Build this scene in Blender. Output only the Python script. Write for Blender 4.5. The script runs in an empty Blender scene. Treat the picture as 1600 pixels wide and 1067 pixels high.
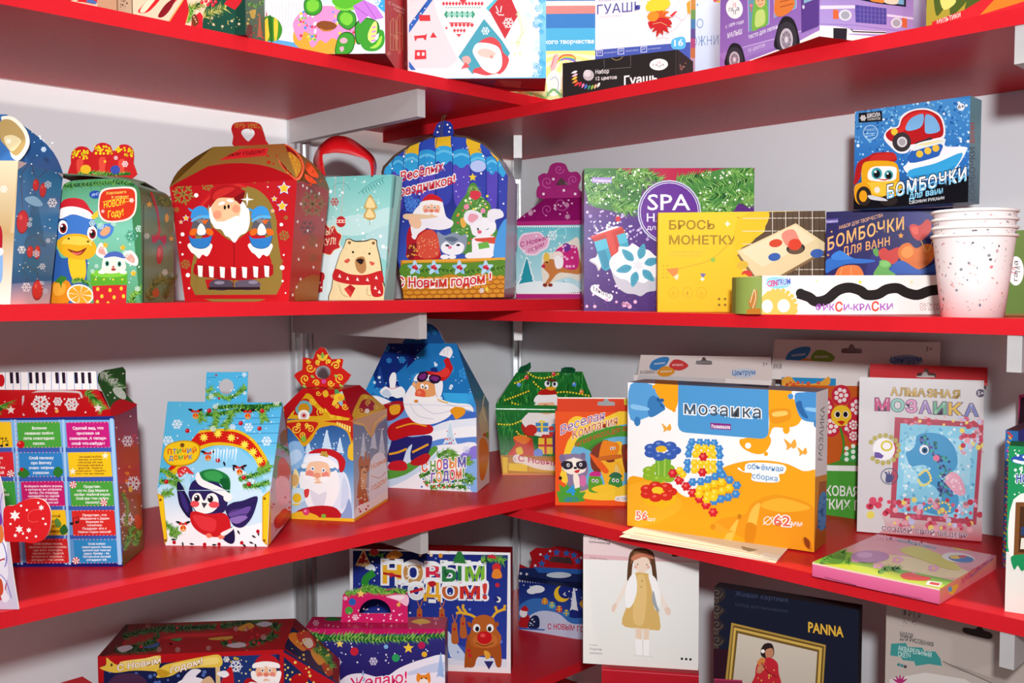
import bpy, math, random
import numpy as np
from mathutils import Vector, Matrix
from mathutils.geometry import tessellate_polygon
PI = math.pi
scene = bpy.context.scene
COL = scene.collection
# ---------------------------------------------------------------- camera
F_PX = 1488.63
CAM = np.array([-1.3076, -1.3010, 0.0050])
YAW, PITCH, ROLL = 0.7820, -0.0518, -0.0021
cf = np.array([math.cos(PITCH)*math.sin(YAW), math.cos(PITCH)*math.cos(YAW), math.sin(PITCH)])
_r = np.array([math.cos(YAW), -math.sin(YAW), 0.0]); _u = np.cross(_r, cf)
cr = _r*math.cos(ROLL)+_u*math.sin(ROLL); cu = -_r*math.sin(ROLL)+_u*math.cos(ROLL)
cd = bpy.data.cameras.new('camera'); cam = bpy.data.objects.new('camera', cd); COL.objects.link(cam)
cd.sensor_fit = 'HORIZONTAL'; cd.sensor_width = 36.0; cd.lens = F_PX/1600*36.0
cd.clip_start = 0.02
cam.matrix_world = Matrix(((cr[0], cu[0], -cf[0], CAM[0]), (cr[1], cu[1], -cf[1], CAM[1]), (cr[2], cu[2], -cf[2], CAM[2]), (0, 0, 0, 1)))
scene.camera = cam
# ---------------------------------------------------------------- light and exposure
scene.view_settings.view_transform = 'Standard'; scene.view_settings.look = 'None'
scene.view_settings.gamma = 1.0; scene.view_settings.use_curve_mapping = False
scene.view_settings.exposure = -0.25
w = bpy.data.worlds.new('hall'); scene.world = w; w.use_nodes = True
w.node_tree.nodes['Background'].inputs[0].default_value = (1.0, 0.965, 0.94, 1)
w.node_tree.nodes['Background'].inputs[1].default_value = 0.5
def lamp(name, kind, loc, target, power, size=0.2, colour=(1, 1, 1), spot=None, blend=0.5):
    l = bpy.data.lights.new(name, kind); o = bpy.data.objects.new(name, l); COL.objects.link(o)
    l.energy = power; l.color = colour
    if kind == 'AREA': l.shape = 'DISK'; l.size = size
    else: l.shadow_soft_size = size
    if kind == 'SPOT': l.spot_size = math.radians(spot); l.spot_blend = blend
    o.location = loc
    o.rotation_euler = (Vector(target)-Vector(loc)).to_track_quat('-Z', 'Y').to_euler()
    return o
lamp('camera_flash', 'SPOT', (-1.40, -1.42, 0.215), (-0.15, -0.15, 0.03), 86, 0.035, (0.96, 0.985, 1.0), 96, 1.0)
lamp('hall_spotlight', 'SPOT', (-4.2, -4.6, 1.9), (-0.25, -0.25, 0.0), 150, 0.09, (1, 0.97, 0.94), 30, 0.6)
lamp('stand_spotlight', 'SPOT', (-0.52, -0.52, 2.35), (-0.40, -0.40, 0.2), 250, 0.05, (1, 0.92, 0.84), 80, 0.5)
# ---------------------------------------------------------------- helpers: rays, colours, materials
T = 0.01588
ZL = {1: 0.28862, 2: -0.00563, 3: -0.29687, 4: -0.57753}
ZR = {1: 0.27274, 2: -0.02151, 3: -0.31275, 4: -0.7200}
DL, DR = 0.33, 0.3205
def ray(x, y): return cf+(x-800)/F_PX*cr-(y-533.5)/F_PX*cu
def ground(x, y, z):                                   # the point of a level surface seen at photo point x, y
    d = ray(x, y); return CAM+d*((z-CAM[2])/d[2])
def deep(x, depth, z, y=460):                          # plan point in column x at a distance, put at height z
    p = CAM+ray(x, y)*depth; return np.array([p[0], p[1], z])
def unit(v): v = np.asarray(v, float); return v/np.linalg.norm(v)
UP = np.array([0, 0, 1.0])
def lin(c):
    if not isinstance(c, str): return tuple(c)
    v = [int(c[i:i+2], 16)/255 for i in (0, 2, 4)]
    return tuple(a/12.92 if a <= .04045 else ((a+.055)/1.055)**2.4 for a in v)
def new_mat(name, rough=0.4, metal=0.0, col=None, spec=0.5, noise=0.05, scale=60, coat=0.0, sheen=0.0, var=0.0, ior=1.5):
    m = bpy.data.materials.new(name); m.use_nodes = True; nt = m.node_tree; b = nt.nodes['Principled BSDF']
    b.inputs['Metallic'].default_value = metal; b.inputs['Specular IOR Level'].default_value = spec
    b.inputs['IOR'].default_value = ior
    b.inputs['Coat Weight'].default_value = coat; b.inputs['Coat Roughness'].default_value = 0.12
    tc = nt.nodes.new('ShaderNodeTexCoord'); nz = nt.nodes.new('ShaderNodeTexNoise'); nz.inputs['Scale'].default_value = scale
    nt.links.new(tc.outputs['Object'], nz.inputs['Vector'])
    mr = nt.nodes.new('ShaderNodeMapRange'); mr.inputs['To Min'].default_value = max(0.02, rough-noise); mr.inputs['To Max'].default_value = rough+noise
    nt.links.new(nz.outputs['Fac'], mr.inputs['Value']); nt.links.new(mr.outputs['Result'], b.inputs['Roughness'])
    if col is None:
        a = nt.nodes.new('ShaderNodeAttribute'); a.attribute_name = 'Col'; nt.links.new(a.outputs['Color'], b.inputs['Base Color'])
    else:
        c = lin(col); mx = nt.nodes.new('ShaderNodeMix'); mx.data_type = 'RGBA'
        mx.inputs[6].default_value = (*[x*(1-var) for x in c], 1); mx.inputs[7].default_value = (*[min(1, x*(1+var)) for x in c], 1)
        nt.links.new(nz.outputs['Fac'], mx.inputs[0]); nt.links.new(mx.outputs[2], b.inputs['Base Color'])
    return m
M_PRINT = new_mat('printed_card', 0.5, spec=0.3, ior=1.28, coat=0)
M_GLOSS = new_mat('laminated_card', 0.3, spec=0.4, ior=1.3, coat=0)
M_MATT = new_mat('matt_card', 0.6, spec=0.15)
M_RED = new_mat('red_laminate', 0.36, col='cf1e28', ior=1.22, spec=0.4, scale=120, var=0.04)
M_WALL = new_mat('white_wall_panel', 0.5, col='e9ebee', spec=0.35, scale=3, var=0.02)
M_ALU = new_mat('aluminium', 0.33, metal=0.75, col='cfd0d2', scale=200, var=0.03)
M_BRACKET = new_mat('silver_painted_steel', 0.42, metal=0.15, col='c0bcbc', scale=90, var=0.03)
M_SATIN = new_mat('satin_ribbon', 0.3, spec=0.5)
M_FLOOR = new_mat('grey_carpet', 0.9, col='6a6664', scale=300, var=0.2)

def tag(o, label=None, cat=None, group=None, kind=None):
    if label: o['label'] = label
    if cat: o['category'] = cat
    if group: o['group'] = group
    if kind: o['kind'] = kind
    return o
def thing(name, label, cat, loc, group=None):          # an Empty at the thing's base
    o = bpy.data.objects.new(name, None); COL.objects.link(o); o.empty_display_size = 0.02
    o.location = tuple(loc); return tag(o, label, cat, group)

_glyphs = {}
_fc = bpy.data.curves.new('lettering', 'FONT'); _fo = bpy.data.objects.new('lettering', _fc)
def glyphs(s, off, sp=1.0):                            # flat triangles of a line of text
    k = (s, off, sp)
    if k not in _glyphs:
        if _fo.name not in COL.objects: COL.objects.link(_fo)
        _fc.body = s; _fc.offset = off; _fc.resolution_u = 2; _fc.space_character = sp; _fc.fill_mode = 'FRONT'
        dg = bpy.context.evaluated_depsgraph_get(); dg.update()
        e = _fo.evaluated_get(dg); m = e.to_mesh(); m.calc_loop_triangles()
        v = np.array([x.co[:2] for x in m.vertices]).reshape(-1, 2)
        f = [tuple(t.vertices) for t in m.loop_triangles]
        e.to_mesh_clear(); _glyphs[k] = (v, f)
    return _glyphs[k]
def smooth(pts, closed=True, n=4):
    P = [np.array(p, float) for p in pts]; m = len(P); out = []
    for i in range(m if closed else m-1):
        if closed: a, b, c, d = P[i-1], P[i], P[(i+1) % m], P[(i+2) % m]
        else: a, b, c, d = P[max(i-1, 0)], P[i], P[i+1], P[min(i+2, m-1)]
        for j in range(n):
            t = j/n; out.append(.5*((2*b)+(c-a)*t+(2*a-5*b+4*c-d)*t*t+(3*b-a-3*c+d)*t**3))
    if not closed: out.append(P[-1])
    return out
def pair(a):                                           # 'x y x y ...' or flat list -> points
    if isinstance(a, str): a = [float(t) for t in a.split()]
    if len(a) and not hasattr(a[0], '__len__'): a = [(a[i], a[i+1]) for i in range(0, len(a), 2)]
    return [np.array(p, float) for p in a]
def tess(loops):
    vs = [Vector((p[0], p[1], 0)) for l in loops for p in l]
    tr = tessellate_polygon([[Vector((p[0], p[1], 0)) for p in l] for l in loops])
    return [np.array(v[:2]) for v in vs], tr
def circ(cx, cy, rx, ry=None, rot=0, n=None):
    ry = rx if ry is None else ry
    n = n or (10 if max(rx, ry) < 8 else 16 if max(rx, ry) < 25 else 28)
    c, s = math.cos(math.radians(rot)), math.sin(math.radians(rot)); o = []
    for i in range(n):
        a = 2*PI*i/n; x, y = rx*math.cos(a), ry*math.sin(a); o.append(np.array((cx+x*c-y*s, cy+x*s+y*c)))
    return o

class MB:                                              # collects coloured faces, becomes ONE mesh object
    def __init__(self, center=None):
        self.v, self.f, self.c, self.sm = [], [], [], []
        self.center = None if center is None else np.asarray(center, float)
    def add(self, pts, col, sm=False):
        i = len(self.v); self.v += [tuple(p) for p in pts]; self.f.append(tuple(range(i, i+len(pts)))); c = lin(col)
        self.c.append([c]*len(pts)); self.sm.append(sm)
    def tris(self, pts, tr, col, cols=None):
        i = len(self.v); self.v += [tuple(p) for p in pts]; c = None if col is None else lin(col)
        for t in tr:
            self.f.append(tuple(i+k for k in t)); self.c.append([c]*len(t) if cols is None else [cols[k] for k in t]); self.sm.append(False)
    def face(self, pts, col):                          # a flat panel; returns it for artwork
        pts = [np.asarray(p, float) for p in pts]; p = Panel(self, pts)
        if p.flip: pts = pts[::-1]
        self.add(pts, col); return p
    def grid(self, rows, col, closed=False):           # smooth sheet through rows of points
        i = len(self.v); n = len(rows[0]); cl = lin(col)
        for r_ in rows: self.v += [tuple(q) for q in r_]
        for a in range(len(rows)-1):
            for b in range(n if closed else n-1):
                b2 = (b+1) % n
                self.f.append((i+a*n+b, i+a*n+b2, i+(a+1)*n+b2, i+(a+1)*n+b)); self.c.append([cl]*4); self.sm.append(True)
    def box(self, o, a, b, c, col):                    # o + three edge vectors
        o, a, b, c = [np.asarray(q, float) for q in (o, a, b, c)]
        if np.dot(np.cross(a, b), c) < 0: a, b = b, a
        P = [o, o+a, o+a+b, o+b, o+c, o+a+c, o+a+b+c, o+b+c]
        for q in ((3, 2, 1, 0), (4, 5, 6, 7), (0, 1, 5, 4), (1, 2, 6, 5), (2, 3, 7, 6), (3, 0, 4, 7)): self.add([P[k] for k in q], col)
    def slab(self, pan, loops, th, col, edge='f2ece6', back=None):   # a sheet cut to an outline on a panel's plane (uv loops)
        vs, tr = tess(loops); N = pan.N
        F = [pan.w3(q) for q in vs]; Bk = [q-N*th for q in F]
        self.tris(F, tr, col); self.tris(Bk, [t[::-1] for t in tr], back or edge)
        for l in loops:
            L = [pan.w3(q) for q in l]
            for k in range(len(L)):
                a, b = L[k-1], L[k]; self.add([a, a-N*th, b-N*th, b], edge)
    def build(self, name, mat, parent=None, origin=None, bevel=0):
        me = bpy.data.meshes.new(name); V = np.array(self.v); o = bpy.data.objects.new(name, me); COL.objects.link(o)
        if parent is not None: org = np.array(parent['_o']); o.parent = parent
        else:
            org = np.asarray(origin if origin is not None else [*(V[:, :2].min(0)+V[:, :2].max(0))/2, V[:, 2].min()], float); o.location = tuple(org)
        o['_o'] = [float(x) for x in org]
        me.from_pydata([tuple(x) for x in (V-org)], [], self.f)
        ca = me.color_attributes.new('Col', 'FLOAT_COLOR', 'CORNER')
        ca.data.foreach_set('color', np.array([(*c, 1.0) for fc in self.c for c in fc], dtype=np.float32).ravel())
        me.polygons.foreach_set('use_smooth', self.sm)
        me.materials.append(mat); me.update()
        return o

LAYER = 7e-6
class Panel:                                           # a flat printed face; art is given in photo points (through a zoom window) and kept in the face's own u, v
    def __init__(self, mb, pts, center=None):
        self.mb = mb; self.O = pts[0]; self.U = unit(pts[1]-pts[0])
        n = np.zeros(3)
        for i in range(len(pts)): n += np.cross(pts[i-1], pts[i])
        n = unit(n); c = mb.center if center is None else center
        self.flip = c is not None and np.dot(n, np.mean(pts, 0)-c) < 0
        if self.flip: n = -n
        self.N = n; self.V = np.cross(n, self.U)
        self.out = [self.uv(p) for p in pts]
        a = sum(self.out[i-1][0]*self.out[i][1]-self.out[i][0]*self.out[i-1][1] for i in range(len(self.out)))
        if a < 0: self.out = self.out[::-1]
        self.k = 0; self.o = (0, 0, 1.0); self.rng = random.Random(len(mb.v)+7); self.clip = True
    def uv(self, p): d = np.asarray(p)-self.O; return np.array((d@self.U, d@self.V))
    def w3(self, q, lift=0.0): return self.O+self.U*q[0]+self.V*q[1]+self.N*lift
    def at(self, x, y):                                # photo window point -> u, v
        x, y = self.o[0]+x/self.o[2], self.o[1]+y/self.o[2]
        d = ray(x, y); t = ((self.O-CAM)@self.N)/(d@self.N); return self.uv(CAM+d*t)
    def at3(self, x, y): return self.w3(self.at(x, y))
    def win(self, x, y, s): self.o = (x, y, s); return self
    def lay(self, Q, tr, col, cols=None):
        self.k += 1; lift = self.k*LAYER
        inside = True
        if self.clip:
            E = [(self.out[i-1], self.out[i]) for i in range(len(self.out))]
            def side(e, q): return (e[1][0]-e[0][0])*(q[1]-e[0][1])-(e[1][1]-e[0][1])*(q[0]-e[0][0])
            inside = all(side(e, q) >= -1e-9 for e in E for q in Q)
        if inside: self.mb.tris([self.w3(q, lift) for q in Q], [t if self.ccw(Q, t) else t[::-1] for t in tr], col, cols); return
        for t in tr:
            P = [Q[k] for k in t]; C = [cols[k] for k in t] if cols is not None else [lin(col)]*len(t)
            P = [np.append(p, c) for p, c in zip(P, C)]
            for e in E:
                R = []
                for i in range(len(P)):
                    a, b = P[i-1], P[i]; sa, sb = side(e, a), side(e, b)
                    if (sa >= 0) != (sb >= 0): R.append(a+(b-a)*(sa/(sa-sb)))
                    if sb >= 0: R.append(b)
                P = R
                if len(P) < 3: break
            if len(P) >= 3:
                ix = tuple(range(len(P)))
                self.mb.tris([self.w3(q[:2], lift) for q in P], [ix if self.ccw(P, ix) else ix[::-1]], None, [tuple(q[2:]) for q in P])
    @staticmethod
    def ccw(Q, t): return sum(Q[t[i-1]][0]*Q[t[i]][1]-Q[t[i]][0]*Q[t[i-1]][1] for i in range(len(t))) > 0
    # ---- drawing
    def p(self, col, pts, s=False, holes=()):
        P = pair(pts); P = smooth(P) if s else P
        L = [P]+[pair(h) for h in holes]; vs, tr = tess(L); self.lay([self.at(*q) for q in vs], tr, col); return self
    def s(self, col, pts): return self.p(col, pts, True)
    def e(self, col, cx, cy, rx, ry=None, rot=0):
        P = circ(cx, cy, rx, ry, rot); self.lay([self.at(*q) for q in P], [tuple(range(len(P)))], col); return self
    def ring(self, col, cx, cy, rx, ry=None, w=3, rot=0):
        ry = ry or rx; P = circ(cx, cy, rx, ry, rot, 28); H = circ(cx, cy, rx-w, ry-w, rot, 28)
        vs = P+H; n = 28; self.lay([self.at(*q) for q in vs], [(i, (i+1) % n, n+(i+1) % n, n+i) for i in range(n)], col); return self
    def l(self, col, wd, pts, s=False, closed=False, taper=False):
        P = pair(pts); P = smooth(P, closed) if s else P
        if closed: P = P+[P[0]]
        L, R = [], []
        for i, q in enumerate(P):
            d = P[min(i+1, len(P)-1)]-P[max(i-1, 0)]; d = d/(np.hypot(*d)+1e-9); n = np.array((-d[1], d[0]))*wd/2
            if taper: n = n*(1-.9*i/(len(P)-1))
            L.append(q+n); R.append(q-n)
        m = len(P); self.lay([self.at(*q) for q in L+R], [(i, i+1, m+i+1, m+i) for i in range(m-1)], col); return self
    def many(self, col, polys):                        # many little polygons in one layer
        Q, tr = [], []
        for P in polys:
            i = len(Q); Q += [self.at(*q) for q in P]; tr.append(tuple(range(i, i+len(P))))
        if Q: self.lay(Q, tr, col)
        return self
    def dots(self, col, n, x0, y0, x1, y1, r0, r1=None):
        g = self.rng; r1 = r1 or r0
        return self.many(col, [circ(g.uniform(x0, x1), g.uniform(y0, y1), g.uniform(r0, r1), n=8) for _ in range(n)])
    def g(self, top, bot, pts, hor=False):             # printed two-colour blend over a quad (tl tr br bl) or polygon's y range
        P = pair(pts); vs, tr = tess([P]); ax = 0 if hor else 1
        lo, hi = min(q[ax] for q in P), max(q[ax] for q in P); a, b = np.array(lin(top)), np.array(lin(bot))
        self.lay([self.at(*q) for q in vs], tr, None, [tuple(a+(b-a)*((q[ax]-lo)/(hi-lo+1e-9))) for q in vs]); return self
    def bg(self, top, bot=None):
        O = self.out; vs = O; hi, lo = max(q[1] for q in O), min(q[1] for q in O); a, b = np.array(lin(top)), np.array(lin(bot or top))
        self.lay(list(O), [tuple(range(len(O)))], None, [tuple(a+(b-a)*((hi-q[1])/(hi-lo+1e-9))) for q in O]); return self
    def t(self, col, s, x0, y0, x1, y1, h, w=.02, o=None, arc=0, up=None, sp=1.0):   # lettering along a base line, h = capital height
        w *= .6
        for c, off, dz in ([(o[0], w+o[1], 0)] if o else [])+[(col, w, 1)]:
            v, f = glyphs(s, off, sp); v0, _ = glyphs(s, w, sp)
            if not len(v): return self
            xa, xb = v0[:, 0].min(), v0[:, 0].max(); D = np.array((x1-x0, y1-y0), float)
            U_ = np.array((0, -1.0)) if up is None else unit(np.array(up, float))
            Q = []
            for a, b in v:
                t = (a-xa)/(xb-xa+1e-9); q = np.array((x0, y0))+D*t+U_*(h*b/.69+arc*4*t*(1-t)); Q.append(self.at(*q))
            self.lay(Q, f, c)
        return self
    def star(self, col, x, y, r, n=5, q=.45, rot=-90):
        return self.p(col, [(x+(r if i % 2 == 0 else r*q)*math.cos(math.radians(rot)+PI*i/n), y+(r if i % 2 == 0 else r*q)*math.sin(math.radians(rot)+PI*i/n)) for i in range(2*n)])
    def flake(self, col, x, y, r, w=None, rot=0):      # snowflake
        w = w or r*.16; P = []
        for i in range(6):
            a = math.radians(rot)+PI*i/3; d = np.array((math.cos(a), math.sin(a))); n = np.array((-d[1], d[0])); c = np.array((x, y), float)
            P.append([c+n*w/2, c+d*r+n*w/2, c+d*r-n*w/2, c-n*w/2])
            for sg in (1, -1):
                e = d*.6+n*sg*.8; m = np.array((-e[1], e[0])); b = c+d*r*.5
                P.append([b+m*w/2, b+e*r*.42+m*w/2, b+e*r*.42-m*w/2, b-m*w/2])
        return self.many(col, P)
    def flakes(self, col, n, x0, y0, x1, y1, r0, r1):
        for _ in range(n): self.flake(col, self.rng.uniform(x0, x1), self.rng.uniform(y0, y1), self.rng.uniform(r0, r1), rot=self.rng.uniform(0, 60))
        return self
    def fir(self, pts, ln=18, n=50, cols=('1f5a22', '3d8a2e', '6cb03c', '8cc152'), wd=4):   # fir twig: needles along a path
        P = smooth(pair(pts), False, 8); g = self.rng; self.l(cols[0], ln*.55, P)
        for c in cols:
            Q = []
            for _ in range(int(n*1.5)//len(cols)+1):
                i = g.randrange(len(P)-1); b = P[i]; d = P[i+1]-P[i]; d = d/(np.hypot(*d)+1e-9); m = np.array((-d[1], d[0]))
                e = d*g.uniform(.3, .9)+m*g.choice((-1, 1))*g.uniform(.4, 1); e = e/np.hypot(*e); k = np.array((-e[1], e[0])); L = ln*g.uniform(.6, 1.1)
                Q.append([b+k*wd/2, b+e*L, b-k*wd/2])
            self.many(c, Q)
        return self
    def tree(self, x, y, h, w_, col='2c7a3a', snow=None, n=3):
        for i in range(n):
            b = y-h*i/n*.8; ww = w_*(1-.25*i); hh = h*(1/n+.25)
            self.p(col, [(x-ww/2, b), (x-ww*.2, b-hh*.12), (x+ww*.15, b-hh*.05), (x+ww/2, b), (x+ww*.1, b-hh), (x-ww*.05, b-hh)])
            if snow: self.p(snow, [(x-ww*.2, b-hh*.6), (x, b-hh*.5), (x+ww*.2, b-hh*.6), (x, b-hh)])
        return self
    def bauble(self, col, x, y, r, hi=None):
        self.e(col, x, y, r)
        if hi: self.e(hi, x-r*.3, y-r*.35, r*.3)
        return self.p('d8b040', [(x-r*.25, y-r*.9), (x+r*.25, y-r*.9), (x+r*.2, y-r*1.25), (x-r*.2, y-r*1.25)])
    def eye(self, x, y, r, iris='2a1a10', white='ffffff', d=(0, 0)):
        return self.e(white, x, y, r, r*1.2).e(iris, x+d[0], y+d[1], r*.62, r*.75).e('101010', x+d[0], y+d[1], r*.35, r*.42).e('ffffff', x+d[0]-r*.2, y+d[1]-r*.3, r*.18)
    def scallop(self, col, pts, r, n):                 # row of round dots along a line
        P = smooth(pair(pts), False, 12); L = np.cumsum([0]+[np.hypot(*(P[i+1]-P[i])) for i in range(len(P)-1)]); o = []
        for i in range(n):
            s_ = L[-1]*i/(n-1); j = min(np.searchsorted(L, s_, 'right')-1, len(P)-2); t = (s_-L[j])/(L[j+1]-L[j]+1e-9)
            o.append(circ(*(P[j]+(P[j+1]-P[j])*t), r, n=8))
        return self.many(col, o)

class Box:                                             # upright carton from its front bottom corners (a = left, b = right as one looks at it)
    def __init__(self, a, b, depth, h, cols, lean=0.0, center=None):
        a, b = np.array(a, float), np.array(b, float); z = min(a[2], b[2]); a[2] = b[2] = z
        U = unit(b-a); D = np.cross(UP, U); le = math.radians(lean)
        V = UP*math.cos(le)+D*math.sin(le); Dk = D*math.cos(le)-UP*math.sin(le)
        sh = UP*depth*math.sin(le); a, b = a+sh, b+sh
        self.a, self.b, self.U, self.V, self.D, self.h, self.depth = a, b, U, V, Dk, h, depth
        A2, B2, a3, b3 = a+V*h, b+V*h, a+Dk*depth, b+Dk*depth; A3, B3 = a3+V*h, b3+V*h
        self.A2, self.B2, self.a3, self.b3, self.A3, self.B3 = A2, B2, a3, b3, A3, B3
        self.mb = MB((a+B3)/2); m = self.mb; c = dict(cols)
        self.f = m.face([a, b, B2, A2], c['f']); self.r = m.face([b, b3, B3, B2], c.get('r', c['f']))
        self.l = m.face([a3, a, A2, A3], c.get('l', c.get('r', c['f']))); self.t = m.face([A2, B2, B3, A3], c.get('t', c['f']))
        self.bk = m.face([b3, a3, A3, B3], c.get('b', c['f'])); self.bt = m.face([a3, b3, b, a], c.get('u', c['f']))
        self.base = (a+b3)/2-UP*(a[2]-z if lean else 0); self.base[2] = z
    def done(self, name, label, cat, mat=None, group=None):
        o = self.mb.build(name, mat or M_PRINT, None, self.base); return tag(o, label, cat, group)
def hgt(p, x, y):                                      # height above point p of photo point x, y in p's upright facing the camera
    d = ray(x, y); n = np.array([cf[0], cf[1], 0]); t = ((np.asarray(p)-CAM)@n)/(d@n); return (CAM+d*t)[2]-p[2]
def far_depth(a, b, x, y=None, z=None):                # depth of a carton whose far side bottom corner is in column x
    U = unit(np.array([*(b-a)[:2], 0])); D = np.cross(UP, U); p = np.asarray(b if x > 0 else a)
    d = ray(abs(x), y or 460); n = np.cross(d, UP); return float(-((p-CAM)@n)/(D@n))

def plane(mb, p0, p1, p2):                             # a face's plane for shapes cut to their own outline
    q = Panel(mb, [np.asarray(p, float) for p in (p0, p1, p2)]); q.clip = False
    if (CAM-q.O)@q.N < 0: q.N = -q.N; q.V = np.cross(q.N, q.U)
    return q
def extrude(mb, q, loop, th, col, side, back=None):    # convex front cut to an outline, with depth behind it; clips its artwork to the outline
    L = [q.at(*p) for p in loop]; mb.slab(q, [L], th, col, side, back)
    a = sum(L[i-1][0]*L[i][1]-L[i][0]*L[i-1][1] for i in range(len(L)))
    q.out = L if a > 0 else L[::-1]; q.clip = True
    return q
def cutout(mb, q, loop, th, col, holes=(), edge='f2ece6', back=None):
    mb.slab(q, [[q.at(*p) for p in loop]]+[[q.at(*p) for p in h] for h in holes], th, col, edge, back); return q
def upright(p, a, b):                                  # vertical plane through p along a->b
    U = unit(np.array([*(np.asarray(b)-np.asarray(a))[:2], 0])); return p, p+U, p+UP
# ---------------------------------------------------------------- the stand: walls, posts, brackets, shelves
def plain(name, mat, boxes, parent=None, bevel=0.0008):
    mb = MB()
    for b in boxes: mb.box(*b, 'ffffff')
    o = mb.build(name, mat, parent)
    if bevel:
        md = o.modifiers.new('bevel', 'BEVEL'); md.width = bevel; md.segments = 2; md.limit_method = 'ANGLE'
    return o
WY = 0.011; PY = 0.017
tag(plain('wall_left', M_WALL, [((-2.3, WY, -1.5), (2.3+WY, 0, 0), (0, 0.008, 0), (0, 0, 2.6))], bevel=0), kind='structure')
tag(plain('wall_right', M_WALL, [((0.001, -2.3, -1.5), (0.008, 0, 0), (0, 2.3+WY, 0), (0, 0, 2.6))], bevel=0), kind='structure')
tag(plain('floor', M_FLOOR, [((-4.5, -4.5, -1.52), (4.6, 0, 0), (0, 4.6, 0), (0, 0, 0.02))], bevel=0), kind='structure')
def post(label, x, y):
    t = thing('upright_post', label, 'post', (x, y, -1.5)); t['_o'] = [x, y, -1.5]
    mb = MB(); R = 0.0215; prof = []
    for k in range(8):                                 # eight-sided extrusion, a groove in every facet
        a0, a1 = PI/4*k-PI/8, PI/4*k+PI/8; c0 = np.array((math.cos(a0), math.sin(a0)))*R; c1 = np.array((math.cos(a1), math.sin(a1)))*R
        nrm = unit((c0+c1)/2); d = c1-c0
        prof += [c0, c0+d*.30, c0+d*.30-nrm*.006, c0+d*.70-nrm*.006, c0+d*.70]
    n = len(prof)
    for i in range(n):
        a, b = prof[i], prof[(i+1) % n]
        mb.add([(x+a[0], y+a[1], -1.5), (x+b[0], y+b[1], -1.5), (x+b[0], y+b[1], 1.05), (x+a[0], y+a[1], 1.05)], 'ffffff')
    mb.add([(x+q[0], y+q[1], 1.05) for q in prof], 'ffffff')
    mb.build('extrusion', M_ALU, t)
    cap = MB(); cap.box((x-.018, y-.018, 1.05), (.036, 0, 0), (0, .036, 0), (0, 0, .006), 'ffffff'); cap.build('end_cap', M_BRACKET, t)
    return t
post('aluminium upright post against the left wall behind the red house box', -0.479, 0.012)
post('aluminium upright post standing in the corner of the two walls', 0.011, 0.011)
post('aluminium upright post on the right wall at the right edge', 0.011, -0.992)
def bracket(label, p, d, ln, z, wd=0.0135, h=0.036):
    d = unit((*d, 0)); n = np.cross(UP, d); p = np.array((*p, z))
    t = thing('shelf_bracket', label, 'bracket', p-UP*h, 'silver shelf brackets'); t['_o'] = [*(p-UP*h)]
    mb = MB(); mb.box(p-n*wd/2-UP*h, d*ln, n*wd, UP*h, 'ffffff')
    o = mb.build('arm', M_BRACKET, t); md = o.modifiers.new('bevel', 'BEVEL'); md.width = .0009; md.segments = 2
    hk = MB(); hk.box(p-n*.0022-UP*(h+.008)-d*.014, d*.020, n*.0044, UP*(h*.8), 'ffffff'); hk.build('hook', M_ALU, t)
    return t
sh = {1: 'top', 2: 'second', 3: 'third', 4: 'lowest'}
def board(label, o, a, b, z):
    mb = MB(); mb.box((*o, z-T), (*a, 0), (*b, 0), (0, 0, T), 'ffffff')
    ob = mb.build('shelf_board', M_RED); tag(ob, label, 'shelf', 'red shelf boards')
    md = ob.modifiers.new('bevel', 'BEVEL'); md.width = 0.0009; md.segments = 2
for i in (1, 2, 3, 4):
    board(f'red laminate shelf board on the left wall, {sh[i]} of four', (-1.75, -DL), (1.75, 0), (0, DL), ZL[i])
    board(f'red laminate shelf board on the right wall, {sh[i]} of four', (-DR, -1.75), (DR, 0), (0, 1.75), ZR[i])
    if i < 4:
        bracket(f'silver bracket under the {sh[i]} red shelf of the left wall', (-0.4935, 0.0), (0, -1), 0.312, ZL[i]-T)
        bracket(f'silver bracket under the {sh[i]} red shelf at the wall corner', (0.0, 0.0), (-1, -1), 0.297, ZR[i]-T)
        bracket(f'silver bracket under the {sh[i]} red shelf at the right edge', (0.0, -0.992), (-1, 0), 0.318, ZR[i]-T)
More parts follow.
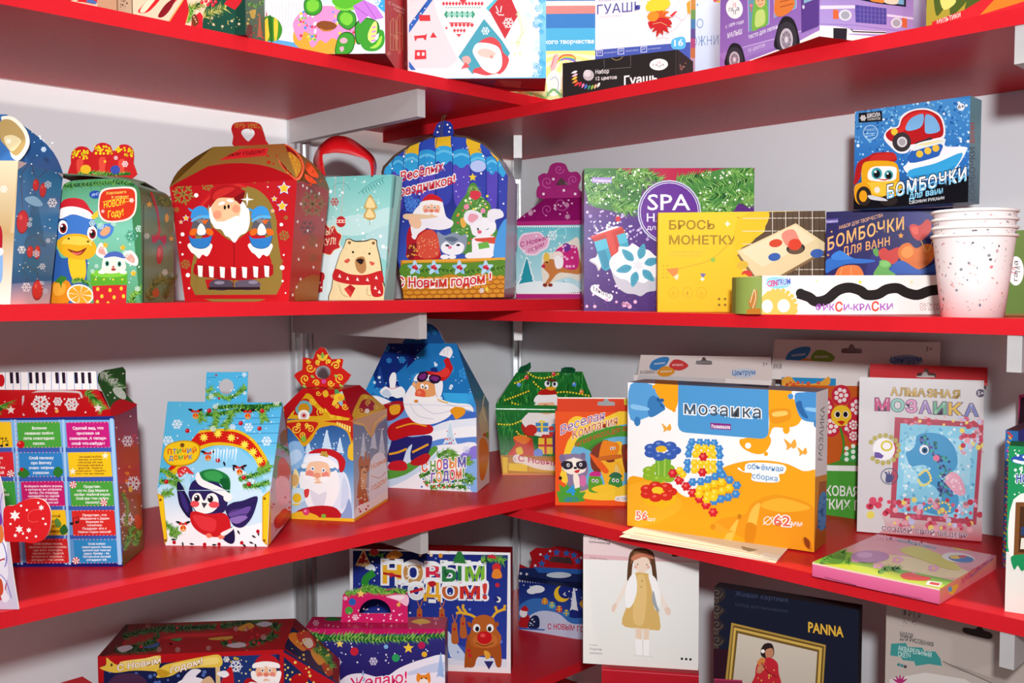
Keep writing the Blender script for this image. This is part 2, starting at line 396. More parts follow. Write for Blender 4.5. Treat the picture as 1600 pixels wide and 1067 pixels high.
# ---------------------------------------------------------------- printed motifs (drawn on a panel, in the panel's zoom window)
def m_santa(A, x, y, s, hat='c81c22', skin='f0bd98', white='f7f3f0', glasses=False, tilt=0):
    A.s(white, [(x-1.35*s, y-.1*s), (x-1.25*s, y+.9*s), (x-.6*s, y+1.9*s), (x, y+2.2*s), (x+.6*s, y+1.9*s), (x+1.25*s, y+.9*s), (x+1.35*s, y-.1*s), (x, y+.2*s)])
    for k in (-.7, -.2, .35, .8): A.l('dcd8da', .05*s, [(x+k*s, y+.7*s), (x+k*.9*s+.05*s, y+1.2*s), (x+k*.6*s, y+1.7*s)], s=True)
    A.e(skin, x, y, s, .85*s)
    A.s(hat, [(x-1.05*s, y-.5*s), (x-.9*s, y-1.2*s), (x-.1*s, y-1.7*s), (x+.9*s, y-1.35*s+tilt*s), (x+1.25*s, y-.6*s), (x, y-.7*s)])
    A.s(white, [(x-1.2*s, y-.35*s), (x-1.15*s, y-.8*s), (x, y-1.0*s), (x+1.15*s, y-.8*s), (x+1.2*s, y-.35*s), (x, y-.55*s)])
    A.e('e88878', x-.6*s, y+.25*s, .25*s).e('e88878', x+.6*s, y+.25*s, .25*s)
    A.s(white, [(x, y+.35*s), (x-.9*s, y+.5*s), (x-1.0*s, y+.85*s), (x-.4*s, y+.8*s), (x, y+.6*s), (x+.4*s, y+.8*s), (x+1.0*s, y+.85*s), (x+.9*s, y+.5*s)])
    A.e('e07a66', x, y+.25*s, .24*s, .2*s)
    A.eye(x-.35*s, y-.15*s, .15*s).eye(x+.35*s, y-.15*s, .15*s)
    A.l('fbf7f4', .1*s, [(x-.6*s, y-.4*s), (x-.35*s, y-.5*s), (x-.12*s, y-.38*s)], s=True).l('fbf7f4', .1*s, [(x+.6*s, y-.4*s), (x+.35*s, y-.5*s), (x+.12*s, y-.38*s)], s=True)
def m_gift(A, x, y, w, h, col='d03030', rib='f2c830'):
    A.p(col, [(x, y), (x+w, y), (x+w, y+h), (x, y+h)]).p(rib, [(x+w*.42, y), (x+w*.58, y), (x+w*.58, y+h), (x+w*.42, y+h)]).p(rib, [(x, y+h*.4), (x+w, y+h*.4), (x+w, y+h*.54), (x, y+h*.54)])
    A.e(rib, x+w*.36, y-h*.1, w*.17, h*.11, -25).e(rib, x+w*.64, y-h*.1, w*.17, h*.11, 25)
def m_leaf(A, col, x, y, l, w, rot):
    c, s = math.cos(math.radians(rot)), math.sin(math.radians(rot))
    A.s(col, [(x+c*a-s*b, y+s*a+c*b) for a, b in ((0, 0), (l*.4, -w/2), (l, 0), (l*.4, w/2))])
def m_candy(A, col, x, y, r, rot=0):
    c, s = math.cos(math.radians(rot)), math.sin(math.radians(rot))
    A.many(col, [[(x, y), (x-c*2*r-s*r, y-s*2*r+c*r), (x-c*2*r+s*r, y-s*2*r-c*r)], [(x, y), (x+c*2*r-s*r, y+s*2*r+c*r), (x+c*2*r+s*r, y+s*2*r-c*r)]]).e(col, x, y, r)
def m_bow(A, col, x, y, s):
    A.s(col, [(x, y), (x-s, y-.6*s), (x-1.1*s, y+.3*s)]).s(col, [(x, y), (x+s, y-.6*s), (x+1.1*s, y+.3*s)])
    A.p(col, [(x, y), (x-.8*s, y+1.3*s), (x-.3*s, y+1.4*s)]).p(col, [(x, y), (x+.8*s, y+1.3*s), (x+.3*s, y+1.4*s)]).e('8a1020', x, y, .22*s)
def m_swirl(A, col, x, y, r, w, a0=0, turns=1.3, sg=1):
    P = []
    for i in range(15):
        t = i/14; a = math.radians(a0)+sg*turns*2*PI*t; rr = r*(1-.85*t); P.append((x+rr*math.cos(a), y+rr*math.sin(a)))
    A.l(col, w, P, taper=False); A.e(col, *P[-1], w*.9)
def m_oval(A, x, y, rx, ry, rot=0, text=True):        # the white oval paint-maker's mark
    A.e('f6f4f4', x, y, rx, ry, rot)
    A.t('2a2430', 'га', x-rx*.66, y+ry*.3, x-rx*.16, y+ry*.26, ry*.42, .0).t('c8203c', 'М', x-rx*.14, y-ry*.05, x+rx*.16, y-ry*.08, ry*.44, .0)
    A.t('2a2430', 'М', x-rx*.12, y+ry*.62, x+rx*.18, y+ry*.59, ry*.44, .0).t('2a2430', 'а', x+rx*.24, y+ry*.22, x+rx*.56, y+ry*.2, ry*.42, .0)
# ================================================================ top shelf, left wall
z = ZL[1]; W1 = (0, 0, 3.2); W2 = (400, 0, 3.2); W3 = (800, 0, 3.9975); W4 = (1100, 0, 3.2)
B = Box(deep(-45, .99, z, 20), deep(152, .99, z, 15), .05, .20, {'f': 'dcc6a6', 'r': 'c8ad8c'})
A = B.f.win(*W1); A.p('c4202a', '380 8 440 -30 480 -60 500 5 470 22 420 12').p('3f6fb0', '430 10 445 -10 485 10 480 22').dots('b9a080', 12, 40, -40, 360, 10, 2, 4)
A.s('b42028', '300 -20 350 -50 380 -10 340 5')
B.done('gift_box', 'beige gift box at the far left end of the top shelf, cut by the frame', 'box')
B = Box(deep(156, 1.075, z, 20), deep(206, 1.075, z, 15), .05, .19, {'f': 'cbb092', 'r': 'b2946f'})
A = B.f.win(*W1); A.dots('5a4636', 9, 600, 0, 660, 40, 2, 5).p('b01c24', '498 40 500 22 548 36')
B.done('gift_box', 'tan gift box with dark specks behind the green ribbon box', 'box')
# green box with a printed red ribbon
a, b = deep(208, 1.055, z, 40), deep(384, 1.05, z, 50)
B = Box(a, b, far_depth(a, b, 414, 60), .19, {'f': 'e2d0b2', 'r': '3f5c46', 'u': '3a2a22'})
A = B.f.win(*W1)
A.p('17493a', '1000 220 1020 60 1110 -120 1300 -120 1300 220').p('0f3a2e', '1180 40 1240 -40 1240 220 1170 200').dots('d8c46a', 22, 1030, 70, 1220, 160, 1.5, 3)
for x, y in ((1067, 122), (1112, 132), (1160, 105), (1060, 90), (1195, 120)): A.star('d9c9a0', x, y, 9)
A.fir('900 60 960 40 1010 20', 45, 60, ('24502c', '3f7238', '8a9a40', 'c8b860')).fir('1020 90 1060 60 1130 40', 45, 70, ('24502c', '3f7238', '7fa048', 'd8cc70')).fir('930 110 950 80 960 40', 35, 40)
A.s('d2222c', '690 60 720 20 800 -60 860 -80 800 0 740 60').s('f0dfc0', '700 55 730 10 790 -50 812 -50 760 20 722 62').p('c41c28', '840 110 900 20 930 -30 945 60 925 128').p('e8444a', '800 75 880 -30 930 -50 850 40').s('7c1420', '790 80 830 20 880 -10 850 50 815 85')
A.p('d4202c', '955 135 960 90 1000 60 1015 80 1012 142').p('cc1f2a', '1120 20 1180 -60 1240 -60 1200 20 1175 50').l('e0c060', 4, '845 110 905 18 935 -30').l('e0c060', 3, '930 120 946 60')
A.s('6a3a20', '965 130 958 90 975 70 992 100 988 125').many('d8b890', [circ(970+6*i, 85+12*i, 4) for i in range(3)])
for x, y in ((1040, 22), (1055, 8), (1030, 5), (1065, 25), (1078, 10), (1010, 12)): A.e('d82034', x, y, 9).e('f7b0b0', x-3, y-3, 2.5)
A = B.r.win(*W1)
A.bg('5c7a58', '4a6450').p('6a2a24', '1228 170 1240 120 1262 128 1262 190 1228 180').s('c9a83c', '1252 55 1272 50 1275 90 1255 88').dots('d8b84c', 10, 1235, 0, 1320, 120, 3, 7).tree(1298, 190, 110, 30, 'b9684a').dots('c83828', 9, 1240, 20, 1315, 190, 3, 6).fir('1240 20 1280 30 1318 10', 20, 30)
B.done('gift_box', 'green gift box printed with a red ribbon and fir twigs, on the top left shelf', 'box')
# box with a gnome and a little green dragon
a, b = deep(398, 1.137, z, 60), deep(601.8, 1.132, z, 75)
B = Box(a, b, far_depth(a, b, 637, 105), .20, {'f': 'eef4fa', 'r': 'c22a2e', 'u': '7a1216'})
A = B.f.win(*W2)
A.g('b0d8ee', 'e4eaf0', '-20 -200 660 -200 660 120 -20 120').p('5aa9dc', '-20 170 40 190 150 205 330 240 360 280 660 300 660 380 -20 380').s('3fa0dc', '560 -60 670 -60 670 70 640 60 600 20').flake('ffffff', 600, 5, 26).dots('ffffff', 22, 540, -20, 650, 260, 2, 4)
A.s('c02028', '-20 -60 45 -60 52 20 48 130 60 60 75 10 40 120 -20 120').s('eceaf0', '50 10 80 -50 200 -60 240 10 215 90 180 150 90 150 60 90')
for k in range(9): A.l('c9c6d2', 2.5, [(75+18*k, 10), (85+16*k, 70), (100+11*k, 140)], s=True)
A.s('3c8f2c', '20 110 60 80 110 100 132 150 110 200 60 205 15 190').s('e8c83c', '40 110 70 90 75 140 60 200 45 200').s('e8c83c', '90 95 110 110 105 190 92 200').s('2a6a20', '60 90 80 88 84 200 72 202')
# donut
A.s('e6a63a', '185 190 200 130 260 50 380 30 480 80 520 150 480 240 380 270 270 262 205 230').s('f092c8', '185 120 230 60 340 30 440 50 505 110 515 170 470 200 440 185 410 200 380 190 350 215 320 200 290 235 270 225 262 170 240 160 225 200 205 190').s('8a4a20', '300 125 330 105 380 110 405 130 380 150 330 150').s('c47a34', '318 140 350 150 385 146 372 156 335 156')
for c, n in (('f2d23c', 9), ('4a8ce0', 8), ('e03c50', 9), ('6cc24a', 7), ('ffffff', 8)): A.dots(c, n, 215, 60, 300, 200, 5, 8).dots(c, n//2, 380, 60, 490, 180, 5, 8)
# dragon
for s_ in ('245 10 280 -10 320 5 325 50 290 75 250 60', '410 80 440 50 490 70 495 120 460 145 420 120', '400 240 420 180 460 165 490 190 480 250 440 275 405 270', '500 130 540 95 600 110 610 160 560 190 510 215'):
    P_ = pair(s_); c_ = sum(P_)/len(P_); A.s('1c5c18', [c_+(q-c_)*1.1 for q in P_]).s('3f9a2e', P_)
for s_ in ('255 12 282 0 312 10 312 42 285 60 258 50', '420 85 442 62 478 76 482 108 458 128 428 112'): A.s('7ccc3c', s_)
A.s('f0a8b8', '420 200 440 188 458 200 450 215 428 216').s('f0a8b8', '418 240 435 232 440 246 428 260').s('8cd848', '395 40 430 -40 520 -50 530 30 470 52').s('5cb82e', '380 10 420 -60 540 -60 545 0 450 45')
A.p('c878d4', '485 30 540 0 600 30 640 90 590 100 560 80 520 120').l('9848b0', 3, '490 30 560 80').l('9848b0', 3, '540 5 600 95').s('f2e27a', '560 170 590 110 605 120 600 180 570 215').s('3f9a2e', '520 210 545 250 600 255 640 220 640 160 615 150 612 190 580 215 555 195').s('a8dc4c', '570 240 600 240 625 215 630 180 618 190 600 220')
for k in range(4): A.l('d07ad8', 7, [(575+k*2, 205-22*k), (600, 200-22*k)])
A = B.r.win(*W2)
A.bg('c83034', 'b81c22').flakes('e08078', 5, 655, 0, 755, 330, 8, 14)
for x0, y0, y1 in ((672, 90, 250), (705, 70, 250)): A.l('d8a868', 3, [(x0, y1), (x0, y0+20), (x0+14, y0), (x0+28, y0+20), (x0+28, y1)], closed=True).l('d8a868', 2, [(x0+14, y0), (x0+14, y1)]).l('d8a868', 2, [(x0, (y0+y1)/2), (x0+28, (y0+y1)/2+10)])
A.t('f0d0c8', 'С Новым', 662, 20, 745, 55, 14, 0).t('f0d0c8', 'годом', 690, 50, 740, 72, 14, 0)
B.done('gift_box', 'gift box with a green dragon holding a pink donut, top left shelf', 'box')
# white box with Santa in a blue diamond, standing across the shelf edge
a, b = deep(638.5, 1.267, z, 100), deep(853.2, 1.265, z, 110)
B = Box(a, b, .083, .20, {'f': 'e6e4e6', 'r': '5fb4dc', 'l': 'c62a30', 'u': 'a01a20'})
A = B.f.win(*W2)
A.p('e2d6da', '765 -60 880 -60 900 60 960 200 1010 300 960 340 765 340').p('2f62b8', '765 125 880 -30 905 -30 765 165').p('1f4c98', '790 95 800 80 845 20 850 30').dots('ffffff', 10, 775, 20, 860, 140, 2, 4).p('2f62b8', '765 305 800 350 775 350 765 335').p('58c0d0', '1150 40 1200 -10 1215 -10 1165 60')
A.p('d0343c', '815 75 870 75 872 105 818 105').p('d0343c', '795 250 850 250 852 295 793 298').p('ffffff', '806 262 818 262 818 278 806 278').p('ffffff', '830 262 842 262 842 278 830 278').p('d0343c', '870 188 886 160 905 188').p('d0343c', '790 180 845 175 855 168 850 200 842 200 838 190 805 192 800 205 795 204')
A.p('f4fafa', '900 -60 1180 -60 1010 190').many('d0404a', [[(930+i*16, 18), (938+i*16, 6), (946+i*16, 18), (938+i*16, 30)] for i in range(13)]).many('3f9a78', [[(940+i*26, 72), (953+i*26, 52), (966+i*26, 72), (953+i*26, 92)] for i in range(6)]).many('9ad0c0', [[(953+i*26, 72), (966+i*26, 55), (979+i*26, 72), (966+i*26, 89)] for i in range(5)]).many('3f9a78', [[(945+i*12, 40), (951+i*12, 34), (957+i*12, 40)] for i in range(15)])
A.many('d0404a', [[(970+i*20, 125), (980+i*20, 113), (990+i*20, 125), (980+i*20, 137)] for i in range(6)]).p('d0404a', '965 118 1075 118 1072 112 968 112').many('d0404a', [[(985+i*16, 152), (993+i*16, 142), (1001+i*16, 152), (993+i*16, 164)] for i in range(4)]).p('d0404a', '1000 170 1028 170 1014 186').star('d0404a', 952, 140, 9).p('d0404a', '1010 -10 1060 -10 1035 25')
A.p('c8323c', '1165 50 1225 -20 1275 -10 1312 75 1290 110 1245 195 1215 140').flake('f6e6e6', 1262, 115, 30).l('f6e6e6', 5, '1200 60 1215 75 1240 75').l('f6e6e6', 5, '1200 30 1212 62').l('f6e6e6', 5, '1228 30 1222 62')
A.p('4aa0b4', '1140 95 1228 200 1270 265 1235 330 1150 385 1085 375 1050 330 1012 285').e('ffffff', 1147, 155, 5).flake('eef8fa', 1147, 155, 22)
A.s('d44a50', '1100 240 1130 200 1180 185 1220 215 1235 260 1265 300 1220 370 1100 375 1090 345 1150 320').s('f8d4c8', '1095 255 1140 235 1190 250 1215 270 1200 300 1110 290').s('fffafa', '1088 240 1110 215 1170 218 1215 240 1230 290 1225 340 1190 368 1140 350 1110 310 1085 265').s('f4c4b8', '1108 255 1140 242 1175 250 1200 270 1170 290 1120 280').e('e89a90', 1178, 285, 9).s('f0a8a0', '1030 290 1060 280 1075 305 1050 325').p('d85a5c', '1025 345 1048 310 1070 335').s('fffafa', '1090 365 1150 378 1210 368 1200 390 1095 388')
A.fir('1310 60 1330 160 1300 220', 22, 30, ('e8ecc8', 'd6e8c0')).l('e8e0a0', 2, '1330 80 1350 130 1330 180', s=True).dots('f0e090', 6, 1270, 70, 1360, 330, 3, 6)
A.g('a8dcf2', '5cb8e4', '1418 -200 1470 -200 1470 400 1418 400').flakes('e8f7ff', 8, 1400, 0, 1420, 380, 14, 24).flakes('4fb4e6', 14, 1400, -10, 1440, 385, 14, 26).flakes('c8ecfa', 8, 1360, 0, 1420, 380, 12, 20).p('6cc4e8', '765 375 900 392 1470 385 1470 400 765 400')
A = B.bt.win(*W2); A.bg('b02228').p('7a2c50', '1050 400 1200 400 1190 440 1090 430').p('c8584a', '1210 400 1330 405 1320 440 1240 430').l('40202c', 5, '1000 395 1240 440 1440 452')
B.done('gift_box', 'white gift box with Santa in a blue diamond, jutting over the top shelf edge', 'box')
# ================================================================ top shelf, right wall
z = ZR[1]
B = Box(deep(786, 1.50, ZL[1], 60), deep(930, 1.47, ZL[1], 60), .012, .22, {'f': '3c86c8', 'r': 'e8e8e8'})
A = B.f.win(*W3)
A.g('2d6cb0', '3a7cc0', '-100 -300 600 -300 600 10 -100 10').p('efe0dc', '-100 8 600 4 600 40 -100 46').p('d08a84', '-100 40 600 34 600 84 -100 92').p('3f7fc4', '-100 90 600 84 600 176 -100 182').p('4fb2dc', '-100 178 600 174 600 316 -100 320')
A.t('f4fbff', 'детского творчества', 118, 276, 512, 270, 26, .03)
A.p('f4e88c', '-100 320 600 316 600 660 -100 660').many('fbf6d0', [[(340, 330), (340+300*math.cos(k), 330+300*math.sin(k)), (340+300*math.cos(k+.16), 330+300*math.sin(k+.16))] for k in (0.1, .5, .9, 1.3, 1.7, 2.1, 2.5, 2.9)]).p('c8dc9c', '-100 540 220 520 300 560 600 540 600 660 -100 660')
for i, c in enumerate(('e05a5a', 'f0a03c', 'f2dc4c', '6cc06c', '4c9ce0', '8c6cc8')): A.l(c, 9, [(270+8*i, 400-6*i), (310+8*i, 350+4*i), (370+5*i, 345+8*i), (400-2*i, 372+6*i)], s=True)
A.s('f4b8b8', '238 430 260 350 290 340 280 400 260 440').l('d86a7a', 5, '245 420 268 345').s('eef4e4', '225 480 255 440 300 460 310 540 270 600 225 580').fir('215 600 260 560 310 600', 26, 40, ('5cae6c', '9ccf8c')).l('6a8ac8', 4, '240 500 270 480 290 520 280 580', s=True).fir('-20 600 60 580 150 590 215 620', 30, 60, ('5cae6c', 'c8a83c', 'd8684a', '7cba5c')).p('b07a4a', '40 560 60 560 58 640 42 640')
B.done('craft_book', 'blue and yellow craft booklet behind the white Santa box', 'book')
# white gouache box
a, b = deep(922, 1.475, z, 60), deep(1079, 1.41, z, 60)
B = Box(a, b, min(.04, far_depth(a, b, 1086.5, 60)), .215, {'f': 'e8e7ea', 'r': 'd8c8e0', 'l': '5ab0e0'})
A = B.f.win(*W3)
A.k = 40; A.l('5ab4e8', 6, '488 -100 490 400').t('4a4a9c', 'ГУАШЬ', 532, 90, 808, 66, 56, .0).t('a0a0c8', 'АКВАРЕЛЬНАЯ', 540, 12, 730, -4, 14, 0).t('c8c8d8', 'художественная', 540, 110, 690, 98, 10, 0)
for k, c in enumerate(('f0d23c', 'f2c02c', 'e8a030', 'e0782c', 'd8602c', 'c84028', 'c02c24')):
    y = 20+22*k
    for j in range(5): m_leaf(A, c, 900+6*(k % 3)+4*k, y+10, 62+(j % 2)*12, 22, -160+j*35+k*12+(90 if k > 4 else 0))
A.s('c4282c', '850 140 880 130 930 110 980 120 1000 150 970 165 975 190 940 180 920 200 890 175 865 180').l('f2c080', 3, '880 150 930 140 970 160').s('e8902c', '845 100 880 70 920 90 900 130 860 130').s('f2d038', '835 40 870 0 950 -20 990 20 960 60 900 70 850 70')
A.s('fbfafa', '1000 60 1030 -40 1090 -60 1110 0 1090 90 1060 120').l('c8c4cc', 3, '1010 70 1040 10 1090 -10', s=True).l('b0a8a8', 2, '960 215 1020 180 1060 130', s=True).l('d09080', 2, '900 245 940 235 975 242').p('e03838', '985 100 1020 70 1035 72 1000 108').p('e8a23c', '1090 20 1115 0 1115 90 1095 80')
A.p('4a5cb0', '485 316 1125 262 1125 420 485 420')
A.s('5ab8e8', '1002 248 1075 232 1080 300 1004 304').t('f4f6fa', '16', 1014, 290, 1070, 284, 40, .02)
for x, y in ((548, 330), (681, 320), (824, 308)): A.l('e8ecf8', 4, [(x-18, y-14), (x+18, y-17), (x+18, y+17), (x-18, y+20)], closed=True).l('e8ecf8', 3, [(x-9, y+8), (x-4, y-6), (x+6, y+2), (x+9, y-9)])
for x, s_ in ((575, 'густая краска'), (712, 'яркие цвета'), (852, 'не токсично')): A.t('c8d0ec', s_, x, 336-.09*(x-575), x+78, 328-.09*(x-575), 9, .0)
A = B.r.win(*W3)
for i, c in enumerate(('e05a5a', 'f0b03c', '7cc45c', '4ca0dc', '6a5cb8', 'c85c9c', 'e0904a')): A.p(c, [(1108, -60+60*i), (1160, -60+60*i), (1160, 2+60*i), (1108, 2+60*i)])
B.done('paint_box', 'white gouache paint box printed with autumn leaves', 'box')
# black gouache box in front
a, b = deep(879, 1.36, z, 100), deep(1059, 1.285, z, 90)
h = hgt(b, 1059, 77.5)
B = Box(a, b, min(.075, far_depth(a, b, 1097, 106)), h, {'f': '262222', 'r': '1d1a1a', 't': '2a2626', 'l': '4a3a36'})
A = B.f.win(*W3)
A.l('8a8078', 3, '314 390 316 620').l('7a726c', 2.5, '575 372 578 434 742 420 740 345').l('c8b070', 2, '622 362 650 376 680 366 692 352', s=True).l('4a4444', 3, '1024 312 1024 470')
A.e('b9b4b6', 478, 470, 34).e('d6d2d2', 470, 458, 22)
for k, (x, y, c) in enumerate(((400, 442, 'f0e8ec'), (402, 460, 'f0c0cc'), (400, 478, 'ecc444'), (402, 497, 'e8903c'), (412, 512, 'd8443c'), (425, 523, 'c83048'), (442, 532, 'd87aa8'), (460, 538, '4c78c8'), (480, 543, '3c8c6c'), (500, 542, '88b048'), (520, 537, 'd8b48c'), (540, 528, 'f0e8e0'))):
    m_leaf(A, c, x+8, y+2 if k < 5 else y-12, 40 if k < 5 else 34, 15, 160-4*k if k < 5 else 115)
A.t('f2f0ee', 'Набор', 522, 462, 606, 456, 25, .012).t('f2f0ee', '12 цветов', 524, 502, 655, 492, 22, .012).t('f7f5f3', 'Гуашь', 700, 530, 908, 512, 52, .04)
m_oval(A, 917, 403, 57, 36, -3)
A = B.r.win(*W3); A.l('8a7468', 8, '1050 400 1056 440').dots('b89878', 5, 1060, 390, 1090, 440, 3, 6)
B.done('paint_box', 'flat black gouache box with a white oval mark and colour swatches', 'box')
B = Box(deep(1060, 1.52, z, 90), deep(1150, 1.47, z, 60), .008, .225, {'f': 'd2e2f0'})
A = B.f.win(*W3); A.g('dce8f4', 'b8d0e8', '1040 -200 1420 -200 1420 460 1040 460').t('5a7fb4', 'О', 1154, 178, 1194, 174, 56, -.02).t('5a7fb4', 'ХУДОЖНИК', 1000, 298, 1330, 276, 58, -.02).e('d85a5a', 1270, 0, 14).e('e8b83c', 1290, 8, 10).e('4c8cd0', 1285, -8, 12).e('4c8cd0', 1158, 30, 4, 9)
B.done('craft_book', 'pale blue album with thin blue lettering beside the purple bus box', 'book')
# purple bus box: two printed sides, wheels cut into the card
a, b = deep(1125, 1.16, z, 60), deep(1281, 1.0, z, 20)
U = unit(b-a); dd = np.cross(UP, U); dd[2] = 0
h = .135
B = Box(a, b, far_depth(a, b, 1427, 20), h, {'f': '8f62b4', 'r': 'b49ad4', 't': '7a4fa0', 'u': 'c41c26'})  # underside coloured red to stand in for red reflected on it
A = B.f.win(*W4)
A.bg('8050a8', '9a70bc').p('a47cc4', '70 270 190 235 350 190 600 120 600 165 450 205 250 270 200 290 100 300').p('f4eae4', '225 302 330 262 470 208 560 160 650 122 650 260 480 300 240 340').l('d8c4ea', 3, '196 236 370 190').l('d8c4ea', 3, '470 160 600 122')
m_oval(A, 152, 42, 42, 52, -8)
A.t('f0e6f6', 'с 1899 года', 108, 142, 198, 114, 17, .015).t('f4ecf8', 'МАЛЫШ', 118, 192, 190, 168, 24, .03).t('efe4f4', 'тесто для лепки', 222, 196, 368, 142, 22, .02).t('d8c0e4', '16 цветов', 222, 262, 305, 232, 20, .02)
A.p('6c9ab0', '218 -80 328 -110 326 120 224 160').p('7aa8bc', '350 -120 466 -150 462 40 352 90')
A.l('c8b0e0', 4, '218 -80 224 160 326 120 328 -110').l('c8b0e0', 4, '350 -110 352 90 462 40 466 -140')
A.s('7cb848', '240 150 248 30 270 -50 305 -40 318 30 318 118 280 140').s('f0b888', '258 10 270 -20 300 -15 305 20 280 38').s('c8dc7c', '256 130 262 60 300 50 306 110 280 132').e('2a2020', 272, 5, 3).e('2a2020', 292, 2, 3).l('a04030', 2, '272 18 282 24 293 15', s=True).l('d86a5a', 6, '236 60 238 20').e('e87a8a', 236, 28, 8)
A.s('e07a34', '352 60 360 -20 400 -60 440 -20 455 20 430 60 380 84').l('b0501c', 5, '380 10 440 -4').l('b0501c', 5, '380 36 446 18')
A.p('5a3a88', '483 -150 575 -180 575 130 488 165').p('8ab0c8', '496 -150 570 -176 570 -10 500 18').e('d8d0e0', 498, 35, 6, 10)
for x, y, rx, ry in ((155, 285, 45, 65), (415, 180, 56, 92)):
    A.s('1e1a20', [(x-rx, y+ry*.7), (x-rx*.98, y-ry*.1), (x-rx*.4, y-ry), (x+rx*.5, y-ry*.95), (x+rx, y-ry*.2), (x+rx, y+ry*.7)]).e('38323a', x, y+ry*.12, rx*.9, ry*.9).e('c8bcc4', x-2, y+ry*.2, rx*.58, ry*.62).e('9a8c98', x-2, y+ry*.2, rx*.44, ry*.48).e('d8ccd2', x-2, y+ry*.2, rx*.16, ry*.18)
    A.many('7a6c78', [circ(x-2+rx*.32*math.cos(q), y+ry*.2+ry*.36*math.sin(q), 4.5) for q in np.linspace(0, 2*PI, 9)[:-1]])
A = B.r.win(*W4)
A.bg('8868b8', 'b69cd8').p('e4daf0', '575 28 760 26 760 42 575 46').p('e4daf0', '915 70 1060 90 1060 100 915 82').p('1c2030', '730 -120 1010 -120 1010 35 870 18 730 -10').p('7ab0d0', '745 -120 1000 -120 1000 24 870 8 745 -16').s('e88a3c', '830 0 850 -40 890 -50 900 10 870 12').s('f0dcc0', '900 10 930 -40 970 -30 965 20').s('e0a04a', '775 -20 790 -70 820 -60 815 -4')
A.p('54489c', '755 24 912 42 912 124 758 112').many('7a70b8', [[(760+i*19, 26+2*i), (763+i*19, 26+2*i), (763+i*19, 112+i), (760+i*19, 112+i)] for i in range(1, 8)]).many('7a70b8', [[(756, 45+22*i), (912, 58+21*i), (912, 60+21*i), (756, 47+22*i)] for i in range(3)])
A.p('e06a3c', '645 48 672 50 672 96 645 94').e('dcdce4', 706, 76, 32, 28).e('a8a8b4', 706, 76, 22, 20).p('e06a3c', '990 88 1015 94 1015 140 990 136').e('dcdce4', 962, 115, 28, 26).e('a8a8b4', 962, 115, 19, 18)
A.l('9478c4', 3, '578 120 760 126 1060 166').p('f4ece8', '575 128 645 130 715 140 735 150 910 158 910 172 735 168 715 172 850 182 850 260 575 260').p('2a2630', '646 140 715 142 712 208 646 205').l('2a2630', 6, '735 145 745 158 910 164')
B.done('toy_dough_box', 'purple box printed as a bus with wheels, at the front of the top shelf', 'box')
B = Box(deep(1416, 1.12, z, 25), deep(1470, 1.06, z, 25), .10, .2, {'f': 'b8b0c8', 'r': '7a6a98'})
A = B.f.win(*W4); A.g('d8dce8', 'a898c0', '1000 -100 1140 -100 1140 140 1000 140').p('6a4a90', '1100 -100 1200 -100 1200 200 1120 140')
B.done('gift_box', 'lilac box half hidden between the bus box and the red pack', 'box')
# soft pack
a, b = deep(1461, 1.0, z, 25), deep(1640, .93, z, 5)
U = unit(b-a); D = np.cross(UP, U); n_ = 9; Wd = np.linalg.norm(b-a); mb = MB((a+b)/2+UP*.06)
rows = []
for i in range(n_+1):
    v = i/n_; bulge = .026*math.sin(PI*min(1, v*1.15+.02))**.6
    rows.append([a+U*Wd*(j/10)+UP*.14*v-D*bulge*math.sin(PI*(j/10))**.5 for j in range(11)])
mb.grid(rows, 'b09a3c'); mb.grid([[q+D*(.004+2*max(0, (U@(q-a))*0)) for q in r_[::-1]] for r_ in rows], '8a7a30')
mb2 = MB((a+b)/2+D*.05); pl = mb2.face([a-D*.0275, b-D*.0275, b-D*.0275+UP*.135, a-D*.0275+UP*.135], 'a89a38'); A = pl.win(*W4)
A.bg('b8aa44', 'a09030')
for k in range(6): A.s('4a5a20', [(1150+90*k, -40), (1200+90*k, -60), (1230+90*k, -10), (1190+80*k, 55), (1160+70*k, 75)])
A.s('d8cc6c', '1180 -20 1230 -40 1260 10 1200 50').p('c8242c', '1140 110 1300 50 1420 -20 1470 -60 1900 -60 1900 250 1140 250').p('f07a24', '1380 75 1450 0 1600 -90 1900 -90 1900 -40 1640 -5').t('f2dcd0', 'МУЛЬТИКИ', 1165, 124, 1282, 84, 22, .02)
o = mb.build('pouch', M_GLOSS, None, (a+b)/2); tag(o, 'red and olive dough pack at the right end of the top shelf', 'pack'); mb2.build('printed_front', M_GLOSS, o)
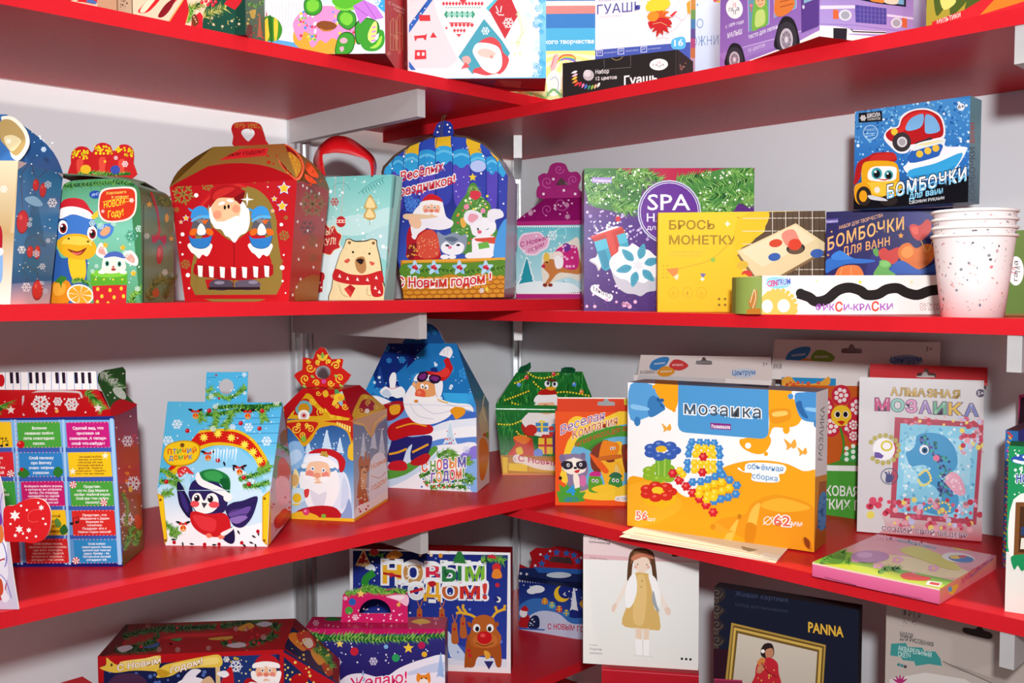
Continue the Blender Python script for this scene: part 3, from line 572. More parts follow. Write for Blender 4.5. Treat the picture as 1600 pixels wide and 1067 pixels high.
# ================================================================ second shelf, left wall
z = ZL[2]; W5 = (0, 160, 3.1373); W6 = (250, 170, 3.2325); W7 = (580, 170, 3.2324)
def flap(mb, p, q, top, out, bulge, col):              # curved closing flap from edge p-q up to a ridge end
    rows = []
    for j in range(9):
        t = j/8; rows.append([(p+(q-p)*s_)*(1-t)+top*t+out*bulge*math.sin(PI*min(1, t*1.0))*(.35+.65*s_) for s_ in np.linspace(0, 1, 8)])
    mb.grid(rows, col)
def house(c0, c1, front, side, ridge, W, hd):          # flared carton: window points front TL TR, side (back bottom, back top), ridge L R; hd = half depth
    U = unit(c1-c0); D = np.cross(UP, U); r = {}
    fp = Panel(MB(), [c0, c1, c1+UP]); fp.win(*W); r['U'], r['D'] = U, D
    TL, TR = fp.at3(*front[0]), fp.at3(*front[1])
    sp = Panel(MB(), [c1, c1+D, TR]); sp.win(*W); BB, BT = sp.at3(*side[0]), sp.at3(*side[1])
    rp = Panel(MB(), [c1+D*hd, c0+D*hd, c1+D*hd+UP]); rp.win(*W); RL, RR = rp.at3(*ridge[0]), rp.at3(*ridge[1])
    dep = (BB-c1)@D; mid = (c0+c1)/2+D*dep/2+UP*.06; mb = MB(mid); r.update(TL=TL, TR=TR, BB=BB, BT=BT, RL=RL, RR=RR, c0=c0, c1=c1, mb=mb, dep=dep)
    LB, LT = c0+D*dep, TL+D*((BT-TR)@D)+UP*(BT-TR)[2]; r.update(LB=LB, LT=LT)
    return r
# blue and cream box at the frame edge
c1 = deep(16, .905, z, 474); c0 = deep(-150, .905, z, 474)
h = house(c0, c1, ((-420, 285), (90, 285)), ((243, 985), (310, 352)), ((-400, 66), (30, 58)), W5, .035)
t = thing('gift_box', 'blue and cream gift box with red baubles at the left frame edge', 'box', (c0+c1)/2+h['D']*h['dep']/2); t['_o'] = [*t.location]
mb = h['mb']; A = mb.face([h['c0'], h['c1'], h['TR'], h['TL']], 'd6b98c').win(*W5)
A.g('e8d8b4', 'c8a470', '-400 285 90 285 50 640 -400 640').g('c8a470', 'fbf0e4', '-400 640 90 640 50 995 -400 995').flake('fff8ec', 18, 425, 20).flake('fff8ec', -20, 520, 18).s('b01a2c', '-40 580 5 610 12 690 0 740 -40 760').s('8ab0e0', '-40 740 8 740 14 800 6 880 -40 900').s('fdf6f0', '-40 720 10 715 12 745 -40 760')
A = mb.face([h['c1'], h['BB'], h['BT'], h['TR']], '2f6c9c').win(*W5)
A.g('2d6a9c', '3a7cb0', '50 280 330 280 330 640 50 640').g('3a7cb0', '2a5f90', '50 640 330 640 330 900 50 900').g('4a7cae', 'ecc8c4', '40 890 300 870 260 1000 40 1000').s('c8b4b0', '85 290 180 240 320 330 320 380 200 270 85 330')
for x, y in ((150, 700), (170, 560)): A.tree(x, y+150, 240, 120, '2a6690')
A.l('5a3a30', 2, '105 350 150 300 180 370 260 310 300 380', s=True).l('5a3a30', 2, '110 360 105 420 112 520', s=True).l('5a3a30', 2, '120 690 170 650 220 700', s=True).l('5a3a30', 2, '140 880 110 800 180 830 185 880', s=True)
for x, y, rx, ry in ((176, 405, 16, 30), (210, 430, 17, 36), (110, 586, 30, 58), (147, 732, 17, 30), (182, 735, 15, 34), (183, 920, 27, 50)): A.e('a01020', x, y, rx, ry, 4).e('d8242c', x-1, y-2, rx*.88, ry*.9, 4).e('f06058', x-rx*.3, y-ry*.4, rx*.25, ry*.22)
A.s('8cc0e0', '120 470 170 460 210 500 180 510 140 495').flakes('dceaf6', 8, 80, 330, 270, 940, 10, 22).dots('ffffff', 30, 70, 340, 290, 960, 2, 4).flake('ffffff', 255, 492, 26).flake('ffffff', 128, 906, 26).flake('ffffff', 105, 722, 22)
mb.face([h['TL'], h['TR'], h['RR'], h['RL']], '3b6fae'); mb.face([h['LB'], h['c0'], h['TL'], h['LT']], '2f6c9c'); mb.face([h['BB'], h['LB'], h['LT'], h['BT']], '2f6c9c'); mb.face([h['LT'], h['BT'], h['RR'], h['RL']], '2f6c9c')
mb.build('body', M_GLOSS, t)
mb = MB(); flap(mb, h['TR'], h['BT'], h['RR'], h['U'], .012, '2c64a0'); q = plane(mb, h['TR'], h['TR']+h['U'], h['RR']).win(*W5)
q.s('f8f0dc', '85 287 140 220 140 160 110 110 60 70 0 75 -30 150 20 220').s('b89a62', '78 262 122 212 122 165 95 120 50 85 5 90 -25 150 20 205').s('e4d2a4', '60 240 100 200 100 180 60 160 20 170 30 210').flake('fff8ec', 42, 190, 14)
q.k += 60; q.dots('dcecf8', 9, 150, 130, 280, 320, 2, 5).flake('cfe2f2', 215, 232, 14)
mb.build('side_flap', M_GLOSS, t)
# green box with the blue ox
a, b = deep(78, 1.005, z, 474), deep(222, 1.01, z, 474); U = unit(b-a); D = np.cross(UP, U); dep = far_depth(a, b, 271, 474)
t = thing('gift_box', 'green gift box with a blue ox in a Santa hat, red petal handle', 'box', (a+b)/2+D*dep/2); t['_o'] = [*t.location]
mb = MB((a+b)/2+D*dep/2+UP*.06); q = plane(mb, *upright(a, a, b)).win(*W5)
A = extrude(mb, q, smooth([(245, 986), (247, 860), (270, 640), (300, 440), (330, 392), (420, 378), (560, 374), (640, 386), (682, 430), (690, 520), (694, 760), (697, 986)], False, 3), dep, '4aa184', '4d6b4c')
A.g('4a8a5c', '7cc4a8', '230 370 700 370 700 620 230 620').g('7cc4a8', '4f9a6c', '230 620 700 620 700 990 230 990').s('3c7a4c', '640 380 720 380 720 990 690 990 660 700')
A.fir('310 410 450 400 560 392 660 400', 34, 130, ('24502c', '2f6c34', '4c8c3c', '6aa84c')).fir('640 990 660 940 690 920', 40, 50)
A.s('2f5ca4', '275 720 300 760 340 760 400 740 430 780 425 850 430 990 250 990 255 860').s('f0c428', '335 760 360 745 400 745 420 780 420 850 400 880 360 870 340 820').s('3f74c0', '270 640 290 560 340 525 400 530 450 560 475 610 465 660 420 680 300 680').s('4a80c8', '472 640 500 600 545 595 558 620 540 655 500 670').s('e8a070', '490 640 515 612 540 612 535 640 508 655')
A.s('e8ae20', '280 700 290 670 340 645 420 650 465 690 472 730 440 765 380 770 310 750').s('f6cc4c', '300 690 340 658 410 660 450 690 400 700 340 695').e('5a3a10', 337, 668, 7, 5).e('5a3a10', 432, 682, 7, 5).s('8a2a18', '330 718 380 730 425 712 400 745 370 748').s('e06a58', '350 732 380 738 405 730 388 746 368 747')
for x, y in ((308, 612), (452, 640)): A.e('ffffff', x, y, 24, 34).e('8a1820', x+2, y+5, 17, 24).e('101010', x+2, y+5, 10, 15).e('ffffff', x-5, y-6, 6)
A.l('1c2440', 4, '282 590 300 574 326 580', s=True).l('1c2440', 4, '438 610 460 604 474 622', s=True)
A.s('c8202c', '290 520 310 480 360 468 410 480 440 520 450 550 300 545').s('f7f2f0', '285 555 300 520 360 510 430 530 456 560 440 572 360 548 300 570').p('f0c030', '446 560 478 528 482 560 456 575')
A.s('e08a1c', '250 900 290 870 340 880 352 940 320 995 240 995').s('f0a838', '262 900 295 880 325 900 310 940 270 945').s('3c7c2c', '270 880 300 850 330 862 306 885 300 910 292 886').fir('350 880 390 870 440 890', 26, 40).e('f8f0e0', 394, 942, 66, 50, 12).e('f0a428', 394, 942, 58, 43, 12)
A.many('f8e8c8', [[(394, 942), (394+58*math.cos(k-.05), 942+43*math.sin(k-.05)), (394+58*math.cos(k+.05), 942+43*math.sin(k+.05))] for k in np.linspace(.2, 6.4, 9)])
A.p('c8242c', '452 895 622 895 618 995 462 995').many('f2c838', [circ(x, y, 8, 10) for x, y in ((480, 915), (540, 920), (595, 912), (500, 950), (560, 955), (606, 950), (478, 978), (530, 985))]).p('58a82c', '444 840 624 836 626 892 446 900').e('7cc83c', 535, 838, 90, 20).many('e8d848', [circ(x, 868, 5) for x in (470, 510, 555, 600)])
A.s('f2e2d4', '500 800 510 760 540 738 580 744 610 775 615 820 560 838 505 832').s('f4ece6', '470 740 490 690 512 700 530 750 505 765').s('e8a090', '482 735 495 705 510 720 518 748').s('f4ece6', '590 750 640 725 675 760 672 800 630 790 605 770').s('e8a090', '610 755 640 740 662 768 655 788 630 775').s('4a64b0', '510 762 530 738 570 730 605 745 612 765 560 755').e('f7f7f7', 524, 788, 15, 19).e('f7f7f7', 588, 790, 15, 19).e('3a8a6a', 526, 790, 10, 14).e('3a8a6a', 586, 792, 10, 14).e('101010', 526, 790, 5, 8).e('101010', 586, 792, 5, 8).e('c05a50', 556, 806, 7, 5).s('a03030', '545 818 557 812 570 818 557 826').e('f6efe8', 500, 832, 18, 9).e('f6efe8', 605, 832, 18, 9)
A.e('244c9c', 468, 452, 30, 20).t('c8d4f0', 'ас', 450, 460, 486, 452, 14, .0)
A.s('f3dcd0', '482 500 500 430 580 415 660 420 672 480 662 545 620 580 530 588 490 560').s('d03018', '488 500 506 438 580 423 652 428 664 480 655 540 615 572 535 580 497 555').t('f4d860', 'Хорошего', 520, 452, 620, 444, 13, .01).t('f4d860', 'в новом', 548, 470, 630, 466, 12, .01).t('f6d030', 'НОВОМ', 510, 518, 612, 502, 30, .02).t('f6d030', 'Году!', 530, 566, 606, 552, 32, .03).l('f6c030', 3, '505 488 600 470 655 480 600 490', s=True).flake('f8f0e8', 646, 480, 12).flake('f8e8d8', 505, 534, 9)
A.flakes('cfeadc', 9, 450, 590, 690, 920, 10, 20).flake('4c9c7c', 646, 655, 34).dots('e8f6ee', 26, 430, 580, 690, 900, 2, 4)
for x, y in ((517, 700), (603, 712), (655, 838)): A.star('f0b428', x, y, 18)
s2 = plane(mb, b, b+D, b+UP).win(*W5); s2.k = 160
s2.p('5c7c58', '700 500 848 515 848 980 700 980').fir('780 460 800 500 830 480', 34, 50, ('2c4c24', '4c6c34', '6a8a3c')).fir('720 970 760 880 800 860', 50, 90, ('3c4c1c', '5a6a2c', '8a8a3c')).fir('800 960 830 900 840 860', 40, 60, ('3c4c1c', '5a6a2c')).l('b81c24', 11, '735 440 768 540 778 640').p('c01c34', '735 690 770 630 812 720 778 670').s('c01c34', '740 650 775 668 745 690').s('c01c34', '808 650 778 668 806 694').e('b01c28', 778, 745, 17, 48, 4).e('d8484c', 774, 735, 8, 24, 4).star('e0a83c', 726, 500, 18).star('e0a83c', 834, 668, 16).e('d8a02c', 812, 566, 10, 22).flake('dfe8dc', 714, 655, 16).flake('dfe8dc', 803, 832, 16).s('b84c28', '740 930 765 910 775 940 755 955')
mb.build('body', M_GLOSS, t)
mb = MB(); q = plane(mb, *upright(a+D*dep*.45, a, b)).win(*W5)
cutout(mb, q, smooth([(355, 372), (347, 300), (352, 245), (385, 217), (425, 220), (452, 245), (470, 210), (503, 197), (540, 210), (555, 240), (590, 208), (630, 210), (655, 240), (655, 300), (650, 372)], True, 3), .0012, 'c41c20', edge='c8b090')
q.k = 2
for x0, x1, y0 in ((355, 440, 235), (460, 548, 215), (565, 650, 222)): q.dots('f2d020', 30, x0, y0, x1, y0+40, 4, 7)
for x0, y0, y1 in ((395, 290, 350), (505, 280, 350), (600, 290, 345)): q.s('e04838', [(x0-14, y1), (x0-20, y0), (x0, y0-14), (x0+14, y0), (x0+4, y1)])
q.fir('380 352 450 345 520 352 640 350', 24, 90, ('1f5a22', '3d8a2e', '8cc152')).e('e8b428', 420, 328, 26, 22).e('3c4ca4', 565, 330, 24, 22).flake('f6e4e4', 613, 302, 17).flake('f6e4e4', 568, 272, 11).star('f2c830', 515, 290, 9)
mb.build('handle', M_PRINT, t)
mb = MB(); q = plane(mb, *upright(a+D*dep*.45, a, b)).win(*W5)
lid = [q.at3(x, y) for x, y in ((328, 371), (400, 363), (520, 362), (620, 366), (712, 390))]
mb.grid([[p-D*dep*.40-UP*.002*k for k, p in enumerate(lid)], lid, [p+D*dep*.40-UP*.004 for p in lid]], '6c7c64')
o = mb.build('lid_flap', M_MATT, t); md = o.modifiers.new('sheet', 'SOLIDIFY'); md.thickness = .0012
# red house box with Santa and two penguins
c0, c1 = deep(289, 1.145, z, 470), deep(451, 1.13, z, 470)
h = house(c0, c1, ((48, 395), (692, 360)), ((795, 965), (855, 405)), ((268, 192), (630, 178)), W6, .05)
t = thing('gift_box', 'red and gold house box with Santa holding two penguins', 'box', (c0+c1)/2+h['D']*h['dep']/2); t['_o'] = [*t.location]
mb = h['mb']; A = mb.face([h['c0'], h['c1'], h['TR'], h['TL']], 'b8161e').win(*W6)
A.bg('b8161e', 'c4181f').s('8e7434', '180 945 190 640 215 520 300 425 420 390 510 420 570 500 590 620 588 940')
for k in range(3): A.s(('c41c22', 'd0302c', 'b8161e')[k], [(150+22*k, 640), (190+12*k, 500), (270+8*k, 412+9*k), (400, 372+9*k), (440, 430+8*k), (300, 500), (200, 620)])
A.s('8e7434', '230 520 300 440 420 398 500 425 565 500 585 620 580 760 560 900 560 500 300 500 200 760 190 700')
A.g('94783a', '84682c', '180 560 230 520 235 945 180 945').p('8e7434', '545 560 590 560 588 940 545 940').p('8e7434', '185 850 588 850 588 945 182 945').p('b8161e', '228 862 320 860 340 905 240 912')
A.many('b8161e', [[(178, 940+3*(k % 3)), (178, 960), (600, 960), (600, 938)] for k in range(1)])
A.e('4f4654', 310, 888, 62, 30).e('5f5666', 442, 888, 66, 28).e('8a8294', 300, 878, 26, 9).e('8a8294', 470, 876, 24, 9).p('2a1820', '246 900 505 900 505 914 246 914')
A.s('c0141c', '215 640 260 600 330 650 372 668 420 640 470 610 530 640 545 720 560 790 460 815 370 820 280 815 185 790 205 720').l('7a0c12', 4, '372 670 376 740 370 900')
A.s('a8121a', '172 800 185 782 280 800 370 806 470 800 560 782 572 810 560 845 460 862 370 866 280 858 178 838')
A.many('f7f2ea', [[(190+i*56, 790+8*math.sin(i*.5)), (216+i*56, 794+8*math.sin(i*.5)), (214+i*56, 850+6*math.sin(i*.5)), (194+i*56, 846+6*math.sin(i*.5))] for i in range(7)])
for sx in (1, -1):
    x = 372-165*sx if sx == 1 else 372+140
    A.s('f4efe8', [(x-62, 680), (x+50, 680), (x+48, 720), (x+30, 745), (x+8, 736), (x-10, 756), (x-32, 735), (x-52, 720)]).s('2f7cc4', [(x-62, 640), (x-40, 655), (x+30, 650), (x+56, 640), (x+40, 690), (x, 706), (x-45, 690)]).l('1c4c90', 3, [(x-62, 640), (x-45, 690), (x, 706), (x+40, 690), (x+56, 640)], s=True)
    y = 560
    A.s('5c5a60', [(x-48, 620), (x-36, 560), (x-16, 520), (x+22, 515), (x+44, 560), (x+50, 620), (x, 642)]).s('7c7a80', [(x-30, 560), (x-5, 525), (x+24, 545), (x+10, 580)]).s('f4f2f0', [(x-18, 605), (x, 578), (x+20, 600), (x+22, 632), (x-14, 636)]).e('e86a1c', x-38, 622, 22, 16, -40).e('e86a1c', x+44, 622, 22, 16, 40).p('e8641c', [(x+2, 565), (x+40, 560), (x+20, 585)]).e('101010', x+6, 552, 4).e('101010', x+24, 550, 4)
    A.s('3a92d8', [(x-50, 555), (x-40, 510), (x-4, 490), (x+30, 505), (x+42, 545), (x-4, 535)]).s('5ab0e8', [(x-46, 560), (x-10, 540), (x+42, 540), (x+44, 555), (x-6, 552), (x-44, 572)]).s('3a92d8', [(x-40, 512), (x-66, 500), (x-50, 520)])
A.s('f7f4ee', '255 540 285 520 300 600 350 560 380 590 440 500 455 560 440 620 405 640 378 676 350 650 330 640 310 610 275 600').s('f5f2ec', '250 480 275 460 270 560 262 580 250 540').s('f5f2ec', '400 470 430 480 448 540 430 560 400 540')
A.s('f0bd90', '262 480 300 450 370 450 405 480 400 540 350 580 290 570 265 530').e('f4c498', 345, 535, 30, 26).e('ec9a78', 290, 535, 22).e('ec9a78', 385, 505, 20).e('f7f4ee', 312, 478, 18, 8, -20).e('f7f4ee', 355, 464, 18, 8, 10).e('101010', 328, 498, 6, 11).e('101010', 347, 494, 6, 11)
A.s('f8f5f0', '300 580 345 560 390 540 410 560 360 600 330 590 315 608').s('f8f5f0', '285 575 320 570 330 600 310 606')
A.s('a8141a', '250 500 258 430 300 392 370 385 425 412 430 420 400 440 380 450 300 450 268 480').s('c82a28', '270 460 280 420 330 398 380 400 340 430').s('7a0c12', '375 452 420 420 430 425 410 480 392 470')
A.p('f7f0ea', '436 452 441 420 446 452 476 458 446 463 441 492 436 463 408 458')
for x, y, r_ in ((627, 402, 38), (618, 492, 32), (578, 455, 18), (570, 516, 14), (132, 552, 20), (107, 572, 13)): A.star('6a5ab8', x, y, r_, 5, .5).star('f4e8e0', x, y, r_*.88, 5, .5).star('f2b62c', x, y, r_*.72, 5, .5)
for x, y, r_ in ((118, 430, 58), (372, 330, 44), (240, 385, 32), (540, 342, 34), (192, 352, 20), (628, 640, 28), (130, 785, 26), (478, 360, 18), (612, 770, 13), (637, 550, 12), (86, 510, 14)): A.flake('9c7c3c', x, y, r_, rot=15)
A.many('f9f4f0', [circ(x, y, r_) for x, y, r_ in ((292, 315, 11), (184, 437, 11), (430, 362, 8), (155, 375, 5), (282, 358, 5), (448, 312, 5), (614, 585, 9), (618, 802, 12), (115, 634, 10), (142, 840, 11), (103, 675, 5), (148, 906, 6), (545, 395, 4), (620, 870, 6), (626, 738, 5), (115, 735, 6), (600, 345, 5), (635, 930, 4))])
A = mb.face([h['c1'], h['BB'], h['BT'], h['TR']], 'b01a28').win(*W6)
A.bg('b81830', 'b4201c').s('7e6a30', '690 330 860 330 860 420 800 370 740 345 696 375').flake('9a6a3c', 770, 480, 70).flake('86303a', 745, 600, 44).flakes('96503a', 4, 700, 640, 820, 930, 18, 30).s('a86428', '690 890 760 840 820 860 800 980 690 980').many('f9f0ee', [circ(x, y, 5, 8) for x, y in ((764, 416, ), (742, 400), (722, 388), (804, 428), (695, 570), (746, 615), (712, 480), (820, 560), (790, 690), (700, 760), (724, 700), (775, 800), (670, 940), (710, 860), (690, 900))])
A = mb.face([h['TL'], h['TR'], h['RR'], h['RL']], '8a6c30').win(*W6)
A.bg('9a5a2c', '94783c').s('b8161e', '48 400 180 310 300 282 420 276 540 292 640 330 692 360 692 420 48 420').p('d8282c', '222 268 246 210 548 200 536 238').t('4a0c10', 'С Новым годом!', 262, 250, 528, 224, 20, .01)
A.many('c0301c', [circ(x, y, r_) for x, y, r_ in ((186, 278, 15), (150, 300, 8), (550, 272, 10), (574, 280, 6), (168, 262, 6), (590, 240, 5), (545, 240, 7))])
mb.face([h['LB'], h['c0'], h['TL'], h['LT']], 'a01018'); mb.face([h['BB'], h['LB'], h['LT'], h['BT']], 'a01018'); mb.face([h['LT'], h['BT'], h['RR'], h['RL']], '8a6c30')
mb.build('body', M_GLOSS, t)
mb = MB(); flap(mb, h['TR'], h['BT'], h['RR'], h['U'], .012, '8a5a24'); flap(mb, h['LT'], h['TL'], h['RL'], -h['U'], .012, '8a5a24')
q = plane(mb, h['TR'], h['TR']+h['U'], h['RR']).win(*W6)
q.s('e0603c', '692 362 728 310 722 262 690 215 640 180 600 185 588 225 612 290').s('8a1218', '690 350 716 305 712 265 684 222 640 188 606 192 598 226 620 290').s('c8842c', '690 345 714 300 706 262 672 228 648 220 640 270 660 320').dots('e8b84c', 46, 642, 230, 706, 330, 1.5, 3)
q.k += 100; q.s('b83c1c', '750 270 790 320 800 350 760 340 735 300').s('b83c1c', '735 330 790 370 770 380 738 360').dots('a83018', 12, 735, 280, 830, 390, 3, 7)
mb.build('side_flap', M_GLOSS, t)
mb = MB(); q = plane(mb, *upright(h['RR'], h['RL'], h['RR'])).win(*W6)
cutout(mb, q, smooth([(378, 192), (370, 140), (360, 100), (375, 72), (420, 66), (470, 66), (505, 78), (520, 110), (535, 160), (542, 192)], True, 3), .0012, 'a4161a', [smooth([(410, 125), (420, 104), (445, 100), (470, 106), (478, 128), (455, 158), (440, 162)], True, 3)], edge='d8c8b0')
q.k = 2; q.dots('b8742c', 70, 375, 72, 505, 96, 2, 4).dots('a8501c', 20, 375, 90, 520, 110, 2, 3)
mb.build('handle', M_PRINT, t)
# turquoise bear bag
a, b = deep(489, 1.31, z, 470), deep(599.6, 1.295, z, 470); U = unit(b-a); D = np.cross(UP, U)
t = thing('gift_bag', 'turquoise gift bag with a scarfed bear and a red ribbon handle', 'bag', (a+b)/2+D*.03); t['_o'] = [*t.location]
mb = MB((a+b)/2+D*.03+UP*.05); le = .10; tp = plane(MB(), a, b, a+UP+D*le).win(*W6); TLb, TRb = tp.at3(780, 347), tp.at3(1172, 331)
A = mb.face([a, b, TRb, TLb], '8fd2cc').win(*W6)
A.g('72c2bc', 'a4dcd4', '760 320 1180 320 1150 560 760 560').s('bfe4e0', '760 600 860 560 960 540 1060 525 1180 500 1180 620 1000 640 760 700').s('9cd4d0', '760 690 900 640 1000 640 1180 600 1180 720 760 780').s('dfeeee', '760 720 840 690 920 700 920 980 760 980').s('b4dcdc', '1040 640 1180 590 1180 760 1100 740').s('d8ece9', '760 850 850 820 900 850 880 980 760 980')
A.dots('f2fbf9', 60, 790, 345, 1150, 760, 2, 5).dots('f7fdfc', 10, 790, 345, 1150, 700, 7, 10)
A.l('e8a8a0', 2, '888 345 882 450').l('e8a8a0', 2, '930 343 915 540').flake('c83434', 882, 470, 24).e('c42a2c', 914, 570, 25, 28).p('f2d8c8', '890 560 938 560 938 576 890 576').many('c42a2c', [circ(x, 568, 5) for x in (898, 914, 930)]).l('5a8c90', 2, '870 400 900 375 940 380 960 410', s=True)
A.l('4f9c98', 3, '1000 430 1060 380 1130 345', s=True).many('4f9c98', [[(1020+14*i, 418-8*i), (1034+14*i+4, 418-8*i+(-26 if k else 22)), (1026+14*i, 414-8*i)] for i in range(8) for k in (0, 1)])
for s_ in ('1030 500 1055 440 1068 440 1098 500 1065 508', '1028 545 1050 500 1075 500 1090 548 1060 562'): A.s('c8a45c', s_)
A.s('f0d89c', '1040 496 1060 446 1088 496').s('f0d89c', '1038 546 1058 504 1084 546').l('6a4a30', 2, '1060 560 1060 588')
A.s('c0282c', '770 600 830 578 855 600 880 590 895 620 920 640 905 680 912 700 880 715 860 740 820 730 790 744 760 720').l('f0d8a8', 4, '770 600 830 580 855 600 880 590 895 620 918 640 905 680 910 700 880 715 860 738 820 730 790 742', s=True).t('f4e4c0', 'ВЕСЁЛЫХ', 740, 652, 880, 632, 32, .03).t('f4e4c0', 'КАНИКУЛ!', 728, 706, 888, 682, 32, .03)
A.s('b81e24', '780 850 800 825 828 830 830 860 810 870').p('b81e24', '770 870 825 860 820 925 775 935').many('f4e8e0', [circ(x, y, 5) for x, y in ((785, 885), (808, 878), (795, 905), (815, 902))])
A.s('3a2a20', '868 980 866 900 880 820 905 740 930 690 940 660 960 656 985 666 1040 664 1070 656 1096 664 1098 690 1115 760 1128 860 1132 980').s('f0dba6', '872 980 870 900 884 820 908 740 932 692 942 664 958 660 985 672 1040 670 1070 660 1092 668 1094 692 1110 760 1122 860 1128 980')
A.many('b89a60', [[(x, y), (x+2, y), (x+4, y+16)] for x, y in ((940, 700), (1000, 690), (1060, 700), (920, 780), (1080, 770), (1095, 800), (900, 880), (960, 890), (1020, 880), (1080, 900), (930, 940), (1000, 950), (1060, 950), (905, 950), (975, 740), (1030, 720))])
A.e('3a2014', 975, 724, 6).e('3a2014', 1058, 732, 6).s('b88450', '985 770 1000 750 1030 748 1040 780 1040 815 1020 832 995 815').s('2a1a18', '992 766 1010 756 1030 764 1016 786').s('d85a48', '930 770 950 756 960 766 945 780').s('d85a48', '1058 770 1085 780 1070 792').e('8a5a3c', 957, 676, 8).e('8a5a3c', 1078, 678, 8)
A.s('c42226', '880 815 900 810 960 835 1040 838 1110 818 1124 830 1124 880 1040 890 950 885 875 862').s('c42226', '1066 880 1118 872 1126 940 1074 946').many('f4e6dc', [[(x, y), (x+8, y-16), (x+16, y+4)] for x, y in ((900, 850), (940, 862), (990, 866), (1040, 868), (1085, 858), (1080, 910), (1100, 930))]).p('b8201f', '930 910 962 886 988 906 962 954').p('d83c34', '930 910 950 905 970 930 962 954').l('8a6a3c', 2, '905 890 920 935 950 950', s=True).l('8a6a3c', 2, '1050 900 1045 935 1070 945', s=True)
BB = b+D*.052; BBm = b+D*.026; gp = plane(MB(), BB, BB+U, BB+UP+D*-.05).win(*W6); TBb = gp.at3(1225, 345)
mid = (TRb+TBb)/2-U*.004
G = mb.face([b, BB, TBb, TRb], '9ed2cc').win(*W6)
G.g('8cccc6', 'e4cfc8', '1120 330 1260 330 1260 980 1120 980').p('7ab8b4', '1172 335 1230 345 1130 960 1128 700').s('b8dcd8', '1150 560 1190 500 1250 700 1250 800 1150 780').s('e8c8c0', '1135 820 1200 780 1255 800 1255 980 1130 980').p('d8606a', '1150 690 1165 720 1180 725 1160 740').p('d8606a', '1190 730 1215 750 1200 780').p('c84a50', '1225 900 1240 860 1248 890 1232 940').p('c86a64', '1150 860 1168 858 1168 930 1150 932').s('c8a070', '1180 910 1192 795 1204 910').dots('f4fbfa', 26, 1140, 350, 1250, 800, 2, 4).l('f0f6f4', 2, '1172 340 1130 960')
a3 = a+D*.052; TLB = TLb+(TBb-TRb)
mb.face([a3, a, TLb, TLB], '8cccc6'); mb.face([BB, a3, TLB, TBb], '8cccc6')
mb.build('body', M_PRINT, t)
d0 = (TRb-CAM)@cf; mb = MB()
outer = smooth([(786, 300), (775, 258), (800, 200), (850, 152), (900, 138), (960, 150), (1020, 190), (1075, 240), (1092, 290), (1084, 338)], False, 4)
inner = smooth([(838, 340), (830, 300), (822, 236), (850, 226), (890, 222), (950, 229), (1020, 248), (1050, 262), (1062, 292), (1066, 340)], False, 4)
def pt(p, dd): return CAM+ray(W6[0]+p[0]/W6[2], W6[1]+p[1]/W6[2])*(d0+dd)
mb.grid([[pt(p, .014) for p in outer], [pt((p+q)/2, .003) for p, q in zip(outer, inner)], [pt(q, -.004) for q in inner]], 'd0141c')
o = mb.build('ribbon_handle', M_SATIN, t); o['label'] = 'red satin ribbon handle'; md = o.modifiers.new('sheet', 'SOLIDIFY'); md.thickness = .0008
# blue balloon box
a, b = deep(634, 1.44, z, 465), deep(788, 1.41, z, 464); U = unit(b-a); D = np.cross(UP, U); dep = min(.06, far_depth(a, b, 803, 462))
t = thing('gift_box', 'blue arched box with Santa, puppy and white hare in a balloon basket', 'box', (a+b)/2+D*dep/2); t['_o'] = [*t.location]
mb = MB((a+b)/2+D*dep/2+UP*.1); q = plane(mb, *upright(a, a, b)).win(*W7)
arch = [(166, 957), (62, 330), (70, 300), (120, 245), (200, 188), (300, 148), (400, 138), (480, 148), (560, 178), (640, 250), (690, 340), (672, 952)]
q = extrude(mb, q, arch, dep, '2a3a9a', 'c8d4e8'); A = q
A.g('3048b4', '28308c', '40 100 720 100 720 480 40 480').g('28308c', '3c58b8', '40 480 720 480 720 780 40 780')
cx = [62, 108, 165, 240, 325, 412, 500, 580, 640, 690]
for i in range(9):
    x0, x1 = cx[i], cx[i+1]; m = (x0+x1)/2; top = 150+abs(m-375)**2/900; yb = 255+abs(m-375)*.22
    up_ = 'e8b828' if i in (0, 2, 4, 6, 8) else '2f4cb4'
    A.s(up_, [(x0+(375-x0)*.15, top-30), (x1+(375-x1)*.15, top-30), (x1, yb-50), (m, yb-42), (x0, yb-50)])
    A.s('2f9ad8' if i % 2 else '38a8e0', [(x0, yb-52), (m, yb-70), (x1, yb-52), (x1-2, yb+10), (m, yb+26), (x0+2, yb+10)]).s('66c4ee', [(x0+4, yb-36), (m, yb-50), (x1-4, yb-36), (x1-4, yb-24), (m, yb-38), (x0+4, yb-24)]).s('5a48b8' if i % 2 else '3a44ac', [(x0+4, yb+14), (m, yb+30), (x1-4, yb+14), (x1-8, yb+190), (m, yb+230), (x0+8, yb+190)])
    A.l('1c2c80', 3, [(x0, yb+200), (x0, yb-40), (x0+(375-x0)*.2, top-10)], s=True)
A.e('b8c8f4', 540, 290, 40, 30).dots('c8d8ff', 60, 90, 170, 680, 640, 2, 4).dots('ffffff', 16, 90, 170, 680, 640, 4, 6).flakes('4f8ce0', 3, 175, 440, 230, 500, 24, 34)
A.t('d02438', 'Весёлых', 150, 366, 366, 312, 44, .03, o=('fbf2f0', .09)).t('d02438', 'праздников!', 112, 450, 424, 376, 44, .03, o=('fbf2f0', .09))
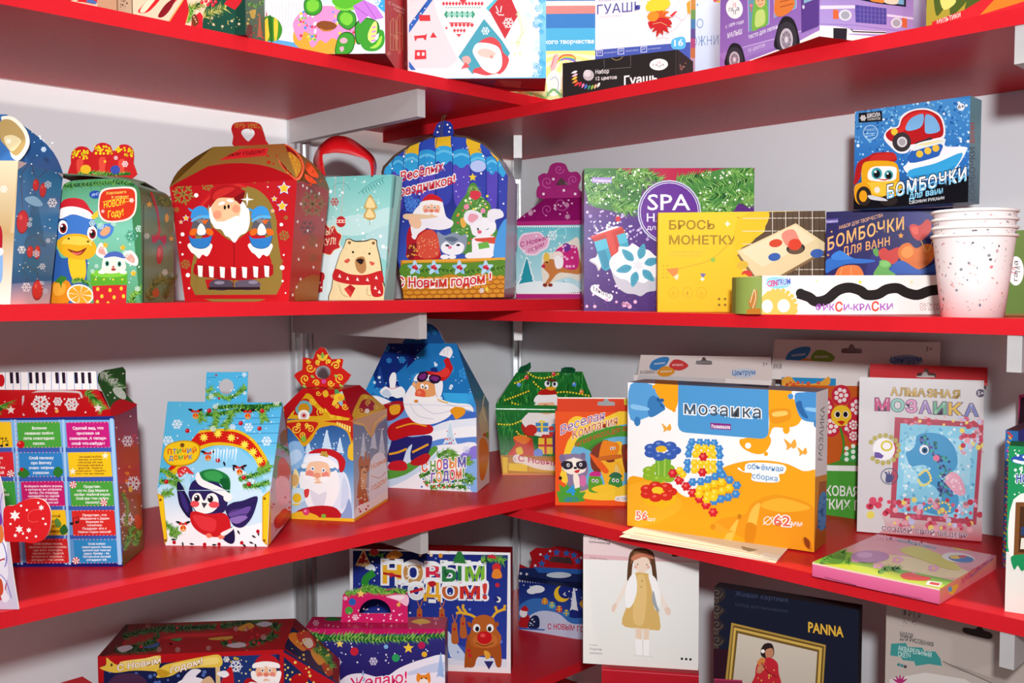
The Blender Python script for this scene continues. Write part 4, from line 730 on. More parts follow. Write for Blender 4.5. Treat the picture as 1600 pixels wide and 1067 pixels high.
# tree
A.s('4f8c3c', '500 380 530 380 550 440 600 480 610 560 640 640 560 730 440 720 400 600 410 540 450 470 480 430').fir('515 390 500 480 450 620 430 700', 40, 130, ('3a7c3a', '5a9c4c', '7cb45c', '9cc46c')).fir('520 400 560 500 600 600 590 700', 40, 130, ('3a7c3a', '5a9c4c', '7cb45c', '9cc46c')).star('f2d43c', 513, 346, 22)
for c, n in (('e8e048', 14), ('e84858', 12), ('f0a8c8', 10), ('f07c3c', 8), ('e8f4d0', 16)): A.dots(c, n, 430, 440, 610, 680, 4, 8)
A.e('e0406a', 540, 432, 16).e('e0406a', 512, 440, 14).e('f08caa', 482, 495, 14).e('f08cb8', 565, 515, 12).s('d83a4a', '500 420 540 415 550 445 520 460').s('e8b04c', '450 560 470 550 480 590 460 600')
# Santa with a pipe
A.s('b81c28', '180 640 200 590 240 600 330 630 345 700 340 760 190 760 180 700').s('d8503c', '230 660 290 610 335 640 340 740 250 750').dots('f0b080', 40, 230, 650, 340, 750, 2, 4).s('f4f0f4', '210 530 240 490 262 470 350 460 365 490 380 545 415 570 400 600 340 612 280 600 240 615 215 650 200 600')
m_santa(A, 305, 505, 44, hat='d02028'); A.s('f2eef4', '260 560 330 540 390 555 400 590 330 610 270 595').s('e8c8a0', '175 530 320 540 320 550 180 560').s('f2c4a0', '190 540 230 540 255 575 240 605 200 590').s('f4f0f4', '205 640 250 600 280 602 240 630 222 660')
A.s('7c1c28', '185 700 230 680 215 755 185 755').dots('e8a848', 16, 185, 690, 235, 755, 3, 6)
# puppy, hare
A.s('8a98ac', '335 620 370 640 420 625 455 640 482 635 480 700 455 730 400 735 355 715 342 670').s('f2f2f6', '355 690 380 670 410 690 440 672 470 690 455 730 400 738 360 722').e('2c3850', 385, 690, 10, 6).e('2c3850', 440, 688, 10, 6).e('e87898', 398, 700, 10, 8).s('5c6c84', '370 655 410 645 440 660 410 672').e('f4f4f8', 372, 748, 22, 12).e('f4f4f8', 410, 748, 20, 11)
A.s('f2f0f4', '505 610 500 575 530 555 590 550 628 575 625 620 580 648 520 640').s('eceaf0', '470 560 475 525 510 510 555 530 560 560 530 570 500 590').s('eceaf0', '590 560 590 520 620 505 660 515 668 545 630 560 615 575').s('e8a0b0', '490 560 500 530 535 535 540 552 510 575').s('f4f2f6', '520 650 620 645 625 700 610 750 520 755 510 700').e('e0607a', 548, 622, 11, 9).e('2c3850', 540, 608, 5, 7).l('3c4860', 3, '580 612 595 604', s=True).s('f2f0f4', '475 740 500 725 560 735 560 755 490 756').p('d8503c', '520 655 625 648 655 660 640 685 530 668').p('6cb44c', '540 680 590 670 600 700 545 710')
A.s('4f9ce0', '640 620 690 560 700 760 620 755')
# basket, flowers
A.p('c88424', '150 765 700 750 700 970 150 970').l('e8a83c', 12, '160 772 400 766 700 756').s('5c8c2c', '160 785 300 778 500 776 690 766 690 850 560 830 480 850 400 835 300 860 160 850').fir('180 820 330 815 500 820 680 800', 30, 120, ('3c6c24', '6c9c34', '8cb84c'))
for x in (222, 318, 447, 580):
    for k in range(5): m_leaf(A, '8cc4e4' if k % 2 else 'b8def2', x, 803, 40, 24, 72*k-20)
    A.e('c02434', x-6, 800, 9).e('c02434', x+7, 806, 9).e('d84450', x+2, 794, 7)
for r_ in range(5):
    for i in range(14): A.e('a85c14', 175+i*40+(r_ % 2)*20, 862+r_*23-i*.8, 21, 12).e('d8922c', 175+i*40+(r_ % 2)*20, 860+r_*23-i*.8, 18, 9.5)
A.t('d02030', 'С Новым годом !', 130, 896, 608, 874, 46, .035, o=('fbf4f0', .09), arc=-14).s('e8d048', '575 910 590 900 592 922').flake('e8f0fa', 560, 918, 14)
q.clip = False
s2 = plane(mb, b, b+D, b+UP).win(*W7); s2.k = 100
s2.g('dce8f4', '9ab0c4', '684 340 735 380 735 700 680 700', hor=True).p('a8b8c8', '683 480 732 500 726 900 675 900').p('8a2038', '671 910 725 900 722 950 670 953').dots('3c58c0', 12, 688, 350, 725, 480, 3, 6)
mb.build('body', M_GLOSS, t)
mb = MB(); q2 = plane(mb, *upright(a+D*(dep+.0005), a, b)).win(*W7)
rim = [(x+(x-380)*.045+3, y-(9 if y < 600 else 0)) for x, y in arch if y < 960]
cutout(mb, q2, rim, .002, '5a4234', edge='6a5040', back='6a5040'); mb.build('rear_panel', M_MATT, t)
mb = MB(); q = plane(mb, *upright(a+D*dep*.5, a, b)).win(*W7)
cutout(mb, q, smooth([(318, 140), (325, 95), (340, 70), (370, 60), (400, 68), (412, 90), (410, 140)], True, 3), .0012, '22389c', edge='4a4038'); q.k = 2; q.many('ffffff', [circ(x, y, 5) for x, y in ((335, 118), (345, 88), (385, 80), (398, 96), (393, 116))])
mb.build('handle', M_PRINT, t)
mb = MB()
for dx in (0, 12):
    P = [q.at3(358+dx*.2, 150), q.at3(352+dx, 100)-D*.006, q.at3(362+dx, 45)-D*.004, q.at3(376+dx*.4, 32)]
    for i in range(3):
        e = unit(P[i+1]-P[i]); n1 = unit(np.cross(e, U))*.0008; n2 = unit(np.cross(e, n1))*.0008
        mb.box(P[i]-n1/2-n2/2, P[i+1]-P[i], n1, n2, '6a5a44')
mb.build('string', M_MATT, t)
# magenta house box
a, b = deep(806.5, 1.555, z, 464), deep(912, 1.53, z, 464); U = unit(b-a); D = np.cross(UP, U)
h_ = hgt(a, 807.4, 346); B = Box(a, b, .085, h_, {'f': '8fd0d8', 'r': 'b01c78', 't': '8c1464'})
mb = B.mb; A = B.f.win(*W7)
A.bg('58bcc8', 'c8e8ee').p('b01c74', '720 555 1080 555 1080 585 720 590').p('b01c74', '720 930 1080 925 1080 970 720 970').many('f6f2f4', [[(735+i*11, 590), (741+i*11, 602), (747+i*11, 590)] for i in range(29)]).many('f6f2f4', [[(735+i*11, 935), (741+i*11, 922), (747+i*11, 935)] for i in range(29)])
A.s('f4d8e8', '742 685 760 635 800 625 850 622 880 650 902 655 892 700 860 720 830 740 780 735').s('e8a8c8', '750 685 766 642 805 632 850 630 875 658 893 662 882 695 852 712 828 730 782 726').t('b01c78', 'С Новым', 752, 700, 890, 660, 24, .02).t('b01c78', 'годом', 795, 725, 872, 692, 20, .02)
for x, y, h2, w2 in ((785, 890, 115, 96), (972, 905, 32, 26)): A.tree(x, y, h2*1.1, w2*1.1, 'eef8fa').tree(x, y-3, h2, w2*.85, '1f98a8')
A.l('a8e0e4', 4, '905 640 940 610 975 600 985 640 950 640', s=True).flake('eaf8fa', 915, 640, 28).dots('f4fcfd', 26, 740, 600, 1030, 880, 3, 5).s('eaf6f8', '735 890 850 870 1000 880 1040 900 1040 926 735 930')
A.s('e8e0d0', '860 790 870 730 920 725 950 690 1000 670 1050 660 1060 860 1000 850 930 870 880 905 865 860').s('c87a3c', '868 800 880 765 920 760 945 790 1000 780 1045 740 1060 830 1000 830 945 830 900 880 880 880 900 840').s('e8c04c', '870 760 880 725 900 740 895 770').e('8a2c1c', 878, 890, 12, 9).e('8a2c1c', 905, 890, 12, 9).e('c81c50', 870, 795, 10, 9).m = 0
A.s('c81c78', '930 720 980 690 1040 700 1045 800 990 810 950 780').e('f4e0d8', 945, 745, 26).s('f8f4f4', '925 755 950 742 970 760 965 800 935 805').e('6a2c90', 985, 700, 22).dots('f4a8d0', 14, 960, 690, 1040, 810, 4, 8).e('101010', 888, 775, 4, 6)
t = B.done('gift_box', 'magenta house box with a reindeer, behind the purple spa box', 'box', M_PRINT)
rp = plane(MB(), *upright(a+D*.042, a, b)).win(*W7); RL, RR = rp.at3(880, 452), rp.at3(1040, 448)
mb = MB((a+b)/2+D*.04+UP*.04); R = mb.face([B.A2-U*.002, B.B2+U*.002, RR+U*.02, RL], '98146c').win(*W7)
R.bg('8c1262', '9c1870'); m_swirl(R, 'c85ca8', 960, 480, 40, 4, 0); m_swirl(R, 'c85ca8', 890, 510, 30, 4, 90); R.dots('f4d0e8', 22, 760, 440, 1050, 560, 3, 6).flakes('f0c0e0', 5, 790, 460, 1030, 550, 12, 16)
mb.face([B.B3, B.A3, RL, RR+U*.02], '8c1262'); mb.face([B.B2, B.B3, RR], '8c1262'); mb.face([B.A3, B.A2, RL], '8c1262'); mb.build('roof', M_PRINT, t)
mb = MB(); q = plane(mb, *upright(a+D*.042, a, b)).win(*W7)
cutout(mb, q, smooth([(860, 455), (835, 430), (840, 395), (850, 385), (842, 345), (870, 325), (890, 325), (905, 285), (940, 271), (980, 280), (1000, 318), (1040, 318), (1060, 350), (1045, 400), (1075, 430), (1050, 455)], True, 3), .0012, 'a0186f', [[(932, 385), (958, 347), (998, 384)]], edge='7a1254')
q.k = 2; m_swirl(q, 'c85ca8', 890, 370, 32, 4, 60); m_swirl(q, 'c85ca8', 950, 305, 26, 4, 0); m_swirl(q, 'c85ca8', 1020, 360, 26, 4, 120); q.many('f4d8ea', [circ(x, y, 7) for x, y in ((920, 355), (973, 412), (870, 430), (1030, 430))])
mb.build('handle', M_PRINT, t)
# ================================================================ second shelf, right wall
z = ZR[2]; W8 = (880, 240, 3.953); W9 = (1160, 140, 2.884)
# spa set
a, b = deep(912.5, 1.335, z, 470), deep(1178.5, 1.325, z, 300); h_ = hgt(a, 913, 263)
B = Box(a, b, .052, h_, {'f': '6a3a9c', 'r': '5a2c88', 'l': '7c54a8', 't': '8a3a60'})
A = B.f.win(*W8)
A.g('7a2c6c', '552c86', '120 90 1190 90 1190 420 120 420').g('552c86', '4a2272', '120 420 1190 420 1190 970 120 970').p('b01c44', '120 90 1190 90 1190 140 960 170 560 150 120 130').s('c01c48', '560 95 850 95 840 170 700 190 600 165')
g2 = ('1f5426', '3c8434', '66aa48', '94c868')
A.s('3f7a38', '130 92 330 92 420 130 480 200 470 300 380 360 280 350 160 300').s('4c8c40', '700 160 880 120 1000 92 1175 92 1175 300 1080 310 1040 360 860 370 820 300')
for pth in ('130 130 230 160 330 180 440 240', '140 200 250 240 370 300 460 330', '330 110 430 150 520 200', '420 110 500 120 600 170', '150 270 220 280 300 260', '300 330 380 340 440 350'): A.fir(pth, 62, 95, g2, 7)
for pth in ('1170 130 1080 180 960 200 830 250', '1170 240 1060 260 940 260 850 250', '700 170 800 150 900 130', '860 330 950 330 1040 340', '1000 110 1080 120 1160 110', '1100 300 1140 290 1175 280', '840 260 880 300 900 350'): A.fir(pth, 62, 95, g2, 7)
A.dots('f2fbe8', 46, 135, 100, 500, 340, 3, 8).dots('f2fbe8', 46, 820, 110, 1170, 350, 3, 8).dots('d8c8f0', 60, 130, 350, 480, 560, 3, 9).dots('b898d8', 40, 130, 380, 560, 700, 4, 12).dots('ffffff', 24, 150, 380, 500, 520, 5, 9).dots('6a3f9c', 180, 130, 620, 1170, 960, 2, 4).dots('8454b4', 90, 130, 560, 700, 960, 2, 4)
A.p('a88cd0', '178 146 300 148 300 182 178 180').t('f2ecf8', 'Развивашки', 184, 174, 295, 176, 18, .03)
A.e('d8d8f0', 655, 362, 196, 198).e('5c2c8c', 655, 362, 188, 190).e('e4e0f4', 655, 362, 182, 184).e('6a2f9a', 655, 362, 177, 179)
A.t('f8f6fc', 'SPA', 520, 348, 785, 348, 96, .015).t('f4f0fa', 'НАБОР', 516, 420, 790, 420, 48, .02).t('e8e0f4', 'для ванной', 516, 470, 780, 470, 28, .02)
A.e('d02034', 338, 404, 17).s('f2f0ee', '205 500 290 460 340 450 320 500').s('c8c0c8', '160 660 200 640 215 610 245 660 240 690 218 725 200 690').s('f2eef0', '165 655 205 638 218 612 240 655 236 680 222 712 205 682')
A.p('c43024', '168 512 362 450 384 490 192 545').p('e0443c', '168 512 362 450 366 462 176 525').p('3aa4c0', '190 545 384 488 402 552 420 650 260 725 240 710').p('55bcd4', '190 545 384 488 400 545 212 605').p('c8342c', '258 498 322 478 372 650 302 660').p('d84438', '262 498 300 486 340 640 310 650').p('2c8cac', '212 605 258 592 290 690 255 718')
A.s('c8c8d4', '290 690 300 640 340 610 345 580 400 580 430 560 480 590 520 600 545 615 590 660 600 720 580 780 580 840 520 855 480 880 440 868 390 862 340 830 320 790 305 750')
A.s('f3f3f6', '284 685 298 640 338 606 345 574 398 576 430 556 480 586 528 596 560 625 584 650 590 720 575 760 540 770 500 800 460 790 420 800 390 780 350 770 310 740')
for k in range(6):
    an = math.radians(60*k-75); cx_, cy_ = 462, 690; d = np.array((math.cos(an), math.sin(an))); n = np.array((-d[1], d[0])); c = np.array((cx_, cy_))
    A.s('4aa4c0', [c+d*40, c+d*80+n*26, c+d*140, c+d*80-n*26]).many('2f7f9c', [[c+d*(55+18*i), c+d*(70+18*i)+n*18, c+d*(60+18*i)] for i in range(4)]+[[c+d*(55+18*i), c+d*(70+18*i)-n*18, c+d*(60+18*i)] for i in range(4)])
A.star('e2e6ee', 462, 690, 46, 6, .4).s('f4f2f6', '168 830 200 808 240 850 300 870 302 900 275 912 215 880 180 860').t('4c3c58', 'МЫЛО', 186, 846, 292, 896, 26, .01)
A.dots('f4b8dc', 12, 130, 900, 480, 955, 6, 14).dots('e8d8f8', 10, 130, 700, 350, 955, 5, 9)
A = B.l.win(*W8); A.bg('9a7cc4', '7c50b0').dots('d8c8f0', 10, 98, 300, 130, 950, 3, 6).p('5c8c5c', '98 95 130 92 130 300 112 320 98 250').p('40206c', '118 400 128 400 128 960 118 960').e('f4c8dc', 108, 938, 12)
A = B.t.win(*W8); A.bg('a83858')
B.done('craft_box', 'purple spa craft box with a white snowflake and fir twigs', 'box', M_GLOSS)
# toss-the-coin game
a, b = deep(1027.5, 1.262, z, 480), deep(1290, 1.232, z, 335); h_ = hgt(a, 1029, 332.3)
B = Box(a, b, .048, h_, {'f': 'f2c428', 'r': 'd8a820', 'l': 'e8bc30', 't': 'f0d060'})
A = B.f.win(*W8)
A.bg('f6ce34', 'f2c024').t('a8832c', 'БРОСЬ', 654, 468, 936, 466, 52, .035).t('a8832c', 'МОНЕТКУ!', 654, 560, 1085, 560, 52, .035).t('d8b04c', 'игровой набор для дома и', 655, 612, 880, 614, 14, 0).t('d8b04c', 'путешествий', 655, 634, 850, 636, 12, 0)
A.l('c08038', 2.5, '700 714 800 690 910 655 1020 560 1080 470 1095 400', s=True).p('d87a38', '1068 388 1150 420 1150 430 1090 410').e('9cc04c', 925, 655, 15).p('e0904c', '635 712 712 705 700 785').p('f2e2b0', '680 760 712 740 712 770 700 782').p('7c74a8', '845 738 882 742 862 772').star('fff8d8', 1015, 434, 20, 4, .5).star('fff4c8', 1130, 514, 18, 4, .5).star('fff8d8', 860, 775, 16, 4, .5)
for x in (682, 768, 855): A.ring('d0a02c', x, 858, 32, 34, 3).t('c8982c', 'i' if x == 768 else 'о', x-8, 872, x+6, 872, 26, .0)
A.many('8a6a24', [circ(x, y, 8) for x in (963, 1000) for y in (898, 934)]).many('c09830', [circ(x, y, 4) for x in (618, 642) for y in (692, 715, 740, 765)])
A.win(*W9).p('5f4a38', '112 552 380 545 380 860 60 860 -10 760 -20 700 30 690 100 640')
A.s('f2c428', '60 545 118 552 112 600 80 640 40 690 -10 720 -30 780 -30 600')
for k in range(5): A.l('e8dccc', 3, [(135+60*k, 545), (135+60*k, 860)])
for k in range(5): A.l('e8dccc', 3, [(0, 580+58*k), (380, 578+58*k)])
A.many('4c3a2c', [[(130+24*i, 550), (133+24*i, 550), (133+24*i, 850), (130+24*i, 850)] for i in range(10)])
A.p('8a6c48', '-25 745 240 602 372 698 372 735 140 868 60 868').p('ecd4a4', '-25 728 240 602 372 690 372 722 130 860 60 845').p('f4e0b8', '-10 728 238 612 330 675 90 800')
A.e('d8482c', 150, 692, 30, 18, -8).e('3c62b0', 144, 754, 28, 18, -8).e('3c62b0', 336, 738, 30, 20, -4).e('e0b83c', 0, 790, 26, 18, -8).e('d84030', 20, 832, 24, 18).e('3a2c24', 240, 716, 42, 26, -6).e('6c5240', 240, 722, 34, 18, -6).s('e8907c', '176 652 230 630 262 690 262 705 205 710').e('e0442c', 236, 698, 30, 26, -8)
A.p('f2c428', '-60 860 10 830 60 862 90 900 -60 900')
B.done('game_box', 'yellow coin tossing game box with a wooden board on its lid', 'box', M_MATT)
# violet bath bomb set, blue one on top of it
a, b = deep(1291, 1.20, z, 335), deep(1489, 1.136, z, 330); h_ = hgt(a, 1291, 331)
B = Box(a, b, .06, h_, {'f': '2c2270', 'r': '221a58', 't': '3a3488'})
A = B.f.win(*W9)
A.bg('1e1654', '241c66').s('2c2878', '700 560 780 545 860 560 960 540 960 600 860 640 760 630').s('2a2472', '380 700 420 690 440 740 390 760').s('2c2878', '580 750 640 720 700 760 690 850 560 850').p('5a4c9c', '374 585 432 580 432 600 374 604').t('e4dcf4', 'Развивашки', 377, 600, 429, 596, 10, .01)
A.t('e8b084', 'НАБОР ДЛЯ ТВОРЧЕСТВА', 436, 630, 634, 572, 15, .02).t('f2b468', 'БОМБОЧКИ', 384, 726, 728, 630, 54, .03, arc=10, sp=1.12).t('f2a860', 'ДЛЯ ВАНН', 452, 748, 664, 700, 36, .025, sp=1.1)
A.star('f09c3c', 714, 658, 14).star('e8a44c', 402, 640, 6).star('e8a44c', 606, 640, 6).star('e8a44c', 386, 745, 7)
A.s('c83a34', '752 620 770 605 800 612 830 585 850 600 846 640 806 680 770 665').s('e05a4c', '760 622 790 620 790 650 770 650').s('c83a34', '612 730 640 712 662 725 700 710 720 730 690 780 655 785 625 765').s('dc6e24', '702 745 712 705 750 690 782 715 825 695 858 705 862 760 820 800 775 812 730 785').s('f09040', '715 740 730 710 760 708 770 740 740 760').l('e8a84c', 4, '805 680 830 730 850 700 870 620', s=True)
A.s('2f5cb4', '670 800 720 770 800 812 880 780 890 850 680 850').s('22408c', '690 830 800 830 880 820 880 850 690 850').s('5c9c4c', '588 720 610 718 612 750 595 745').s('6cb058', '590 835 615 790 620 770 650 770 672 790 660 810 690 835 640 850').e('84c46c', 642, 786, 22, 14)
A.s('2c6cc4', '376 772 420 755 500 760 570 765 600 772 560 782 470 786 410 810 376 825').s('3a80d8', '400 750 440 725 480 750 500 762 420 768').s('e87c3c', '420 830 440 800 490 790 530 800 540 850 420 850').l('f2a060', 4, '450 800 440 840').l('f2a060', 4, '490 796 490 840')
B.done('craft_box', 'violet bath bomb craft box with orange hearts, under the blue one', 'box', M_GLOSS)
zt = a[2]+h_
a, b = deep(1334, 1.165, zt, 300), deep(1513, 1.072, zt, 300); h_ = .1185
B = Box(a, b, .036, h_, {'f': '3a82c4', 'r': '5a94a8', 'l': '2a4a80', 't': '3a6a98'})
A = B.f.win(*W9)
A.g('4a94d4', '2c70bc', '490 40 1040 40 1040 330 490 330').g('2c70bc', '16304c', '490 330 1040 330 1040 540 490 540').dots('7cc0ec', 260, 500, 50, 1030, 400, 2, 7).dots('a8dcf8', 90, 500, 50, 1030, 380, 2, 6).dots('2460a8', 150, 500, 60, 1030, 400, 3, 7).dots('e0f4fc', 26, 500, 50, 1030, 330, 4, 8)
A.s('0c0c14', '505 470 640 440 800 450 1030 390 1030 540 500 545')
A.p('121018', '524 106 628 96 630 142 524 150').t('f4f2f2', 'ШКОЛА', 562, 126, 622, 120, 17, .04).t('e8e4e4', 'ТАЛАНТОВ', 562, 140, 622, 135, 10, .02).flake('f4f2f2', 544, 128, 14, 6).e('f4f6f8', 985, 78, 17).t('20242c', '6+', 972, 86, 999, 84, 17, .03).ring('a8cce8', 578, 193, 34, 34, 4).t('a8cce8', 'ЭФФЕКТ', 552, 190, 604, 184, 11, .0).l('a8cce8', 3, '552 200 600 196').l('a8cce8', 3, '560 210 596 206')
A.s('f4f0f2', '640 200 665 172 700 165 715 120 760 92 830 84 890 112 912 160 910 215 870 235 770 262 740 285 700 285 665 255 640 225')
A.s('b81a20', '646 200 668 178 704 170 722 128 765 98 830 92 884 118 904 162 902 208 860 222 760 248 720 230 680 235 655 222').s('d8302c', '665 185 706 176 726 134 768 105 825 98 870 120 800 112 750 140 735 180 690 200').s('7cb4e4', '735 178 750 140 780 118 816 112 808 165 760 185').s('7cb4e4', '828 112 870 130 890 185 830 198 822 160').e('e8c83c', 685, 190, 15, 16).e('3a3436', 718, 236, 42, 44).e('d8d4d8', 720, 236, 23, 24).e('a8a4a8', 720, 236, 15, 16).s('3a3436', '780 240 820 225 850 215 850 235 790 252')
A.s('f4f4f8', '725 350 745 330 760 268 800 238 910 220 915 255 1005 258 1008 280 980 330 940 380 880 400 770 410 745 380').s('2c62b4', '755 330 768 270 895 245 892 285 870 305').e('f0c040', 799, 290, 16).e('f0c040', 836, 276, 16).e('f0c040', 872, 264, 16).s('e4ece8', '768 262 800 242 902 224 904 240 820 262 772 276').s('f0e0a0', '790 248 850 235 895 228 890 234 830 250').s('f2f4f6', '730 348 750 340 860 310 998 262 1002 278 880 328 760 362 735 362').s('38a4dc', '752 364 870 332 990 284 960 350 910 380 770 400').s('2c8cc8', '765 390 900 370 960 340 920 385 790 405')
A.s('b01c20', '505 400 520 330 570 300 600 285 680 284 694 320 640 330 560 325 540 350 530 400 505 430').s('c82c28', '575 318 600 292 680 288 690 312 630 322').s('e8a81c', '540 345 575 322 680 325 705 360 708 410 720 440 690 480 640 485 560 470 540 430').s('f4c43c', '560 420 700 415 705 450 660 478 590 470 565 445').s('f8f6f4', '565 380 585 350 640 345 690 350 695 380 680 410 580 410').e('3a9ca4', 606, 378, 24, 26).e('3a9ca4', 660, 385, 20, 22).e('101418', 606, 380, 15, 18).e('101418', 660, 387, 13, 16).e('ffffff', 600, 370, 6).e('ffffff', 655, 378, 5)
A.s('c8301c', '606 400 640 404 666 400 640 410').s('e8a01c', '505 440 530 420 560 420 580 450 570 500 540 520 510 500').e('2c2422', 548, 480, 34, 44).e('e8a01c', 545, 480, 18, 26).e('e8e4d8', 608, 452, 13, 14).e('2c2422', 660, 500, 40, 24).s('d0d4d8', '570 475 640 490 650 502 580 495')
A.t('f4fbfe', 'БОМБОЧКИ', 652, 490, 1010, 408, 56, .035, o=('10141c', .05), sp=1.15).t('7ccaf0', 'БОМБОЧКИ', 654, 492, 1008, 412, 28, .03, sp=1.15).t('8cd0f0', 'для ванн', 752, 494, 904, 466, 28, .05, o=('0c1018', .04)).t('d8dce0', 'СВОИМИ РУКАМИ', 752, 516, 910, 494, 13, .03)
A = B.r.win(*W9); A.bg('7cb0bc', '3a5c70').t('24405c', 'БОМБОЧКИ', 1048, 500, 1048, 260, 24, .03, up=(-1, 0)).t('c84040', 'ВАНН', 1046, 240, 1046, 150, 20, .03, up=(-1, 0))
B.done('craft_box', 'blue bath bomb craft box with a red car and boat, topmost of its stack', 'box', M_GLOSS)
# finger paints
a, b = deep(1190.5, 1.105, z, 480), deep(1475, 1.098, z, 480); h_ = hgt(a, 1191, 430.6)
B = Box(a, b, .045, h_, {'f': 'f6f4ee', 'r': 'e8e0d4', 'l': '8a9a4a', 't': 'f2efe8'})
A = B.f.win(*W9)
A.s('e8c05c', '88 1012 84 960 95 925 130 905 170 905 205 925 232 960 240 1012').many('e8c05c', [circ(163+78*math.cos(t_), 980+78*math.sin(t_), 10) for t_ in np.linspace(-2.8, .2, 11)]).e('f8f2e4', 112, 976, 25, 30).e('f8f2e4', 186, 974, 28, 30).s('8cd0ee', '108 880 115 850 160 845 205 852 220 872 195 892 140 896').t('4a60c0', 'CENTRUM', 112, 888, 216, 876, 26, .05, o=('f2f6fa', .05)).t('d84c7c', 'CEN', 112, 888, 158, 883, 25, .05)
P = [(250, 918), (300, 935), (330, 955), (380, 945), (430, 905), (480, 892), (530, 905), (560, 925), (610, 922), (650, 900), (700, 895), (740, 915), (790, 925), (850, 905), (930, 900)]
A.l('241e1e', 46, P, s=True).e('241e1e', 262, 918, 22, 22).star('e8dc58', 530, 868, 12).star('ece0a0', 335, 862, 9).star('ece0a0', 762, 868, 9)
A.t('a85cc0', 'ФИК', 330, 996, 416, 995, 28, .04).t('e04c3c', 'С', 418, 1000, 452, 998, 40, .05).t('a85cc0', 'И-КРА', 456, 996, 580, 994, 28, .04).t('e04c3c', 'С', 582, 998, 616, 996, 40, .05).t('a85cc0', 'КИ', 620, 994, 678, 992, 28, .04).t('c89c9c', 'ПАЛЬЧИКОВЫЕ', 800, 976, 962, 976, 14, .02).t('c89c9c', 'СО ШТАМПАМИ', 800, 994, 962, 994, 14, .02)
t = B.done('paint_box', 'long white finger paint box with a wavy black window', 'box', M_PRINT)
mb = MB(B.a+B.U*.02+UP*.02+B.D*.02); rows = []
for j in range(7):                                     # rounded end of the carton
    an = PI/2*j/6; off = -B.U*.026*math.sin(an)*1.0; rows.append([B.a+off+B.D*.0225*(1-math.cos(an))*1.0+UP*.0005, B.a+off+B.D*.0225*(1-math.cos(an))+UP*(h_-.0015)])
mb.grid(rows, '8a9a4a'); mb.grid([rows[-1], [q+B.D*.0225 for q in rows[-1]]], '6a7a3a')
mb.add([r_[1] for r_ in rows]+[rows[-1][1]+B.D*.0225, B.a+B.D*.045+UP*h_], 'c8c890')
q = plane(mb, rows[2][0], rows[5][0], rows[2][1]).win(*W9); q.k = 150
q.s('c8803c', '30 960 60 900 70 930 56 990').l('e8d8a8', 4, '38 960 56 900 62 940 48 985', s=True).p('c87a2c', '15 990 85 985 85 1012 12 1012')
mb.build('end_flap', M_PRINT, t)['label'] = 'olive green rounded end flap'
# green box at the frame edge
a, b = deep(1565.6, 1.04, z, 480), deep(1680, 1.02, z, 480); h_ = hgt(a, 1565, 360)
B = Box(a, b, .10, h_, {'f': '66803c', 'l': 'c8c0a0', 't': '7a9450'})
A = B.f.win(*W9); A.g('6c8442', '62803a', '1160 600 1500 600 1500 1030 1160 1030').p('8a6c3c', '1170 1010 1300 1008 1300 1030 1170 1030')
A.e('f6f4f2', 1232, 817, 36, 66).t('2a2430', 'га', 1240, 862, 1240, 826, 20, .0, up=(-1, 0)).t('c8203c', 'М', 1232, 826, 1232, 800, 24, .0, up=(-1, 0)).t('2a2430', 'М', 1252, 822, 1252, 798, 22, .0, up=(-1, 0)).t('2a2430', 'а', 1242, 792, 1242, 772, 20, .0, up=(-1, 0))
B.done('paint_box', 'plain green box with a white oval mark beside the paper cups', 'box')
